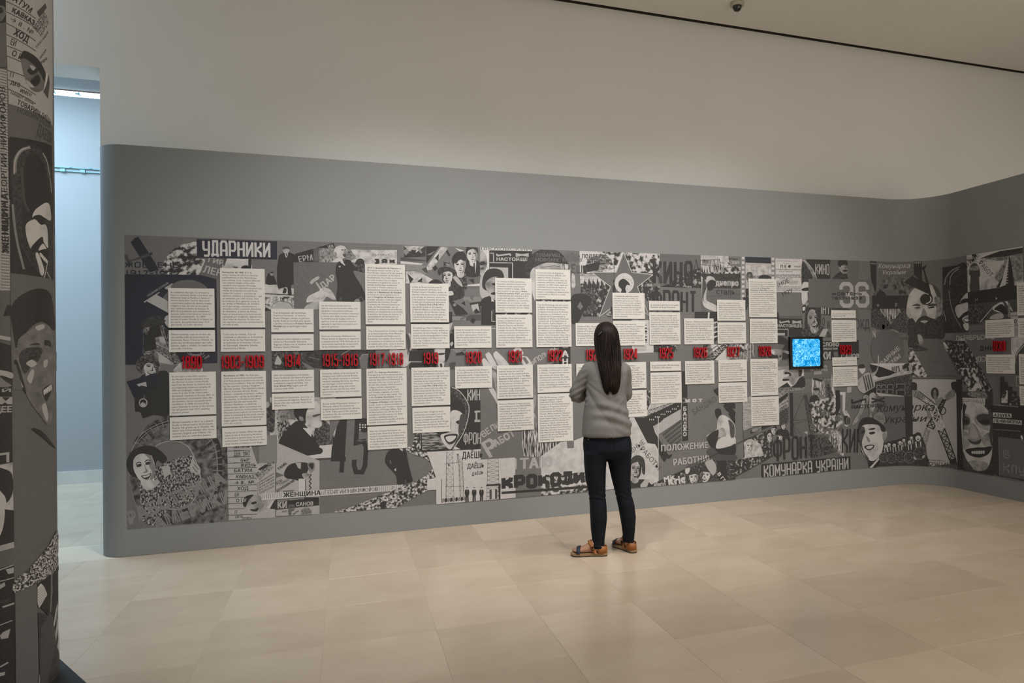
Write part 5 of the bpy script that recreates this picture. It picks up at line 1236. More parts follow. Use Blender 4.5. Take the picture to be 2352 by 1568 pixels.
S('K', '1418 560 1440 540 1470 550 1478 600 1455 640 1430 620'); S('skin', '1460 610 1500 600 1560 640 1600 700 1590 800 1500 800 1460 760 1420 800 1360 800 1350 780 1430 730 1440 660'); S('skinm', '1380 790 1450 760 1460 720 1500 720 1520 790 1470 800'); S('W', '1450 820 1530 790 1600 800 1600 870 1540 890 1430 915'); S('K', '1350 790 1440 730 1450 760 1440 820 1430 900 1550 880 1600 860 1600 950 1530 970 1450 950 1370 860'); S('D', '1345 930 1400 890 1460 950 1600 960 1600 1000 1420 1010')
S('D', '1540 640 1590 690 1590 790 1560 790 1550 700')
piece('bands', 'grey diagonal bars')
with batch():
    for k in range(4):
        Pg('K', [(1405 + k * 45, 375 + k * 70), (1445 + k * 45, 350 + k * 70), (1600, 450 + k * 70 - 20), (1600, 490 + k * 70 - 20), (1440 + k * 40, 420 + k * 66)])
piece('crowd_strip', 'slanting strip of faces with a headline')
Pg('grainD', '850 1255 860 1215 1330 1010 1600 1000 1600 1190 1500 1200'); Pg('crowdd', '860 1215 1150 1085 1150 1235 850 1255')
T('W', 'Krie', 1000, 1240, 1155, 1200, 72, .05); T('L', 'Кипо', 868, 1256, 975, 1240, 44, .04); T('W', 'Mit', 960, 1205, 1060, 1170, 46, .04)
Fa(1225, 1160, 90, 120, -6, 'cap', 'skin', shade='M', smile=True, neck=False, hairmat='grainK'); Fa(1330, 1140, 95, 125, 10, 'cap', 'skin', shade='D', light=-1, smile=True, neck=False, hairmat='grainK'); S('skin', '1150 1085 1190 1075 1180 1120 1155 1125'); S('L', '1330 1020 1400 1010 1430 1080 1400 1140 1350 1080'); Pg('K', '1432 1010 1520 1008 1530 1195 1450 1195 1440 1100'); T('W', 'В ГР', 1436, 1128, 1500, 1215, 30, .04)
Z(*FR['J'])
Pg('grainD', '430 1200 560 1140 860 990 870 1100 700 1200 440 1340'); Pg('crowdd', '430 1170 560 1130 700 1000 860 1000 850 1110 640 1230 440 1330'); Pg('crowdd', '570 960 880 800 870 1000 575 1140'); Pg('grainL', '575 960 650 930 740 980 780 1100 580 1130')
Fa(630, 1005, 80, 120, 5, 'short', 'skin', shade='M', neck=False, hairmat='L'); Fa(840, 905, 65, 105, -6, 'short', 'skin', shade='D', neck=False); Fa(958, 905, 65, 100, 8, 'cap', 'skin', shade='D', neck=False); Fa(880, 840, 60, 90, -5, 'cap', 'skin', shade='D', neck=False); Fa(985, 785, 65, 95, 8, 'short', 'skin', shade='D', neck=False, body='K')
Ln('K', 6, '430 1345 640 1232 880 1100'); Ln('K', 6, '-20 1220 300 1080 570 945 760 865')
Pg('water', '560 545 660 470 660 810 565 850'); Pg('H', '565 845 880 790 870 820 570 940'); Pg('K', '640 845 740 800 880 790 640 880'); Pg('grainM', '655 830 750 800 750 850 655 860')
piece('structure_photo', 'steel girders and roof trusses')
Z(*FR['I'])
Pg('grainM', '180 1165 772 1150 775 1360 270 1380 180 1340'); Pg('W', '260 1160 440 1160 560 1300 440 1350 320 1350'); lattice('K', 7, 190, 1340, 420, 1160, 270, 1380, 480, 1165, 6); Ln('K', 9, '300 1160 440 1180 300 1340'); Ln('K', 8, '240 1250 340 1180 400 1260')
with batch():
    for k in range(8):
        Ln('W', 5, [(560 + k * 28, 1150), (480 + k * 40, 1340)]); Ln('K', 4, [(590 + k * 24, 1340), (560 + k * 30, 1150)])
Pg('K', '180 1165 250 1160 180 1260'); Pg('crowd', '595 1160 700 1155 690 1250 600 1260')
piece('portrait', 'worker drinking, head tilted back')
Pg('H', '775 1065 1170 1070 1170 1360 1035 1340 775 1330'); Pg('K', '1038 1070 1090 1070 1170 1120 1170 1180 1038 1160'); S('K', '1120 1180 1170 1170 1170 1330 1060 1330 1080 1260'); S('skinm', '950 1240 1000 1220 1090 1230 1170 1250 1170 1280 1100 1260 1090 1330 1050 1370 1040 1420 1150 1420 1170 1400 1180 1450 1040 1455 1040 1350'); S('W', '955 1245 985 1235 1010 1260 980 1290'); S('K', '1060 1300 1080 1290 1085 1310 1065 1320'); S('K', '945 1260 1000 1290 1040 1290 1040 1340 950 1330')
Z(*FR['J'])
Pg('W', '925 225 1195 195 1195 400 928 405'); S('skinm', '990 225 1130 190 1180 240 1130 320 1080 380 1030 330 970 330 985 290'); S('K', '1000 240 1050 250 1060 280 1000 270'); S('K', '975 315 1030 312 1040 328 980 335'); S('K', '1195 290 1195 395 1060 400 1100 370 1150 300'); S('W', '1040 265 1020 290 980 290 985 270'); S('K', '1140 230 1170 225 1165 280 1140 285'); Pg('K', '930 405 1020 350 1060 400'); Pg('grainM', '928 405 1195 402 1195 432 930 440'); T('D', 'ПЕЧАТЬ', 928, 432, 1080, 426, 20, .04)
piece('bridge_photo', 'girder bridge above steep bank')
Pg('grainM', '930 445 1030 430 1030 600 935 660'); Pg('K', '930 520 1025 455 1028 490 935 570'); Ln('W', 5, '935 580 1028 520'); Ln('W', 4, '935 610 1028 555'); Pg('grainD', '935 660 1028 600 1028 760 940 800')
Pg('K', '1045 458 1082 455 1088 905 1052 905')
piece('pylon_photo', 'shipyard pylon with wires and soldier')
Pg('H', '1090 455 1530 455 1600 880 1600 1130 1250 1140 1090 1100'); Pg('W', '1278 283 1480 268 1520 520 1300 560 1275 440'); Pg('grainM', '1285 290 1480 280 1480 540 1290 540'); Pg('streakv', '1285 320 1380 310 1390 470 1285 480'); Pg('K', '1285 300 1385 320 1380 345 1285 320'); S('K', '1255 610 1250 530 1270 490 1320 480 1360 540 1350 620'); El('skinm', 1318, 440, 28, 34); S('K', '1292 430 1300 408 1340 405 1348 428'); Pg('grainD', '1410 370 1450 360 1520 520 1430 540')
lattice('K', 6, 1195, 480, 1260, 900, 1215, 470, 1310, 860, 9); Ln('K', 5, '1195 480 1085 740 1240 730 1085 780 1110 880'); Ln('K', 4, '1240 640 1600 830'); Ln('K', 3, '1085 770 1240 1000'); lattice('K', 5, 1240, 640, 1590, 860, 1300, 700, 1500, 900, 6)
Pg('grainM', '1290 700 1560 560 1600 760 1500 900 1330 880'); Pg('crowd', '1250 560 1520 480 1590 760 1450 880 1300 860'); Pg('streakv', '1480 860 1600 840 1600 1110 1420 1000'); lattice('W', 5, 1480, 880, 1600, 1100, 1530, 850, 1600, 960, 5); Pg('L', '1190 860 1230 852 1230 885'); Pg('grainD', '1240 880 1420 900 1540 1060 1300 1130 1240 1100')
with batch():
    for i_, (c_, x_, y_) in enumerate(zip('фрагаоблуго', (1260, 1310, 1370, 1430, 1510, 1560, 1250, 1310, 1380, 1440, 1480), (660, 640, 680, 700, 740, 690, 830, 820, 860, 870, 980))):
        T('H', c_, x_, y_, x_ + 62, y_ + 10, 66, .05)
Pg('K', '1520 430 1560 430 1570 600 1540 690 1520 690'); Pg('W', '1560 450 1620 448 1615 640 1590 640 1590 480 1570 480'); S('grainL', '1590 650 1630 640 1680 740 1650 800 1610 790 1640 740'); S('K', '1605 700 1650 700 1655 770 1620 780')
piece('lettering', 'tall dark condensed capitals above a pale-lettered strip')
T('K', 'ФРОНТ', 878, 1158, 1308, 1130, 245, font='s', wt=.26, gap=.14)
Pg('K', '755 1190 1668 1108 1670 1238 757 1332'); T('L', 'КОМУНАРКА УКРАЇНИ', 778, 1330, 1648, 1243, 130, font='s', wt=.27, gap=.16)
# --- towards the bend
Z(*FR['I'])
piece('film_strip', 'strip of cinema film with frames')
Pg('L', '612 130 1010 145 1015 410 705 410 700 650 662 650 612 640'); Pg('M', '612 130 665 132 680 640 614 640'); Pg('M', '965 144 1010 146 1018 410 968 410')
with batch():
    for k in range(10):
        Rc('W', 624, 150 + k * 55, 656, 178 + k * 55)
        if k < 5: Rc('W', 972, 160 + k * 55, 1002, 190 + k * 55)
Pg('N', '663 134 962 144 964 228 665 216'); Pg('grainL', '668 240 966 248 968 408 705 408 690 440 670 440'); Pg('grainM', '700 380 968 350 968 408 705 410'); S('K', '820 390 860 360 940 370 960 400 830 402'); Fa(715, 385, 60, 90, 0, 'scarf', 'skinm', shade='D', neck=False, hairmat='D'); Pg('K', '670 520 702 516 704 640 672 640'); Pg('crowdd', '630 650 700 600 705 700 670 800 665 740'); T('K', 'А', 640, 690, 700, 670, 60, .05)
piece('announcement', 'pale printed subscription notice')
Pg('W', '1012 146 1325 160 1328 565 1022 558'); T('K', 'РСТВЕННОЕ ИЗДАТЕЛЬСТВО МОСКВА', 1015, 172, 1310, 178, 12, .03); T('D', 'ОЛЖАЕТСЯ ПОДПИСКА на 1927 год', 1015, 204, 1272, 210, 14, .0); T('D', 'НА ЖУРНАЛ', 1095, 230, 1172, 232, 9); T('K', 'Л Е Ф', 1070, 276, 1200, 278, 30, .04); T('K', 'НОВЫЙ', 1232, 270, 1312, 272, 14, .03); T('K', 'Л ЛЕВОГО ФРОНТА ИСКУССТВ', 1018, 304, 1312, 308, 13, .03); T('D', 'ВЫХОДИТ ЕЖЕМЕСЯЧНО', 1058, 326, 1220, 328, 10)
lined('D', 1020, 352, 1312, 395, 4, 5, 5); T('K', 'ПОДПИСНАЯ ЦЕНА', 1060, 412, 1215, 414, 11, .02); lined('D', 1020, 425, 1280, 470, 4, 4, 6); lined('M', 1030, 490, 1312, 550, 5, 6, 7)
T('K', 'ННОЕ', 1020, 520, 1185, 440, 46, .01); T('K', '1929', 1090, 608, 1215, 558, 44, .01)
piece('small_poster', 'black poster of angular white lines, near the screen')
Pg('K', '1028 790 1050 790 1060 865 1330 868 1335 1075 1038 1065'); T('D', 'ШКЛОВСКИЙ', 1060, 858, 1325, 862, 24, .0); T('L', 'ИХ', 1060, 926, 1322, 930, 42, font='f', wt=.4, gap=.2); T('L', 'НАСТОЯЩЕЕ', 1035, 965, 1330, 968, 30, .05); Ln('L', 9, '1038 990 1162 992 1162 1070'); Pg('L', '1038 1035 1125 1035 1125 1062 1038 1062'); Pg('W', '1125 985 1165 985 1165 992 1125 992')
piece('film_poster', 'hooded smiling face on a dark film poster')
Pg('K', '1325 178 1650 185 1655 830 1335 800'); S('grainM', '1325 180 1390 220 1450 310 1490 400 1490 500 1450 620 1400 760 1330 760'); S('grainK', '1325 210 1400 290 1450 400 1440 520 1400 480 1325 520'); Lc('W', 6, '1330 185 1400 235 1460 320 1495 420 1480 560 1430 700'); S('skin', '1325 470 1390 445 1420 490 1420 570 1390 650 1325 690'); S('K', '1325 520 1400 505 1430 540 1330 545'); S('D', '1390 560 1430 560 1440 660 1400 690 1390 630'); S('K', '1330 720 1370 715 1360 790 1330 795'); S('W', '1332 735 1360 735 1355 770 1332 775')
T('L', 'КИНО', 1478, 355, 1642, 362, 128, font='s', wt=.28, gap=.16); T('M', '5', 1540, 588, 1605, 590, 125, font='s', wt=.3); T('L', 'ОНТ', 1515, 820, 1650, 825, 125, font='s', wt=.28, gap=.16)
piece('portrait', 'smiling pilot in a leather helmet')
S('grainD', '1335 1075 1360 960 1440 930 1560 960 1640 1030 1660 1080'); Fa(1455, 870, 160, 240, -6, 'none', 'skinm', smile=True, shade='K', light=1); S('grainK', '1365 800 1375 730 1430 685 1500 690 1540 760 1545 900 1530 950 1505 880 1490 790 1430 760 1390 820 1380 960 1355 950'); Pg('L', '1520 1075 1570 985 1625 990 1590 1080'); Pg('W', '1460 990 1490 1010 1470 1035')
piece('soldier_figure', 'moustached man in cap and greatcoat')
Pg('H', '1650 185 1985 190 1985 870 1655 830'); S('grainK', '1640 620 1645 480 1680 400 1750 330 1800 320 1850 360 1855 500 1840 720 1880 770 1690 770 1650 680'); S('skinm', '1755 260 1820 255 1850 290 1840 340 1800 345 1765 310'); S('K', '1740 240 1745 200 1790 178 1840 190 1855 225 1855 250 1800 240 1765 270'); S('K', '1800 305 1845 300 1845 320 1805 322'); El('K', 1832, 278, 10, 5)
piece('numerals', 'pale figures with dark small capitals across')
Z(*FR['K'])
Pg('H', '-460 490 248 497 248 830 -460 810')
T('L', '36', -105, 818, 228, 815, 290, font='s', wt=.24, gap=.14); T('K', 'ЖОВТЕНЬ', -195, 682, 142, 676, 38, font='s', wt=.2, gap=.25); T('K', '1917-1932', -195, 728, 144, 724, 34, font='s', wt=.22, gap=.25)
Z(*FR['I'])
piece('slip', 'black slip with slab capitals, right of the screen')
Pg('K', '1545 1130 1985 1115 1985 1340 1550 1355'); T('L', 'СЛОВО', 1555, 1190, 1758, 1188, 44, .06); T('L', 'предостав', 1550, 1228, 1740, 1226, 26, .03); T('L', 'КИ', 1555, 1340, 1665, 1338, 80, .06); T('L', 'САНОВ', 1780, 1328, 1992, 1322, 44, .05); Pg('H', '1690 1255 1740 1250 1745 1310 1700 1310')
Pg('H', '1345 1360 1665 1352 1665 1560 1345 1560'); T('L', 'ЖОВТЕНЬ', 1420, 1440, 1618, 1436, 34, font='s', wt=.22, gap=.25); T('L', '1917-1932', 1410, 1480, 1620, 1478, 30, font='s', wt=.24, gap=.25); Pg('L', '1462 1480 1552 1476 1552 1512 1462 1516'); lined('D', 1468, 1486, 1545, 1510, 3, 3, 9)
Z(*FR['K'])
piece('lettering', 'thin tall dark letters across the bend')
piece('magazine_cover', 'magazine cover with handwritten title and a tyre')
Pg('K', '235 288 303 290 305 680 250 500 248 490'); Pg('H', '303 290 695 288 730 290 720 640 305 670'); Pg('K', '728 282 818 278 824 540 735 440'); T('L', 'ТРАВЕНЬ', 238, 326, 300, 328, 14, .02); T('W', '1 9 3 2', 735, 322, 810, 318, 18, .04)
S('tyre', '300 680 310 600 370 520 460 470 560 470 660 510 720 580 725 660 640 690'); S('H', '370 660 400 615 470 605 530 640 560 680 380 680'); S('K', '310 660 340 620 390 640 410 680 300 682'); Lc('M', 5, '390 620 460 600 530 630 560 670')
T('L', 'Комунарка', 322, 372, 688, 366, 52, .02, skew=.3); T('L', 'України', 365, 440, 635, 436, 44, .02, skew=.3)
with batch():
    for k in range(3):
        Ln('M', 6, [(450 + k * 60, 490 + k * 12), (470 + k * 70, 560 + k * 30)])
Pg('K', '258 680 665 676 650 824 260 828'); T('L', 'е', 312, 806, 336, 806, 40, .0); T('L', 'р', 518, 796, 545, 796, 40, .0)
Pg('grainD', '248 828 650 824 660 1090 470 1095 250 1030'); Pg('streakv', '345 830 580 828 580 860 470 1000 350 860'); S('M', '455 1060 520 1065 560 1095 500 1092')
piece('portrait', 'large bearded man gazing ahead')
Pg('H', '660 826 1060 826 1075 1150 650 1185 645 1000'); S('grainK', '650 1000 700 930 800 940 1000 900 1070 930 1075 1150 950 1165 700 1180')
S('skin', '645 830 670 690 730 600 830 555 930 560 1000 610 1045 700 1050 830 1030 900 990 930 960 1000 900 1060 830 1060 770 1020 730 950 690 920 650 880'); S('L', '645 820 670 815 700 930 670 925 645 880'); S('D', '940 560 1000 600 1040 690 1045 820 1010 780 990 680'); S('grainM', '960 700 1040 720 1045 860 1000 920 960 960 990 850')
S('D', '705 795 760 770 800 785 790 800 740 795'); S('D', '880 800 930 770 985 775 980 795 920 800'); S('K', '740 815 790 808 800 820 750 826'); S('K', '890 815 950 800 960 815 900 824'); S('M', '830 830 850 830 880 895 860 915 800 905 815 890')
S('grainK', '750 985 790 930 850 905 920 930 980 950 990 990 960 1080 900 1140 840 1150 780 1110 760 1040'); S('L', '800 968 850 955 890 965 850 990'); S('K', '790 965 850 948 905 962 850 958')
piece('letter_shape', 'giant black serif letter over the portrait')
Pg('K', '620 530 715 462 895 548 925 690 890 660'); Pg('K', '610 535 745 430 750 438 640 525'); Pg('K', '815 370 870 332 877 340 850 385 900 545 930 680 940 720 900 690 880 560 838 395'); El('K', 860, 722, 62, 62); Ln('K', 14, '925 670 938 710 935 745 905 775 870 782'); Ln('W', 12, '915 690 925 720 915 745 890 765 868 768'); T('D', 'СБОРНИК', 640, 475, 730, 408, 18, .0)
piece('lettering', 'thin tall dark letters across the bend')
Z(*FR['I'])
T('D', 'о', 1560, 950, 1592, 950, 120, .0); T('D', 'и', 1615, 985, 1650, 985, 120, .0)
Z(*FR['K'])
T('D', 'окд', 68, 1058, 235, 1052, 140, -.008); T('D', 'аньэгь', 300, 1056, 640, 1050, 138, -.008)
piece('hood_portrait', 'woman in a sleek dark hood')
Pg('K', '1055 360 1325 325 1350 1090 1070 1100'); S('grainK', '1060 600 1075 500 1120 410 1200 350 1325 328 1345 660 1290 700 1200 800 1210 900 1300 1080 1180 1070 1100 900 1065 760'); Lc('M', 14, '1075 560 1100 470 1160 400 1250 355'); Lc('L', 7, '1140 560 1145 480 1180 420 1240 380'); Lc('M', 9, '1130 620 1150 780 1200 920 1270 1040'); Lc('L', 5, '1068 850 1085 920 1092 970')
S('skin', '1250 760 1290 690 1345 645 1348 740 1290 740'); S('skin', '1198 830 1220 790 1280 770 1345 760 1348 840 1290 880 1240 930 1212 890'); S('K', '1255 748 1300 715 1348 715 1348 745 1300 752'); S('skin', '1285 930 1350 900 1350 990 1310 990 1285 960'); S('K', '1290 950 1330 930 1350 935 1350 985 1310 980'); S('W', '1302 945 1348 938 1348 968 1312 970'); S('skin', '1290 1000 1350 1000 1345 1070 1310 1060'); T('D', 'ВЗРЫВНЫ', 1160, 545, 1350, 380, 46, -.004)
piece('railway_photo', 'railway track running to a hill with a standing woman')
Pg('grainL', '1328 205 1962 98 1970 570 1342 640'); Pg('grainM', '1330 270 1480 265 1800 170 1962 140 1965 500 1720 560 1640 480 1760 300 1500 260 1340 300'); Pg('W', '1328 205 1962 98 1962 145 1700 180 1480 260 1330 240'); Pg('W', '1400 320 1760 280 1640 440 1480 560 1340 500'); Pg('grainK', '1480 260 1700 180 1962 140 1962 200 1760 240'); 
Pg('K', '1805 225 1830 300 1870 580 1660 590 1740 460'); Pg('W', '1803 228 1800 300 1770 560 1700 585 1730 500'); 
with batch():
    for k in range(9):
        t = k / 9; Ln('W', 4 + 7 * t, [(1790 - 70 * t, 300 + 270 * t), (1805 - 10 * t, 285 + 285 * t)]); Ln('K', 3 + 4 * t, [(1808 + 4 * t, 300 + 260 * t), (1822 + 40 * t, 320 + 255 * t)])
S('D', '1370 640 1372 470 1358 440 1365 360 1395 320 1440 320 1475 380 1480 460 1470 480 1475 600 1465 640'); El('grainK', 1412, 225, 26, 34); S('skinm', '1395 240 1420 240 1425 290 1405 295'); S('grainM', '1370 360 1460 345 1465 390 1380 395'); S('W', '1400 640 1445 640 1440 662'); T('K', 'ВНЫЕ', 1310, 395, 1480, 225, 50, -.002); T('K', 'РАБОТ', 1462, 318, 1600, 478, 50, -.002)
piece('dark_band', 'black band with pale spaced letters')
Pg('K', '1342 640 1900 562 1905 720 1345 778'); T('L', 'н', 1425, 752, 1458, 748, 48, .0); T('L', 'ь', 1652, 730, 1682, 726, 48, .0); Pg('D', '1345 778 1905 720 1900 940 1540 990 1352 1010'); Pg('grainD', '1352 800 1560 780 1540 990 1352 1000')
S('W', '1620 815 1660 780 1735 752 1765 830 1810 900 1740 880 1650 855'); S('K', '1640 830 1730 775 1800 890 1740 880 1680 850'); Ln('W', 8, '1480 980 1600 840 1660 785'); S('L', '1590 940 1640 890 1730 880 1735 935'); Pg('W', '1760 745 1790 742 1850 850 1840 855'); Pg('M', '1798 770 1820 768 1820 920 1800 922')
piece('print_scraps', 'scraps of newspaper by the right border')
Pg('L', '1820 870 1910 860 1915 1150 1865 1155 1865 940 1825 935'); T('K', 'О', 1866, 990, 1895, 988, 40, .04); T('D', 'АНЯ', 1866, 1028, 1910, 1022, 26, .02); T('K', 'Листок Рабо', 1825, 915, 1965, 905, 14, .03); lined('D', 1868, 1040, 1908, 1130, 6, 5, 8); Pg('grainL', '1830 1155 1990 1140 1990 1400 1830 1330'); S('D', '1870 1470 1890 1330 1970 1220 1990 1230 1990 1560 1880 1560'); Lc('W', 8, '1875 1440 1900 1330 1990 1220')
# --- lower right
Z(*FR['K'])
piece('disc', 'grey disc with slanting pale capitals')
El('H', 432, 1285, 190, 222, 0, 36); T('L', 'ДАРНЫЕ', 360, 1480, 580, 1280, 48, .04); T('L', 'ТЕМЫ', 430, 1505, 588, 1370, 48, .04); T('L', 'N', 262, 1150, 300, 1150, 78, .06); Ln('D', 3, '460 1118 560 1120'); lined('D', 575, 1145, 660, 1175, 3, 3, 4)
piece('crowd_lane', 'marchers seen from above between grey bands')
Pg('grainL', '1060 1210 1330 1150 1330 1250 1250 1350 1090 1300'); Pg('crowdd', '1065 1180 1310 1190 1540 1580 1300 1580'); Pg('H', '1310 1160 1830 1150 1835 1580 1545 1580 1390 1330'); Pg('H', '830 1165 1020 1165 1240 1580 880 1580 690 1310'); T('L', 'ОКТЯБРЬСКИЕ', 1212, 1186, 1650, 1170, 58, font='s', wt=.26, gap=.16); T('D', 'и владимира', 1372, 1094, 1540, 1078, 16, .02); T('K', 'ДНИ', 1480, 1306, 1640, 1300, 62, font='s', wt=.26, gap=.2); T('L', 'В МОСКВЕ', 1350, 1432, 1660, 1415, 62, font='s', wt=.26, gap=.16)
S('grainK', '670 1120 700 1080 760 1078 810 1110 830 1190 800 1225 760 1230 900 1290 690 1290'); S('skinm', '770 1120 815 1130 832 1180 820 1225 790 1220'); T('L', 'Жена', 676, 1276, 716, 1276, 12, .03); T('M', 'рабочего', 680, 1288, 820, 1288, 8); T('D', 'ВРЕМЯ', 955, 1428, 1010, 1426, 14, .03); T('D', 'ДВА', 970, 1400, 1000, 1400, 14, .03)
Pg('crowd', '668 1310 700 1310 880 1580 670 1580')
Z(*FR['L'])
Pg('crowd', '612 30 660 20 820 300 640 290'); Pg('crowdd', '1000 0 1250 0 1490 450 1230 445'); Pg('crowd', '1140 200 1300 200 1410 440 1240 440')
piece('airship_photo', 'glider wing over corrugated roofs')
Pg('W', '215 155 640 150 640 260 240 330'); Pg('streakv', '430 190 640 160 640 240 420 260'); Pg('K', '212 160 330 190 520 260 460 270 300 300 235 260'); S('K', '545 210 570 160 620 155 590 200'); S('grainL', '430 270 520 240 640 235 640 252 450 280'); 
piece('house_photo', 'modern block of flats with long windows')
Pg('grainD', '245 335 640 250 645 490 560 490 270 455'); Pg('L', '245 325 640 245 640 258 250 345')
for k, (x_, y_, ww_, hh_) in enumerate(((285, 380, 30, 25), (335, 378, 36, 27), (395, 375, 50, 30), (490, 368, 80, 38), (285, 425, 30, 28), (335, 424, 36, 30), (395, 424, 50, 34), (490, 430, 80, 45))):
    Rc('L', x_ - 5, y_ - 4, x_ + ww_ + 3, y_ + hh_); Rc('K', x_, y_, x_ + ww_, y_ + hh_)
Pg('L', '270 452 560 488 560 496 300 490')
piece('magazine_cover', 'grey cover with black handwriting')
Pg('H', '240 500 570 498 580 920 330 1000 240 760'); Pg('K', '568 495 650 495 658 900 580 920'); El('M', 310, 728, 60, 74); T('D', 'ТБЦ', 268, 735, 350, 728, 40, .0)
piece('handball_figure', 'leaping young man in a striped shirt')
S('skinm', '225 260 270 230 290 180 290 90 297 65 305 95 300 180 275 255 235 295'); S('skin', '100 200 125 170 155 180 170 220 140 260 115 240'); S('grainK', '95 200 100 170 140 160 160 175 160 200 120 205'); S('L', '80 390 130 290 180 250 230 270 260 390 150 460'); 
with batch():
    for k in range(4):
        Pg('D', [(135 + k * 24, 285 - k * 6), (147 + k * 24, 280 - k * 6), (185 + k * 22, 430 - k * 12), (170 + k * 22, 440 - k * 12)])
S('K', '150 470 260 400 275 450 240 500 180 515'); S('skinm', '205 480 262 460 270 560 235 680 235 760 200 790 205 640'); S('skinm', '150 480 200 500 150 620 90 740 35 790 30 770 90 660 120 580'); S('skinm', '80 340 130 285 110 350 85 400')
piece('lettering', 'black wide capitals under the leaping figure')
T('K', 'ИХ', 22, 575, 370, 560, 62, font='f', wt=.3, gap=.3); T('K', 'НАСТОЯЩЕЕ', 22, 618, 380, 598, 32, .04); Pg('L', '-20 395 24 390 24 450 -20 455')
T('K', 'КИН', -78, 1085, 140, 1080, 268, font='s', wt=.28, gap=.14); El('M', -8, 745, 26, 45); El('D', -8, 745, 20, 36)
piece('portrait', 'laughing man with a side parting and white collar')
S('K', '195 1195 200 1100 300 1080 340 1080 280 1230 215 1230'); S('skin', '95 860 110 780 180 770 300 780 370 850 385 910 350 960 340 1060 260 1150 190 1140 130 1060 110 960'); S('K', '92 800 130 725 190 705 250 720 350 790 370 850 330 850 300 790 200 780 130 800 100 900'); S('D', '95 860 140 800 160 850 130 960 150 1060 200 1130 180 1140 115 1000'); S('skinm', '345 870 380 850 386 905 355 950 340 920')
S('K', '190 832 240 815 270 825 230 838'); S('K', '200 865 250 855 265 870 220 885'); S('K', '120 850 150 840 160 858 130 870'); S('M', '170 900 190 960 215 955 200 920'); S('K', '150 1010 200 990 255 995 240 1030 190 1045'); S('W', '172 1012 205 1000 242 1000 225 1025 190 1032'); Pg('W', '205 1222 235 1195 335 1080 345 1095 230 1230')
piece('pylon_poster', 'pale poster of a figure built from girders')
Pg('L', '650 315 1110 320 1120 1180 820 1215 790 1000 655 880'); Pg('K', '1108 310 1165 305 1175 1260 1120 1245'); Pg('H', '640 295 1165 300 1165 320 640 318'); T('D', 'ЗОЛОТОЕ   ВОСТОК-КИНО', 700, 314, 1060, 318, 12, .0)
S('K', '642 420 640 350 690 355 700 395 690 430'); S('K', '1055 360 1110 340 1160 400 1150 470 1080 440'); Pg('M', '655 440 700 420 790 490 770 530 660 500'); Pg('M', '1095 430 1060 420 985 490 1010 540 1100 490')
with batch():
    for k in range(4):
        Ln('D', 5, [(690 + k * 22, 440 + k * 14), (675 + k * 24, 500 + k * 8)]); Ln('D', 5, [(1040 - k * 14, 440 + k * 14), (1062 - k * 14, 490 + k * 14)])
Pg('M', '780 540 960 500 1000 540 900 640 960 660 970 740 810 720'); El('grainK', 885, 460, 42, 60); S('skinm', '870 460 890 420 900 500 880 515')
lattice('K', 9, 975, 520, 800, 800, 1000, 520, 870, 830, 5); lattice('W', 7, 790, 530, 920, 840, 870, 520, 985, 810, 4); lattice('K', 9, 920, 840, 1040, 1150, 985, 820, 1105, 1140, 4); lattice('M', 9, 800, 810, 720, 1010, 830, 840, 790, 1000, 3); Ln('K', 8, '720 440 900 580'); Ln('K', 8, '690 500 860 600'); Ln('K', 9, [(965 + 34 * math.cos(k * .52), 640 + 40 * math.sin(k * .52)) for k in range(13)])
Pg('K', '1040 1140 1110 1130 1118 1190 1040 1185'); T('D', 'И.М. АНЖАПАРИДЗЕ, Ю.К. ГОДЗИ', 820, 1150, 1000, 1164, 10); T('D', 'РЖИМЕ', 820, 1220, 1120, 1240, 52, .0)
piece('lettering', 'flowing black handwriting in two lines')
T('K', 'Комунарка', 275, 655, 880, 640, 72, .012, skew=.35); T('K', 'України', 345, 772, 800, 752, 66, .012, skew=.35)
piece('drummers_photo', 'row of young people in scarves beating drums')
Pg('grainK', '290 1210 330 1080 350 980 400 960 560 920 640 890 700 870 760 920 790 1000 800 1090 822 1150 822 1212')
for k, (x_, y_, r_) in enumerate(((405, 985, 22), (460, 990, 22), (520, 965, 24), (560, 940, 20), (620, 960, 24), (640, 915, 20), (372, 1000, 20), (710, 915, 36))):
    El('skin', x_, y_, r_ * .8, r_ * 1.1); S('K', [(x_ - r_, y_ + 4), (x_ - r_ * .8, y_ - r_ * 1.1), (x_, y_ - r_ * 1.5), (x_ + r_ * .8, y_ - r_ * 1.1), (x_ + r_, y_ + 4), (x_ + r_ * .4, y_ - r_ * .5), (x_ - r_ * .4, y_ - r_ * .5)], 3); El('K', x_, y_ + r_ * .5, r_ * .4, r_ * .12)
    Pg('W', [(x_ - r_ * .9, y_ + r_ * 1.2), (x_ - r_ * .5, y_ + r_ * 1.1), (x_ - r_ * .2, y_ + r_ * 3.6), (x_ - r_ * .5, y_ + r_ * 3.6)]); Pg('W', [(x_ + r_ * .9, y_ + r_ * 1.2), (x_ + r_ * .5, y_ + r_ * 1.1), (x_ + r_ * .6, y_ + r_ * 3.2), (x_ + r_ * .9, y_ + r_ * 3.2)])
with batch():
    for x_, y_, r_ in ((350, 1120, 50), (430, 1130, 50), (530, 1110, 60), (620, 1120, 60), (730, 1075, 68)):
        El('grainD', x_, y_, r_, r_ * 1.05); Ln('M', 4, [(x_ + r_ * math.cos(a * .7), y_ + r_ * math.sin(a * .7)) for a in range(9)])
S('L', '665 1110 690 1130 690 1145 668 1135'); S('L', '760 1100 778 1095 775 1120 750 1125')
piece('portrait', 'huge laughing face filling a tall poster')
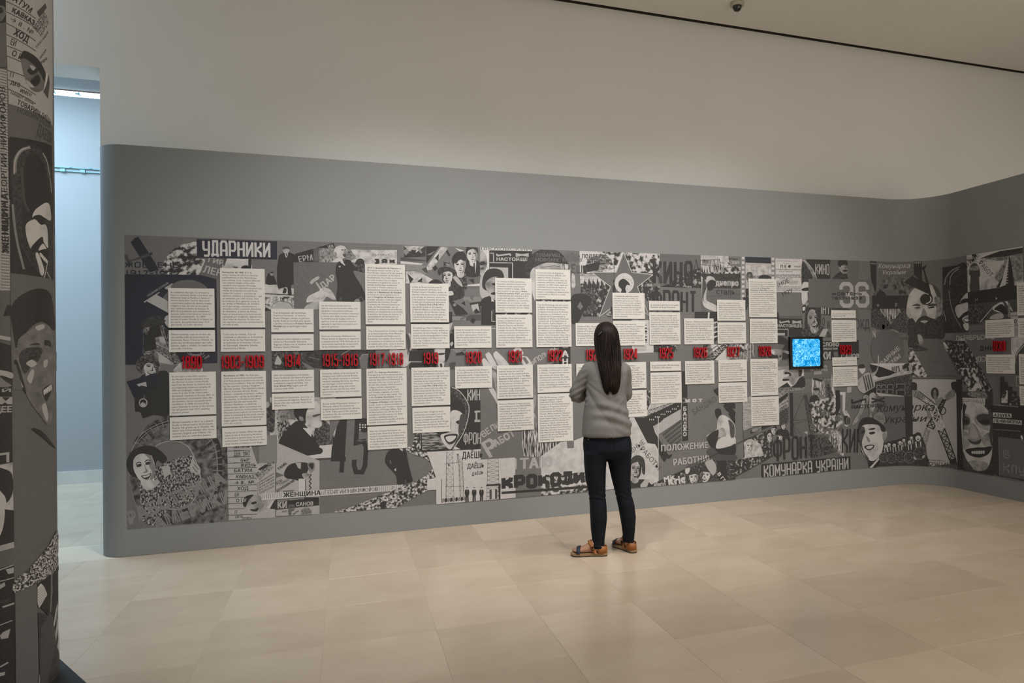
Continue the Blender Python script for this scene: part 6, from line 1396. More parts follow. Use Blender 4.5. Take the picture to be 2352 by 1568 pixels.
Pg('grainK', '1168 445 1480 450 1490 1310 1180 1270'); S('grainM', '1240 450 1400 450 1420 520 1250 490'); Pg('W', '1172 505 1408 515 1405 585 1175 572'); T('D', 'ЕНЩИНА', 1174, 566, 1400, 574, 42, .0)
S('skin', '1178 580 1400 590 1475 680 1480 1000 1470 1120 1420 1240 1300 1250 1230 1170 1180 1060'); S('skinm', '1178 860 1230 880 1250 980 1210 1030 1182 1020'); S('skinm', '1385 900 1475 860 1478 1000 1420 1010 1380 970'); S('skinm', '1230 1170 1330 1150 1430 1180 1420 1240 1300 1250'); S('skinm', '1178 680 1245 690 1265 790 1230 840 1180 815'); S('D', '1178 700 1235 705 1252 760 1220 790 1180 780'); S('K', '1182 745 1225 735 1240 765 1190 775'); S('skinm', '1300 700 1380 660 1475 680 1475 830 1400 835 1315 780'); S('D', '1320 700 1385 672 1470 690 1470 770 1400 790 1335 750'); S('K', '1345 748 1400 730 1455 745 1440 775 1370 775'); S('L', '1350 795 1400 805 1470 795 1400 822'); S('skinm', '1260 780 1310 790 1370 900 1360 940 1300 980 1230 960 1230 900'); S('L', '1270 780 1310 830 1340 910 1290 930 1250 900')
S('D', '1230 930 1300 960 1370 930 1350 980 1280 985'); S('K', '1205 1040 1300 1020 1400 1015 1478 1010 1440 1085 1360 1120 1280 1110 1230 1080')
with batch():
    for k in range(6):
        S('W', [(1268 + k * 23, 1058 - k), (1286 + k * 23, 1056 - k), (1287 + k * 23, 1084 - abs(k - 2.5) * 2), (1270 + k * 23, 1086 - abs(k - 2.5) * 2)], 3)
S('K', '1178 590 1215 590 1200 660 1190 800 1178 860'); S('K', '1400 590 1478 600 1480 760 1462 700 1440 640'); S('D', '1440 640 1478 660 1480 1000 1450 900 1460 800'); S('D', '1180 1060 1220 1150 1290 1250 1220 1250 1185 1200'); T('D', '2000', 1488, 1270, 1540, 1262, 24); T('D', 'ГЕОРГИЙ', 1415, 608, 1485, 606, 16)
piece('bookcover', 'black primer cover with pale title strips')
Pg('H', '1535 270 1801 270 1801 600 1535 580'); Pg('K', '1478 580 1900 600 1900 900 1485 860'); Pg('W', '1488 657 1680 670 1680 712 1490 702'); T('K', 'АЗБУКА', 1502, 697, 1672, 706, 28, .05); Pg('W', '1490 718 1785 740 1785 786 1492 762'); T('K', 'ЛЕНИНИЗМА', 1500, 757, 1778, 776, 30, .05); T('L', 'П. КЕРЖЕНЦЕВ и А. ЛЕОНТЬЕВ', 1485, 586, 1750, 606, 13, .02); T('L', 'ГОСУДАРСТВЕННОЕ ИЗДАТЕЛЬСТВО', 1488, 836, 1775, 858, 11, .0)
Pg('K', '1562 290 1605 290 1605 340 1645 345 1645 390 1690 395 1690 440 1735 440 1735 500 1770 500 1770 595 1565 575'); Pg('crowd', '1605 420 1640 430 1640 560 1575 560 1575 520'); Pg('crowdd', '1690 460 1770 500 1770 590 1650 580'); Ln('L', 7, '1755 292 1730 292 1730 385 1748 385')
piece('club_cover', 'grey cover with inline capitals')
Pg('grainK', '1485 860 1900 880 1900 1400 1555 1310 1490 1290'); Pg('H', '1548 908 1900 950 1900 1360 1556 1305'); Ln('L', 3, '1548 908 1556 1305'); T('L', 'В', 1598, 1130, 1662, 1140, 92, font='s', wt=.2); T('K', 'В', 1602, 1128, 1660, 1138, 86, font='s', wt=.1); T('L', 'КЛУБ', 1598, 1270, 1900, 1330, 92, font='s', wt=.17, gap=.3); T('D', 'КЛУБ', 1602, 1268, 1900, 1327, 86, font='s', wt=.08, gap=.3); S('W', '1772 900 1790 895 1800 930 1785 935')
with batch():
    for k in range(7):
        Pg('M', [(1600 + k * 24, 1318 + k * 5), (1614 + k * 24, 1321 + k * 5), (1614 + k * 24, 1340 + k * 5), (1600 + k * 24, 1337 + k * 5)])
endpiece()
# ------------------------------------------------------------------ photomontage on the rounded end of the foreground partition
mat_photo('fineK', g(.036), g(.052), 150, .35, .75, detail=4); mat_photo('crowdp', INK, PAP, 120, .45, .60, detail=3); mat_photo('fineM', g(.11), g(.22), 26, .25, .75, detail=8); mat_photo('fineD', g(.04), g(.10), 90, .35, .80, detail=6)
CUR.update(path=PIL, stack=Stack(), parent=None, clip=None)
sh = Sheet(PIL); sh.add([[(-2.5, .02), (PIL.s[-1] - .02, .02), (PIL.s[-1] - .02, 3.73), (-2.5, 3.73)]], 'H', .0003)
mural2 = sh.build('mural')
tag(mural2, 'dim photomontage mural wrapped around the rounded wall end at left', 'mural')
CUR['parent'] = mural2
K1 = 3.4844
Z(0, 0, K1)
piece('index_page', 'tall page of slanting index words')
Pg('L', '45 -60 420 -60 420 1010 330 920 200 870 70 830 60 560 50 300')
for k, (t_, xa, ya, xb, yb, hh, bd) in enumerate((('БАТУМ', 60, -20, 245, 110, 50, .03), ('КАВКАЗ', 90, 95, 272, 205, 40, .06), ('→ 8 . №', 70, 160, 260, 285, 40, .01), ('ХОД', 105, 275, 222, 345, 52, .05), ('ЕЙ', 78, 355, 125, 375, 50, .02), ('О ЮГ', 88, 440, 215, 508, 46, .03), ('П', 78, 612, 108, 622, 42, .02), ('ДЕВ', 82, 672, 160, 700, 30, .04), ('ИМЕН', 158, 735, 250, 778, 28, .04), ('НАЩОТ ШУБЫ', 82, 750, 268, 840, 20, .03), ('ТОВАРИЩ ДАЁШЬ', 132, 835, 405, 1000, 40, .03))):
    T('K', t_, xa, ya, xb, yb, hh, bd)
T('D', 'НОВОМУ РАБОЧ', 132, 895, 400, 1040, 40, .02); T('D', 'ДАЕШЬ', 290, 1080, 412, 1160, 90, .03)
with batch():
    for y0, y1 in ((10, 150), (95, 225), (185, 330), (275, 410), (365, 470), (445, 560), (560, 650), (630, 760), (705, 830)):
        Ln('D', 7, [(48, y0), (170, y0 + (y1 - y0) * .45), (285, y1)])
piece('word_collage', 'slanting words along the curve')
T('D', 'ЖЕЛЕЗНО', 295, 260, 375, 130, 40, .03); T('D', 'ДОРОЖ', 320, 290, 392, 180, 36, .0); T('D', 'скитания', 290, 385, 385, 260, 16); T('D', 'сельская', 320, 475, 370, 400, 16); T('D', 'про', 330, 510, 378, 470, 18, .04)
Pg('D', '292 95 360 25 372 60 312 140'); Pg('L', '320 30 370 -10 395 -10 330 40')
piece('face_cutout', 'sideways dark face')
S('fineM', '165 470 175 420 205 408 290 460 350 560 365 650 340 720 280 735 230 690 190 600'); S('K', '165 470 172 425 210 410 300 470 360 580 355 660 320 590 270 520 200 470'); S('K', '215 560 270 540 300 570 250 600'); S('K', '240 650 300 600 320 650 280 690'); S('L', '235 520 280 540 260 565'); S('L', '205 640 240 660 270 700 230 690'); Pg('W', '345 730 365 585 383 590 372 660'); Pg('D', '345 732 375 650 385 590 395 660 380 790')
piece('word_column', 'striped upright tape')
Pg('L', '-30 545 55 562 68 1568 78 1568 76 1640 -30 1640'); 
with batch():
    for k in range(46):
        Ln('D', 5, [(2, 565 + k * 23), (56 + k * .35, 580 + k * 23)])
Z(0, 400, K1)
Pg('L', '-30 -30 66 -30 82 930 -30 930')
with batch():
    for k in range(38):
        Ln('D', 5, [(8, 20 + k * 24), (64 + k * .4, 26 + k * 24)])
T('K', 'ЖЕНЩИНА ГЕОРГИЙ НИКИФОРОВ', 66, 640, 42, -700, 34, .02); T('K', 'ЖЕНЩИНА', 72, 630, 62, 150, 40, .03)
piece('dark_corner', 'dark scrap with part of a face')
Z(0, 0, K1)
Pg('K', '-30 -60 45 -60 55 545 -30 545'); S('fineM', '-20 60 30 50 48 100 20 160 -20 170'); S('K', '-20 70 10 60 25 95 -10 110'); T('D', 'НОЕ', -20, 470, 55, 470, 26, .03); Pg('H', '-30 190 50 180 52 540 -30 540')
piece('hood_portrait', 'large hooded woman smiling, upper half of the curve')
Pg('K', '68 1105 410 1180 412 1600 72 1600')
Pg('fineK', '68 1105 250 1140 412 1185 412 1600 72 1600')
Z(0, 400, K1)
Pg('fineK', '75 -300 412 -230 425 850 250 815 85 790'); S('fineD', '90 60 95 -100 160 -200 240 -235 330 -190 400 -60 425 150 420 500 400 830 330 820 200 640 130 400'); S('K', '180 120 190 -60 240 -160 310 -140 370 0 400 200 340 240 270 300 200 420 195 560 170 380'); Lc('M', 22, '118 -10 125 -120 170 -190 240 -215'); Lc('L', 9, '112 0 120 -110 165 -190 235 -218'); Lc('L', 9, '340 -170 375 -90 400 60 408 150'); Lc('M', 16, '100 240 115 400 140 560 190 760'); Lc('D', 18, '170 -60 190 200 230 300')
S('skin', '258 345 275 290 330 245 365 228 390 240 402 300 400 370 350 345 310 325'); S('skin', '202 430 215 390 262 362 300 368 325 405 355 400 375 440 380 540 378 590 345 540 335 505 300 540 255 580 245 600 215 520'); S('K', '262 340 310 325 350 350 360 395 320 400 290 370'); S('K', '250 580 330 500 340 555 300 600 260 620'); S('skin', '305 605 340 555 372 610 340 615'); S('K', '300 620 375 600 385 680 360 730 320 680')
with batch():
    for k in range(5):
        S('W', [(312 + k * 12, 632 + k * 14), (326 + k * 11, 630 + k * 12), (334 + k * 10, 655 + k * 12), (320 + k * 11, 660 + k * 13)], 3)
S('skin', '280 640 300 630 330 700 350 770 340 808 320 800 300 720'); Ln('W', 6, '378 690 365 760 350 830'); Ln('W', 6, '370 780 400 840')
piece('portrait', 'shadowy laughing man in a cap, upside of the lower curve')
Pg('H', '85 792 425 850 435 1568 90 1568'); S('fineK', '90 1180 90 1060 150 980 250 925 340 918 400 960 425 1100 430 1250 330 1180 220 1250 150 1380 140 1480'); Pg('K', '28 1135 60 1045 90 1050 85 1130')
S('fineM', '140 1470 140 1340 190 1280 270 1230 330 1190 400 1230 420 1330 400 1420 428 1568 180 1568'); S('fineD', '200 1440 230 1370 300 1350 320 1400 290 1470 230 1490'); S('K', '215 1440 260 1405 310 1410 280 1440'); S('L', '280 1220 340 1200 350 1230 300 1250'); S('K', '350 1330 400 1340 395 1400 360 1410'); S('L', '335 1490 370 1470 375 1530 345 1545')
Z(0, 800, K1)
S('fineM', '110 0 425 0 432 300 410 560 380 610 340 570 240 430 180 300 130 140'); S('fineD', '150 60 200 0 330 0 300 100 250 130 200 200 170 160'); S('L', '205 120 250 90 290 120 250 150'); S('L', '215 240 250 170 270 190 245 280'); S('K', '335 330 400 285 412 320 370 420 345 390'); 
with batch():
    for k in range(5):
        S('W', [(342 + k * 13, 335 - k * 10), (353 + k * 13, 330 - k * 10), (355 + k * 13, 360 - k * 9), (346 + k * 13, 375 - k * 9)], 3)
S('L', '330 470 360 440 380 540 365 580'); S('L', '345 100 375 90 370 140 345 150'); S('K', '110 110 140 110 205 340 185 340 140 230'); Ln('L', 6, '145 230 180 310')
S('fineK', '250 645 290 640 350 680 420 770 440 800 410 780 330 710'); Pg('H', '100 120 125 130 180 330 100 330')
piece('poster', 'black poster edge with wide capitals')
Pg('K', '-30 -60 88 -20 92 170 95 510 100 910 -30 930'); Pg('L', '-30 -110 85 -90 85 -60 -30 -80'); S('L', '-30 170 95 195 95 240 30 220 -30 210'); S('M', '-30 210 40 260 90 300 -30 300'); Pg('L', '-30 385 97 388 97 445 60 445 40 430 20 445 -30 445'); Pg('K', '15 390 45 420 80 390'); T('L', 'ЩЕЕ', -60, 512, 96, 508, 46, .06); T('L', 'Й', 8, 350, 95, 348, 26, .02); Ln('L', 18, '-30 850 62 838 62 910'); 
piece('portrait', 'pale profile at the left border')
Pg('grainL', '-30 935 100 910 110 1568 -30 1568'); S('K', '-30 970 40 965 95 1010 100 1150 40 1240 -30 1160'); S('skin', '-30 1160 30 1170 50 1230 45 1320 100 1300 50 1350 -10 1568 -30 1568'); Pg('K', '20 1540 60 1400 108 1320 112 1568'); S('W', '45 1360 100 1320 95 1400 70 1380')
Z(0, 1150, 3.751)
Pg('K', '-30 60 118 80 118 350 -30 400'); S('skin', '-30 -60 40 60 20 250 -30 300'); Pg('L', '-30 390 118 350 120 400 -30 440')
piece('photo_fragment', 'dark machine hall picture at the lower left border')
Pg('fineK', '-30 590 120 540 135 1600 -30 1600'); Ln('L', 10, '-30 605 120 548'); Ln('L', 8, '-30 700 120 660'); Ln('L', 16, '20 915 124 880'); Ln('L', 8, '-30 1080 106 1028'); Pg('L', '50 590 118 570 118 620 70 630'); Pg('L', '0 720 40 700 48 730 0 760'); Pg('L', '0 1160 25 1130 90 1100 70 1180 10 1190'); Ln('L', 14, '0 1430 70 1390'); Pg('L', '0 1480 45 1470 40 1500 0 1510'); T('D', 'ПРОВ', -20, 890, 75, 870, 26, .03)
piece('crowd_wave', 'swirling band packed with a crowd')
S('crowdp', '122 690 250 580 400 400 490 250 492 380 500 560 470 640 400 640 380 670 280 720 125 790')
piece('building_photo', 'leaning tower block with hatched windows')
Pg('H', '128 790 310 715 328 1600 135 1600'); Pg('fineK', '312 720 490 560 500 900 440 1000 400 980 320 900'); Pg('W', '316 745 345 710 370 735 398 805 330 922 316 880')
with batch():
    for k in range(7):
        Ln('D', 3, [(318, 770 + k * 22), (372 + k * 4, 720 + k * 16)])
Pg('fineD', '322 960 440 1000 500 1300 510 1480 450 1568 335 1568'); Pg('H', '420 960 432 600 445 600 430 960'); Ln('M', 10, '425 950 440 780 432 620'); Pg('L', '440 1100 470 930 490 860 460 1080'); Pg('L', '455 1200 480 1010 492 1060 470 1210'); Pg('W', '480 1260 498 1100 508 1340 495 1300'); Pg('L', '330 1568 332 1500 355 1490 355 1540'); Pg('L', '340 1460 360 1440 358 1460'); Pg('D', '335 1260 345 1100 420 960 440 1000 470 1200 400 1568 335 1568')
endpiece()
# dark floor plate the wall end stands on
V = [(-1.40, 4.252), (-.66, 3.05), (-2.2, 2.6), (-3.2, 3.4), (-3.2, 4.6), (-1.615, 4.6)]
n = len(V)
me = mesh_from('floor_plate', [(x, y, 0) for x, y in V] + [(x, y, .004) for x, y in V], [tuple(range(n))[::-1], tuple(range(n, 2 * n))] + [(i, (i + 1) % n, n + (i + 1) % n, n + i) for i in range(n)], ['plinth_dark'])
tag(link('floor_plate', me), 'dark grey floor plate under the rounded wall end at left', 'floor plate')
# ------------------------------------------------------------------ the visitor
from mathutils.bvhtree import BVHTree
mat_plain('skin_tone', (.40, .205, .135), .5, var=.06, vscale=14)
mat_plain('shirt_jersey', (.185, .176, .168), .85, spec=.2, var=.10, vscale=160, bump=.10, bscale=600)
mat_plain('denim', (.0032, .0050, .0098), .8, spec=.25, var=.25, vscale=180, bump=.12, bscale=700)
mat_plain('denim_edge', (.0042, .0066, .0128), .8, spec=.25)
mat_plain('brass', (.40, .27, .10), .35, metal=1.0)
mat_plain('tan_leather', (.30, .105, .022), .5, var=.12, vscale=25)
mat_plain('navy_strap', (.012, .014, .035), .6)
mat_plain('jute', (.30, .195, .10), .85, var=.35, vscale=240, bump=.4, bscale=300)
mat_plain('rubber_dark', (.02, .018, .016), .7)
mat_plain('buckle_dark', (.05, .03, .02), .35, metal=.8)
mat_plain('nail', (.55, .33, .27), .3)
mat_plain('eye_white', (.75, .73, .70), .2); mat_plain('eye_dark', (.02, .012, .008), .15); mat_plain('lip', (.36, .12, .10), .45)
mat_plain('clip_grey', (.10, .09, .10), .3)
def mat_hair():
    m = bpy.data.materials.new('hair_brown'); m.use_nodes = True; t = m.node_tree; b_ = t.nodes['Principled BSDF']
    tc = nd(t, 'ShaderNodeTexCoord'); mp = nd(t, 'ShaderNodeMapping'); mp.inputs['Scale'].default_value = (70, 70, 2.2)
    n = nd(t, 'ShaderNodeTexNoise'); n.inputs['Scale'].default_value = 1.6; n.inputs['Detail'].default_value = 5
    r = nd(t, 'ShaderNodeValToRGB'); e = r.color_ramp.elements
    e[0].position = .35; e[0].color = (.0055, .0035, .0028, 1); e[1].position = .72; e[1].color = (.022, .0115, .0075, 1)
    t.links.new(tc.outputs['Object'], mp.inputs['Vector']); t.links.new(mp.outputs[0], n.inputs['Vector']); t.links.new(n.outputs['Fac'], r.inputs['Fac']); t.links.new(r.outputs['Color'], b_.inputs['Base Color'])
    bp = nd(t, 'ShaderNodeBump'); bp.inputs['Strength'].default_value = .55; bp.inputs['Distance'].default_value = .004
    t.links.new(n.outputs['Fac'], bp.inputs['Height']); t.links.new(bp.outputs['Normal'], b_.inputs['Normal'])
    b_.inputs['Roughness'].default_value = .55; b_.inputs['Specular IOR Level'].default_value = .22; MATS['hair_brown'] = m
mat_hair()
PPM = 301.5
W0 = Vector((1.8444, 4.9991, 0))
UX = Vector((math.cos(YAW), -math.sin(YAW), 0)); VX = Vector((math.sin(YAW), math.cos(YAW), 0))
woman = empty('person', W0, -YAW)
tag(woman, 'person with long dark hair in grey top and dark jeans, reading the wall', 'person')
# local frame: x to the photo's right, y away from the camera, z up
def uz(px, py):
    z = (1268 - py) / PPM
    return (px - 1392 + .0158 * (1268 - py)) / PPM, z
def ring(c, rx, ry, n=28, rot=0.0, p=2.0, up=None):
    out = []
    for k in range(n):
        a = 2 * math.pi * k / n; ca, sa = math.cos(a), math.sin(a)
        x = rx * abs(ca) ** (2 / p) * (1 if ca >= 0 else -1); y = ry * abs(sa) ** (2 / p) * (1 if sa >= 0 else -1)
        out.append((c[0] + x * math.cos(rot) - y * math.sin(rot), c[1] + x * math.sin(rot) + y * math.cos(rot), c[2]))
    return out
def loft(rings, cap=True):
    n = len(rings[0]); V = [q for r_ in rings for q in r_]; F_ = []
    for j in range(len(rings) - 1):
        for i in range(n):
            k = (i + 1) % n; F_.append((j * n + i, j * n + k, (j + 1) * n + k, (j + 1) * n + i))
    if cap:
        F_.append(tuple(range(n))[::-1]); F_.append(tuple((len(rings) - 1) * n + i for i in range(n)))
    return V, F_
def tube(pts, rads, n=14):
    """tapered limb through joints; rads may be (r) or (rx, ry)"""
    P = [Vector(p) for p in pts]; fine, fr = [], []
    m = len(P)
    for i in range(m - 1):
        p0, p1, p2, p3 = P[max(0, i - 1)], P[i], P[i + 1], P[min(m - 1, i + 2)]
        for k in range(6):
            t = k / 6
            fine.append(.5 * (2 * p1 + (p2 - p0) * t + (2 * p0 - 5 * p1 + 4 * p2 - p3) * t * t + (3 * p1 - p0 - 3 * p2 + p3) * t ** 3)); fr.append(rads[i] * (1 - t) + rads[i + 1] * t)
    fine.append(P[-1]); fr.append(rads[-1]); rings = []
    side = None
    for i, p in enumerate(fine):
        d = (fine[min(i + 1, len(fine) - 1)] - fine[max(i - 1, 0)]).normalized()
        if side is None:
            side = d.orthogonal().normalized()
        side = (side - d * side.dot(d)).normalized(); o = d.cross(side)
        rings.append([tuple(p + side * (fr[i] * math.cos(2 * math.pi * k / n)) + o * (fr[i] * math.sin(2 * math.pi * k / n))) for k in range(n)])
    # rounded ends
    a = fine[0] - (fine[1] - fine[0]).normalized() * fr[0] * .6; b_ = fine[-1] + (fine[-1] - fine[-2]).normalized() * fr[-1] * .6
    rings = [[tuple(a + (Vector(q) - fine[0]) * .45) for q in rings[0]]] + rings + [[tuple(b_ + (Vector(q) - fine[-1]) * .45) for q in rings[-1]]]
    return loft(rings)
def ellipsoid(c, r, n=18, m=10, rot=None):
    V, F_ = [], []
    for j in range(m + 1):
        th = math.pi * j / m
        for i in range(n):
            a = 2 * math.pi * i / n; q = Vector((r[0] * math.sin(th) * math.cos(a), r[1] * math.sin(th) * math.sin(a), r[2] * math.cos(th)))
            if rot: q = rot @ q
            V.append(tuple(Vector(c) + q))
    for j in range(m):
        for i in range(n):
            k = (i + 1) % n; F_.append((j * n + i, (j + 1) * n + i, (j + 1) * n + k, j * n + k))
    return V, F_
def merge(parts):
    V, F_ = [], []
    for v, f in parts:
        o = len(V); V += list(v); F_ += [tuple(i + o for i in q) for q in f]
    return V, F_
def fused(name, parts, mat, voxel=.008, smooth_it=6, disp=None, parent=None):
    """union of closed lofts as ONE continuous skin"""
    V, F_ = merge(parts); me = mesh_from(name + '_src', V, F_)
    bm = bmesh.new(); bm.from_mesh(me); bmesh.ops.remove_doubles(bm, verts=bm.verts, dist=1e-6); bmesh.ops.recalc_face_normals(bm, faces=bm.faces); bm.to_mesh(me); bm.free()
    tmp = bpy.data.objects.new(name + '_src', me); COL.objects.link(tmp)
    r_ = tmp.modifiers.new('r', 'REMESH'); r_.mode = 'VOXEL'; r_.voxel_size = voxel
    s_ = tmp.modifiers.new('s', 'SMOOTH'); s_.factor = .5; s_.iterations = smooth_it
    bpy.context.view_layer.update(); dg = bpy.context.evaluated_depsgraph_get()
    out = bpy.data.meshes.new_from_object(tmp.evaluated_get(dg)); out.name = name
    bpy.data.objects.remove(tmp, do_unlink=True); bpy.data.meshes.remove(me)
    if disp:
        nn = [v.normal.copy() for v in out.vertices]
        for v, n_ in zip(out.vertices, nn):
            v.co += n_ * disp(v.co, n_)
    out.materials.clear(); out.materials.append(MATS[mat]); out.polygons.foreach_set('use_smooth', [True] * len(out.polygons)); out.update()
    return link(name, out, parent)
def rows(data, n=30, p=2.3):
    """(py, pxL, pxR, v centre, v half depth) -> loft"""
    rs = []
    for py, l, r_, vc, dv in data:
        a, z = uz(l, py); b_, _ = uz(r_, py); rs.append(ring(((a + b_) / 2, vc, z), (b_ - a) / 2, dv, n, 0, p))
    return loft(rs)
# joints
def J(px, py, v):
    a, z = uz(px, py); return (a, v, z)
shoL, elbL, wriL = J(1353, 850, -.015), J(1324, 910, .03), J(1396, 898, .215)
shoR, elbR, wriR = J(1433, 852, -.005), J(1437, 912, .075), J(1372, 884, .245)
ankL = Vector((1.766, 4.944, .08)) - W0; ankR = Vector((2.024, 4.957, .08)) - W0
def toloc(p):
    q = Vector(p); return Vector((q.dot(UX), q.dot(VX), q.z))
ankL, ankR = toloc(ankL), toloc(ankR)
dirL = toloc(Vector((-.227, .092, 0))).normalized(); dirR = toloc(Vector((-.058, .26, 0))).normalized()
# ---- body: one skin
def foot_parts(ank, d, side):
    """foot from heel to ball plus five toes, on a 2.2 cm sole"""
    s_ = Vector((-d.y, d.x, 0)) * side                    # towards the little toe
    base = Vector((ank.x, ank.y, .024)) - d * .052; rs = []
    for t, w_, h_, off in ((0, .018, .030, 0), (.02, .030, .048, 0), (.055, .034, .085, 0), (.09, .033, .10, .0), (.125, .035, .074, .002), (.165, .040, .052, .004), (.195, .044, .038, .004), (.213, .043, .028, .004)):
        c = base + d * t + s_ * off; n = 20; r_ = []
        for k in range(n):
            a = 2 * math.pi * k / n; hh = math.sin(a)
            r_.append(tuple(c + s_ * (w_ * math.cos(a)) + Vector((0, 0, h_ / 2 + hh * h_ / 2))))
        rs.append(r_)
    parts = [loft(rs)]
    for k, (o, l, r_) in enumerate(((-.027, .050, .0125), (-.008, .046, .0095), (.008, .040, .0090), (.022, .034, .0085), (.034, .026, .0080))):
        a = base + d * .200 + s_ * (o + .003) + Vector((0, 0, .013)); parts.append(tube([a, a + d * l * .55 + Vector((0, 0, .004)), a + d * l], [r_, r_, r_ * .85], 10))
    return parts, base, s_
fL, baseL, sideL = foot_parts(ankL, dirL, 1); fR, baseR, sideR = foot_parts(ankR, dirR, -1)
def hand_parts(wr, fwd, palm_n, thumb_side):
    """palm and five bent fingers"""
    f = Vector(fwd).normalized(); nrm_ = Vector(palm_n); nrm_ = (nrm_ - f * nrm_.dot(f)).normalized(); s_ = f.cross(nrm_) * thumb_side
    W_ = Vector(wr); parts = []
    rs = []
    for t, w_, h_ in ((-.01, .026, .019), (.02, .032, .017), (.05, .040, .015), (.085, .041, .013)):
        rs.append([tuple(W_ + f * t + s_ * (w_ * math.cos(2 * math.pi * k / 16)) + nrm_ * (h_ * math.sin(2 * math.pi * k / 16))) for k in range(16)])
    parts.append(loft(rs))
    for o, l in ((.029, .070), (.010, .078), (-.010, .073), (-.028, .058)):
        a = W_ + f * .078 + s_ * o
        parts.append(tube([a, a + f * l * .42 + nrm_ * .010, a + f * l * .72 + nrm_ * .028, a + f * l * .86 + nrm_ * .048], [.0098, .0092, .0085, .0075], 10))
    a = W_ + f * .018 + s_ * .028
    parts.append(tube([a, a + s_ * .026 + f * .026 + nrm_ * .010, a + s_ * .036 + f * .056 + nrm_ * .020], [.0125, .0110, .0090], 10))
    return parts
hc_u, hc_z = uz(1391, 776)
head_c = (hc_u, .012, hc_z)
body_parts = [ellipsoid(head_c, (.074, .094, .112)), ellipsoid((hc_u - .004, .055, hc_z - .045), (.052, .050, .062)),
              tube([(hc_u - .004, .092, hc_z + .012), (hc_u - .006, .112, hc_z - .018), (hc_u - .006, .100, hc_z - .034)], [.008, .013, .012], 10),
              ellipsoid((hc_u - .075, .005, hc_z - .012), (.010, .020, .032)), ellipsoid((hc_u + .073, .005, hc_z - .012), (.010, .020, .032)),
              tube([J(1393, 850, -.02), J(1393, 825, -.012), J(1392, 795, .0)], [.062, .050, .050], 18),
              rows([(838, 1362, 1426, -.02, .06), (850, 1347, 1441, -.02, .085), (880, 1355, 1432, -.02, .095), (920, 1358, 1428, -.02, .09), (960, 1352, 1436, -.02, .095), (1000, 1345, 1442, -.03, .10), (1030, 1346, 1444, -.035, .105), (1040, 1350, 1440, -.03, .09)]),
              rows([(1040, 1347, 1390, -.045, .085), (1100, 1350, 1388, -.05, .068), (1140, 1356, 1389, -.055, .055), (1180, 1358, 1391, -.065, .057), (1215, 1361, 1386, -.06, .042), (1245, 1364, 1383, -.072, .034), (1256, 1364, 1383, -.074, .032)], 22),
              rows([(1040, 1398, 1444, -.015, .085), (1100, 1406, 1446, -.012, .068), (1140, 1417, 1450, -.01, .055), (1180, 1424, 1457, -.02, .056), (1215, 1431, 1456, -.015, .042), (1245, 1435, 1454, .012, .034), (1256, 1437, 1455, .016, .032)], 22),
              tube([shoL, elbL, tuple((Vector(elbL) + Vector(wriL)) / 2 + Vector((0, 0, .004))), wriL], [.046, .038, .034, .024]),
              tube([shoR, elbR, tuple((Vector(elbR) + Vector(wriR)) / 2 + Vector((0, 0, .004))), wriR], [.046, .038, .034, .024])]
body_parts += fL + fR
body_parts += hand_parts(wriL, Vector(wriL) - Vector(elbL), (0, -1, -.2), 1) + hand_parts(wriR, Vector(wriR) - Vector(elbR), (0, -1, -.2), -1)
skin_ob = fused('body', body_parts, 'skin_tone', .0062, 3, None, woman)
for sd in (-1, 1):
    v, f = ellipsoid((hc_u + sd * .029 - .004, .0985, hc_z + .008), (.012, .006, .0075), 12, 8); link('eye', mesh_from('eye', v, f, ['eye_white'], smooth=True), woman)
    v, f = ellipsoid((hc_u + sd * .029 - .005, .1030, hc_z + .008), (.006, .003, .006), 10, 6); link('iris', mesh_from('iris', v, f, ['eye_dark'], smooth=True), woman)
    v, f = tube([(hc_u + sd * .045 - .004, .090, hc_z + .026), (hc_u + sd * .028 - .004, .101, hc_z + .031), (hc_u + sd * .012 - .004, .101, hc_z + .027)], [.003, .0035, .002], 8); link('eyebrow', mesh_from('eyebrow', v, f, ['eye_dark'], smooth=True), woman)
v, f = tube([(hc_u - .028, .095, hc_z - .060), (hc_u - .004, .106, hc_z - .058), (hc_u + .020, .095, hc_z - .060)], [.003, .006, .003], 8); link('mouth', mesh_from('mouth', v, f, ['lip'], smooth=True), woman)
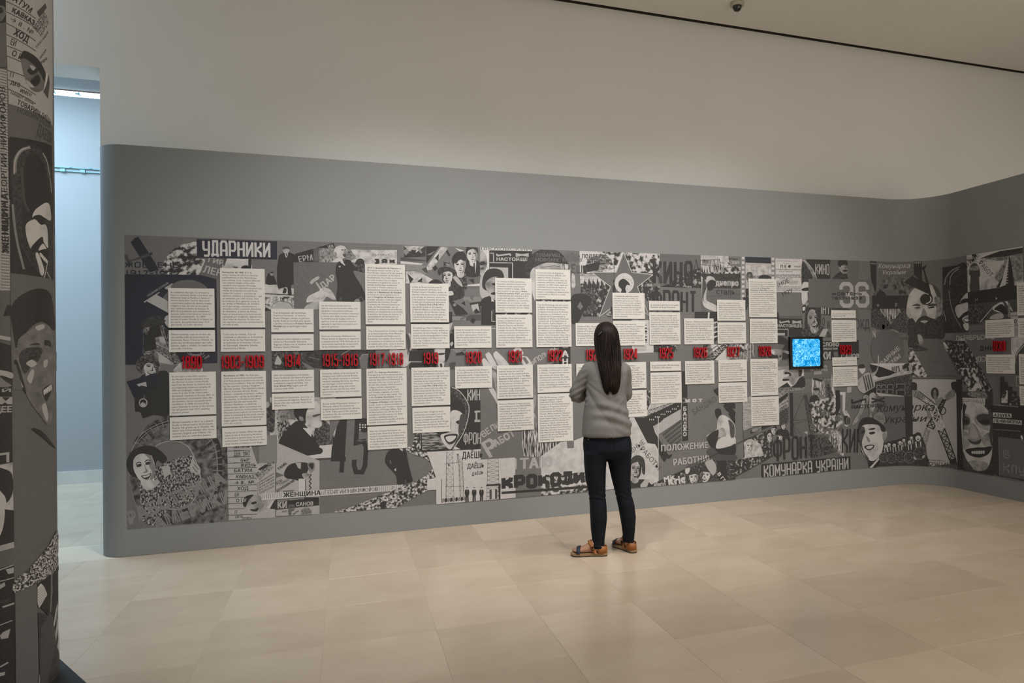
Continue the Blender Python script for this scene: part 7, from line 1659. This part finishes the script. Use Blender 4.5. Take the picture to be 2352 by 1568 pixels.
# ---- jeans
def jean_disp(p, n_):
    d = 0.0
    for (pyk, amp, wdt) in ((1128, .0013, 13), (1139, .0022, 6), (1248, .0032, 8)):
        zk = (1268 - pyk) / PPM; e = (p.z - zk) * PPM
        if abs(e) < wdt * 2.2:
            d += amp * math.sin(e * .62 + p.x * 60 + p.y * 25 + 2.5 * noise.noise(Vector((p.x * 14, p.y * 14, p.z * 9)))) * math.exp(-(e / wdt) ** 2)
    return d + .0012 * noise.noise(Vector((p.x * 30, p.y * 30, p.z * 18)))
jeans = fused('jeans', [rows([(990, 1344, 1442, -.03, .105), (1002, 1340, 1447, -.032, .122), (1018, 1339, 1450, -.036, .130), (1034, 1340, 1451, -.038, .130), (1044, 1344, 1449, -.034, .112), (1050, 1352, 1441, -.03, .085)], 34, 2.3),
              rows([(1036, 1341, 1396, -.045, .115), (1052, 1341, 1393.5, -.048, .104), (1075, 1342.5, 1391.5, -.052, .094), (1100, 1345.5, 1391, -.054, .085), (1125, 1351, 1390.5, -.057, .072), (1140, 1353.5, 1391, -.06, .068), (1160, 1354.5, 1393, -.067, .071), (1185, 1355.5, 1394, -.071, .070), (1210, 1357, 1391.5, -.066, .062), (1232, 1359.5, 1388.5, -.066, .052), (1243, 1359, 1388, -.070, .050), (1252, 1359, 1387.5, -.072, .048)], 26, 2.2),
              rows([(1036, 1390, 1451, -.02, .110), (1052, 1394, 1450, -.015, .100), (1075, 1399, 1449, -.012, .090), (1100, 1404.5, 1448.5, -.010, .082), (1125, 1411, 1449, -.010, .070), (1140, 1414.5, 1451.5, -.012, .067), (1160, 1419, 1457, -.018, .070), (1185, 1423.5, 1460, -.022, .068), (1210, 1427.5, 1458.5, -.018, .060), (1228, 1430, 1457.5, .000, .051), (1238, 1429.5, 1457, .008, .049), (1246, 1430, 1456.5, .012, .048)], 26, 2.2)],
              'denim', .0065, 5, jean_disp, woman)
# ---- grey top
def shirt_disp(p, n_):
    px = p.x * PPM + 1392 - .0158 * (p.z * PPM); py = 1268 - p.z * PPM; d = 0.0
    if n_.y < .35 and 855 < py < 1006:
        bk = min(1, (py - 855) / 30) * min(1, max(0, (1004 - py) / 12))
        # draped folds fanning from the left underarm across the small of the back
        ang = math.atan2(py - 868, px - 1338); dist = math.hypot(py - 868, px - 1338)
        d += bk * .0095 * (abs(math.sin(ang * 7.5 + dist * .012 + .3)) - .5) * math.exp(-((ang - .95) / .42) ** 2) * min(1, dist / 45)
        e = py - (948 + .0105 * (px - 1400) ** 2 * .35 + (px - 1400) * .25)
        d += bk * .009 * math.sin(e * .25) * math.exp(-(e / 26) ** 2) * min(1, max(0, (px - 1350) / 35))
        ang2 = math.atan2(py - 905, 1440 - px)
        d += bk * .0045 * math.sin(ang2 * 9) * math.exp(-((ang2 - 1.0) / .35) ** 2) * min(1, math.hypot(py - 905, 1440 - px) / 40)
    if 842 < py < 930 and px < 1350:
        d += .0032 * math.sin((px * .25 + py * .45)) * (1 if py > 890 else .5)
    return d + .0022 * noise.noise(Vector((p.x * 16, p.y * 16, p.z * 10))) + .0012 * noise.noise(Vector((p.x * 45, p.y * 45, p.z * 30)))
midL = tuple(Vector(elbL) * .45 + Vector(wriL) * .55); midR = tuple(Vector(elbR) * .45 + Vector(wriR) * .55)
shirt = fused('top', [rows([(829, 1376, 1411, -.015, .050), (834, 1364, 1424, -.018, .066), (842, 1351, 1438, -.020, .085), (854, 1345, 1444, -.022, .098), (875, 1348, 1441, -.026, .108), (905, 1347, 1437, -.030, .112), (930, 1342, 1439, -.034, .118), (955, 1339, 1444, -.038, .128), (978, 1337.5, 1448, -.042, .140), (992, 1337, 1449, -.042, .144), (999, 1338, 1448, -.042, .143), (1001, 1342, 1445, -.040, .135)], 36, 2.3),
              tube([J(1363, 848, -.018), shoL, tuple((Vector(shoL) + Vector(elbL)) / 2 + Vector((-.010, 0, 0))), elbL, midL], [.050, .057, .056, .052, .045], 20),
              tube([J(1423, 849, -.012), shoR, tuple((Vector(shoR) + Vector(elbR)) / 2 + Vector((.004, 0, 0))), elbR, midR], [.050, .055, .050, .048, .044], 20)],
              'shirt_jersey', .0065, 7, shirt_disp, woman)
# ---- hair: layered shell hanging down the back, with loose ends
def hair_mesh():
    rs = []; n = 72
    data = [(740, 1386, 1398, .012, .022), (742.5, 1379, 1404, .010, .050), (748, 1372, 1411, .006, .082), (757, 1367.5, 1417, .000, .104), (768, 1365, 1420.5, -.004, .114), (782, 1364.5, 1422.5, -.010, .115), (798, 1366, 1424, -.022, .108), (815, 1368.5, 1425, -.052, .085), (832, 1371.5, 1425, -.090, .060), (850, 1375, 1424.5, -.115, .044), (868, 1379, 1424, -.130, .034), (882, 1383, 1422, -.137, .028), (890, 1387, 1418, -.139, .020), (896, 1392, 1412, -.140, .010)]
    for j, (py, l, r_, vc, dv) in enumerate(data):
        a, z = uz(l, py); b_, _ = uz(r_, py); c = ((a + b_) / 2, vc, z); q = []
        for k in range(n):
            t = 2 * math.pi * k / n; gz = min(1, j / 4)
            gr = 1 + gz * (.030 * math.sin(k * 2.39) + .035 * noise.noise(Vector((math.cos(t) * 5, math.sin(t) * 5, z * 1.6))))
            zz = z + (.030 * math.sin(k * 1.7) + .022 * noise.noise(Vector((k * .9, 3.1, 0))) if j >= 10 else 0) * min(1, (j - 9) / 3 if j > 9 else 0)
            q.append((c[0] + (b_ - a) / 2 * math.cos(t) * gr, c[1] + dv * math.sin(t) * gr, zz))
        rs.append(q)
    return loft(rs)
hv, hf = hair_mesh(); parts = [(hv, hf)]
rh = random.Random(7)
for k in range(120):
    x0 = rh.uniform(1369, 1421); x1 = 1402 + (x0 - 1395) * rh.uniform(.62, .86) + rh.uniform(-3, 3); yt = rh.uniform(760, 835); yb = rh.uniform(872, 894 if abs(x1 - 1402) < 14 else 886)
    vv = lambda y_: (-.118 if y_ < 782 else -.128 if y_ < 815 else -.146 if y_ < 850 else -.160)
    pts = []
    for i in range(5):
        t = i / 4; y_ = yt + (yb - yt) * t; x_ = x0 + (x1 - x0) * t + 1.5 * math.sin(t * 3 + k)
        edge = abs((x_ - (1394 + (y_ - 760) * .09)) / 29.0); pts.append(J(x_, y_, vv(y_) + .055 * min(1, edge) ** 2.4 * (1 if y_ < 830 else .6)))
    parts.append(tube(pts, [.0016, .0030, .0034, .0028, .0007], 5))
for (xa, ya, xb, yb) in ((1421, 800, 1424.5, 865), (1423, 815, 1427, 872), (1424, 790, 1426, 850), (1420, 840, 1422, 884)):
    parts.append(tube([J(xa, ya, -.03), J((xa + xb) / 2 + 1.5, (ya + yb) / 2, -.08), J(xb, yb, -.13)], [.001, .0013, .0005], 5))
V, F_ = merge(parts); link('hair', mesh_from('hair', V, F_, ['hair_brown'], smooth=True), woman)
v, f = tube([J(1374, 771, -.098), J(1378, 768, -.110), J(1381, 764.5, -.116)], [.004, .0055, .004], 10); link('hair_clip', mesh_from('hair_clip', v, f, ['clip_grey'], smooth=True), woman)
# ---- pockets and rivets on the jeans
bvh = BVHTree.FromPolygons([v_.co.copy() for v_ in jeans.data.vertices], [tuple(p.vertices) for p in jeans.data.polygons])
def onjeans(px, py, lift):
    a, z = uz(px, py); h_ = bvh.ray_cast(Vector((a, -1, z)), Vector((0, 1, 0)))
    q = h_[0] if h_[0] is not None else Vector((a, -.15, z)); n_ = h_[1] if h_[0] is not None else Vector((0, -1, 0))
    if n_.y > 0: n_ = -n_
    return q + n_ * lift
def pocket(outline):
    (x0, y0), (x1, y1), (x2, y2), (x3, y3) = outline; N = 9; V, F_ = [], []
    for j in range(N):
        for i in range(N):
            s_, t = i / (N - 1), j / (N - 1)
            V.append(onjeans((x0 * (1 - s_) + x1 * s_) * (1 - t) + (x3 * (1 - s_) + x2 * s_) * t, (y0 * (1 - s_) + y1 * s_) * (1 - t) + (y3 * (1 - s_) + y2 * s_) * t + (2.2 * (1 - abs(2 * s_ - 1)) * t), .0022))
    for j in range(N - 1):
        for i in range(N - 1):
            F_.append((j * N + i, j * N + i + 1, (j + 1) * N + i + 1, (j + 1) * N + i))
    o = link('pocket', mesh_from('pocket', V, F_, ['denim_edge'], smooth=True), jeans)
    for (xa, ya) in (outline[0], outline[1]):
        q = onjeans(xa, ya + 1, .0035); v_, f_ = ellipsoid(tuple(q), (.0042, .0025, .0042), 10, 6); link('rivet', mesh_from('rivet', v_, f_, ['brass'], smooth=True), jeans)
pocket(((1352, 1004), (1393, 1001), (1389, 1030), (1357, 1034))); pocket(((1407, 1001), (1443, 1000), (1440, 1029), (1411, 1030)))
# ---- sandals
def sandal(base, d, s_, buckle):
    e = Vector((base.x, base.y, 0)); ob = None
    outl = []
    prof = [(-.012, .0), (-.006, .022), (.02, .034), (.07, .034), (.13, .038), (.18, .049), (.215, .050), (.242, .042), (.258, .022), (.262, .0)]
    for t, w_ in prof: outl.append((t, w_ * (1.0)))
    pts = [(t, w_) for t, w_ in outl] + [(t, -w_ * .92) for t, w_ in outl[::-1][1:-1]]
    pts = smooth(pts, 3)
    def slab(name, z0, z1, mat, k):
        n = len(pts); V = []
        for z in (z0, z1):
            V += [tuple(e + d * (.125 + (t - .125) * k) + s_ * (w_ * k) + Vector((0, 0, z))) for t, w_ in pts]
        F_ = [tuple(range(n))[::-1], tuple(range(n, 2 * n))] + [(i, (i + 1) % n, n + (i + 1) % n, n + i) for i in range(n)]
        return link(name, mesh_from(name, V, F_, [mat]), woman)
    slab('outsole', .0, .006, 'rubber_dark', 1.0); sole = slab('sole', .006, .024, 'jute', .985)
    # rope rows round the jute sole
    n = len(pts)
    for zz in (.010, .015, .020):
        ctr = [tuple(e + d * (.125 + (t - .125) * .99) + s_ * (w_ * .99) + Vector((0, 0, zz))) for t, w_ in pts]; rings = []
        for i, c in enumerate(ctr):
            dd = (Vector(ctr[(i + 1) % n]) - Vector(ctr[i - 1])).normalized(); o = Vector((dd.y, -dd.x, 0)); r_ = .0028 * (1 + .18 * (i % 2))
            rings.append([tuple(Vector(c) + o * (r_ * math.cos(2 * math.pi * k / 6)) + Vector((0, 0, r_ * math.sin(2 * math.pi * k / 6)))) for k in range(6)])
        v_, f_ = loft(rings + [rings[0]], False); link('rope', mesh_from('rope', v_, f_, ['jute'], smooth=True), sole)
    def band(name, t0, t1, mat, grow, hz, parent=woman, a0=0, a1=180, m=18, slant=0.0):
        """strap lying over the instep from side to side"""
        V, F_ = [], []
        for j in range(2):
            for lay in (0, 1):
                for k in range(m + 1):
                    a = R(a0 + (a1 - a0) * k / m); t = (t0[0], t1[0])[j]; w_ = (t0[1], t1[1])[j] + grow + lay * .0025; h_ = (t0[2], t1[2])[j] + grow + lay * .0025
                    V.append(tuple(e + d * (t + slant * math.sin(a)) + s_ * (w_ * math.cos(a)) + Vector((0, 0, hz + max(0, h_ * math.sin(a))))))
        q = m + 1
        for k in range(m):
            F_ += [(k, k + 1, 2 * q + k + 1, 2 * q + k), (q + k, 3 * q + k, 3 * q + k + 1, q + k + 1), (k, q + k, q + k + 1, k + 1), (2 * q + k, 2 * q + k + 1, 3 * q + k + 1, 3 * q + k)]
        return link(name, mesh_from(name, V, F_, [mat], smooth=True), parent)
    band('toe_strap', (.188, .050, .046), (.216, .049, .038), 'navy_strap', .003, .023)
    # heel cup: wraps the back of the foot
    V, F_, m = [], [], 22
    for lay in (0, 1):
        for zt in (0, 1):
            for k in range(m + 1):
                a = R(75 + 210 * k / m); rr = .040 + .0025 * lay - .006 * zt
                lean = .0
                front = abs(k / m - .5) * 2; top = .080 - .010 * (1 - front)
                V.append(tuple(e + d * (.042 + math.cos(a) * .054) + s_ * (math.sin(a) * rr) + Vector((0, 0, .022 if zt == 0 else top))))
    q = m + 1
    for k in range(m):
        F_ += [(k, k + 1, q + k + 1, q + k), (2 * q + k, 3 * q + k, 3 * q + k + 1, 2 * q + k + 1), (q + k, q + k + 1, 3 * q + k + 1, 3 * q + k), (k, 2 * q + k, 2 * q + k + 1, k + 1)]
    F_ += [(0, q, 3 * q, 2 * q), (m, 2 * q + m, 3 * q + m, q + m)]
    link('heel_cup', mesh_from('heel_cup', V, F_, ['tan_leather'], smooth=True), woman)
    st = band('ankle_strap', (.062, .043, .088), (.086, .043, .080), 'tan_leather', .002, .026, slant=.048)
    if buckle:
        c = e + d * .094 + s_ * (buckle * .0445) + Vector((0, 0, .062)); up_ = Vector((0, 0, 1)); V, F_ = [], []
        for (a_, b_, hx, hz_) in ((-.012, 0, .002, .014), (.012, 0, .002, .014), (0, .012, .014, .002), (0, -.012, .014, .002), (0, 0, .002, .013)):
            o = len(V); cc = c + d * a_ + up_ * b_
            V += [tuple(cc + d * (sx * hx) + up_ * (sz * hz_) + s_ * (buckle * sy * .0025)) for sy in (-1, 1) for sz in (-1, 1) for sx in (-1, 1)]
            F_ += [tuple(o + i for i in g_) for g_ in ((0, 2, 3, 1), (4, 5, 7, 6), (0, 1, 5, 4), (2, 6, 7, 3), (0, 4, 6, 2), (1, 3, 7, 5))]
        link('buckle', mesh_from('buckle', V, F_, ['buckle_dark']), st)
sandal(baseL, dirL, sideL, 1); sandal(baseR, dirR, sideR, -1)
# ------------------------------------------------------------------ screen set into the timeline wall
def mat_screen():
    m = bpy.data.materials.new('screen_picture'); m.use_nodes = True; t = m.node_tree
    for n in list(t.nodes):
        t.nodes.remove(n)
    out = nd(t, 'ShaderNodeOutputMaterial'); em = nd(t, 'ShaderNodeEmission'); em.inputs['Strength'].default_value = 1.0
    tc = nd(t, 'ShaderNodeTexCoord')
    n1 = nd(t, 'ShaderNodeTexNoise'); n1.inputs['Scale'].default_value = 17; n1.inputs['Detail'].default_value = 8; n1.inputs['Roughness'].default_value = .68
    n2 = nd(t, 'ShaderNodeTexNoise'); n2.inputs['Scale'].default_value = 115; n2.inputs['Detail'].default_value = 3
    t.links.new(tc.outputs['Object'], n1.inputs['Vector']); t.links.new(tc.outputs['Object'], n2.inputs['Vector'])
    mx = nd(t, 'ShaderNodeMath', operation='MULTIPLY_ADD'); mx.inputs[1].default_value = .55
    t.links.new(n2.outputs['Fac'], mx.inputs[0])
    h_ = nd(t, 'ShaderNodeMath', operation='MULTIPLY'); h_.inputs[1].default_value = .6
    t.links.new(n1.outputs['Fac'], h_.inputs[0]); t.links.new(h_.outputs[0], mx.inputs[2])
    r = nd(t, 'ShaderNodeValToRGB'); e = r.color_ramp.elements
    e[0].position = .44; e[0].color = (.0, .10, .25, 1); e[1].position = .72; e[1].color = (.45, .82, 1.0, 1)
    q = e.new(.53); q.color = (.0, .26, .62, 1); q = e.new(.62); q.color = (.10, .48, .86, 1)
    t.links.new(mx.outputs[0], r.inputs['Fac']); t.links.new(r.outputs['Color'], em.inputs['Color']); t.links.new(em.outputs[0], out.inputs['Surface'])
    MATS['screen_picture'] = m
mat_screen()
CUR['path'] = MAIN; Z(1780, 750, 12.064)
a, b = w(368, 285), w(1283, 1175); s0, s1 = w(372, 700)[0], w(1282, 700)[0]; z1, z0 = w(820, 280)[1], w(820, 1172)[1]
sc0 = empty('video_screen', MAIN.at((s0 + s1) / 2, z0, 0)); B0 = Vector(MAIN.at((s0 + s1) / 2, z0, 0))
tag(sc0, 'square black-framed video screen glowing blue, set in the timeline wall', 'screen')
def loc_box(name, sa, sb, za, zb, o0, o1, mat, bev=0.0):
    V = [Vector(MAIN.at(s, z, o)) - B0 for o in (o0, o1) for z in (za, zb) for s in (sa, sb)]
    F_ = [(0, 2, 3, 1), (4, 5, 7, 6), (0, 1, 5, 4), (2, 6, 7, 3), (0, 4, 6, 2), (1, 3, 7, 5)]
    me = mesh_from(name, V, F_, [mat]); bm = bmesh.new(); bm.from_mesh(me); bmesh.ops.recalc_face_normals(bm, faces=bm.faces)
    if bev:
        bmesh.ops.bevel(bm, geom=bm.edges[:], offset=bev, segments=2, affect='EDGES')
    bm.to_mesh(me); bm.free(); return link(name, me, sc0)
fw_ = (s1 - s0) * .073
loc_box('bezel', s0, s0 + fw_, z0, z1, .006, .034, 'black_plastic', .002); loc_box('bezel', s1 - fw_, s1, z0, z1, .006, .034, 'black_plastic', .002)
loc_box('bezel', s0 + fw_, s1 - fw_, z1 - fw_ * .75, z1, .006, .034, 'black_plastic', .002); loc_box('bezel', s0 + fw_, s1 - fw_, z0, z0 + fw_ * .9, .006, .034, 'black_plastic', .002)
loc_box('back_cover', s0 + fw_, s1 - fw_, z0 + fw_ * .9, z1 - fw_ * .75, .006, .012, 'black_plastic')
# picture tube face: rounded-corner pane
V, rr_ = [], .02
ax0, ax1, az0, az1 = s0 + fw_ * 1.0, s1 - fw_ * 1.0, z0 + fw_ * .95, z1 - fw_ * .8
for cx_, cz_, a0 in ((ax1 - rr_, az1 - rr_, 0), (ax0 + rr_, az1 - rr_, 90), (ax0 + rr_, az0 + rr_, 180), (ax1 - rr_, az0 + rr_, 270)):
    for k in range(6):
        an = R(a0 + k * 18); V.append(Vector(MAIN.at(cx_ + rr_ * math.cos(an), cz_ + rr_ * math.sin(an), .022)) - B0)
me = mesh_from('display', V, [tuple(range(len(V)))], ['screen_picture']); link('display', me, sc0)

# ------------------------------------------------------------------ dome camera on the ceiling
Xd, Yd = 3.90, 6.35
d = FW * FOC + RT * (1693 - PPX) - UP * (7 - PPY); t = (ZC - HC) / d.z; Xd, Yd = d.x * t, d.y * t
mat_plain('dome_housing', (.50, .47, .38), .45); mat_plain('dome_glass', (.012, .013, .015), .08, spec=.8)
dome = empty('dome_camera', (Xd, Yd, ZC)); tag(dome, 'small cream dome security camera on the ceiling', 'camera')
v, f = lathe([(.001, 0), (.072, 0), (.074, -.012), (.070, -.030), (.060, -.036), (.047, -.036)]); me = mesh_from('housing', v, f, ['dome_housing'], smooth=True); link('housing', me, dome)
v, f = lathe([(.047, -.034), (.0465, -.045), (.042, -.062), (.032, -.077), (.018, -.086), (.001, -.089)]); me = mesh_from('glass_dome', v, f, ['dome_glass'], smooth=True); link('glass_dome', me, dome)

# ------------------------------------------------------------------ fittings in the daylit room
def mat_emit(name, col, st):
    m = bpy.data.materials.new(name); m.use_nodes = True; t = m.node_tree; b_ = t.nodes['Principled BSDF']
    b_.inputs['Base Color'].default_value = (*col, 1); b_.inputs['Emission Color'].default_value = (*col, 1); b_.inputs['Emission Strength'].default_value = st; MATS[name] = m
mat_emit('daylight_slot', (.80, .93, 1.0), 2.2)
slot = empty('light_slot', (-4.0, 10.36, 4.856)); tag(slot, 'bright daylight slot along the top of the far room wall', 'light')
box('diffuser', -5.0, 3.0, .0, .06, .0, .055, 'daylight_slot', slot)
for k in range(29):
    xk = -4.6 + k * .26
    bm_ = multi('bracket', [(xk, xk + .012, -.07, .0, .0, .03), (xk - .03, xk + .012, -.075, -.06, .0, .014)], 'rail_teal', slot)
rail = empty('picture_rail', (-4.0, 10.34, 3.89)); tag(rail, 'slim teal picture rail with clips across the far room wall', 'rail')
box('track', -5.0, 3.0, -.022, -.002, .0, .014, 'rail_teal', rail); box('track', -5.0, 3.0, -.022, -.002, .044, .054, 'rail_teal', rail)
for k in range(36):
    xk = -4.8 + k * .21
    box('clip', xk, xk + .05, -.034, -.002, -.006, .030, 'rail_teal', rail); box('clip', xk - .12, xk - .09, -.03, -.002, .050, .062, 'rail_teal', rail)
bpy.data.objects.remove(_fo, do_unlink=True)
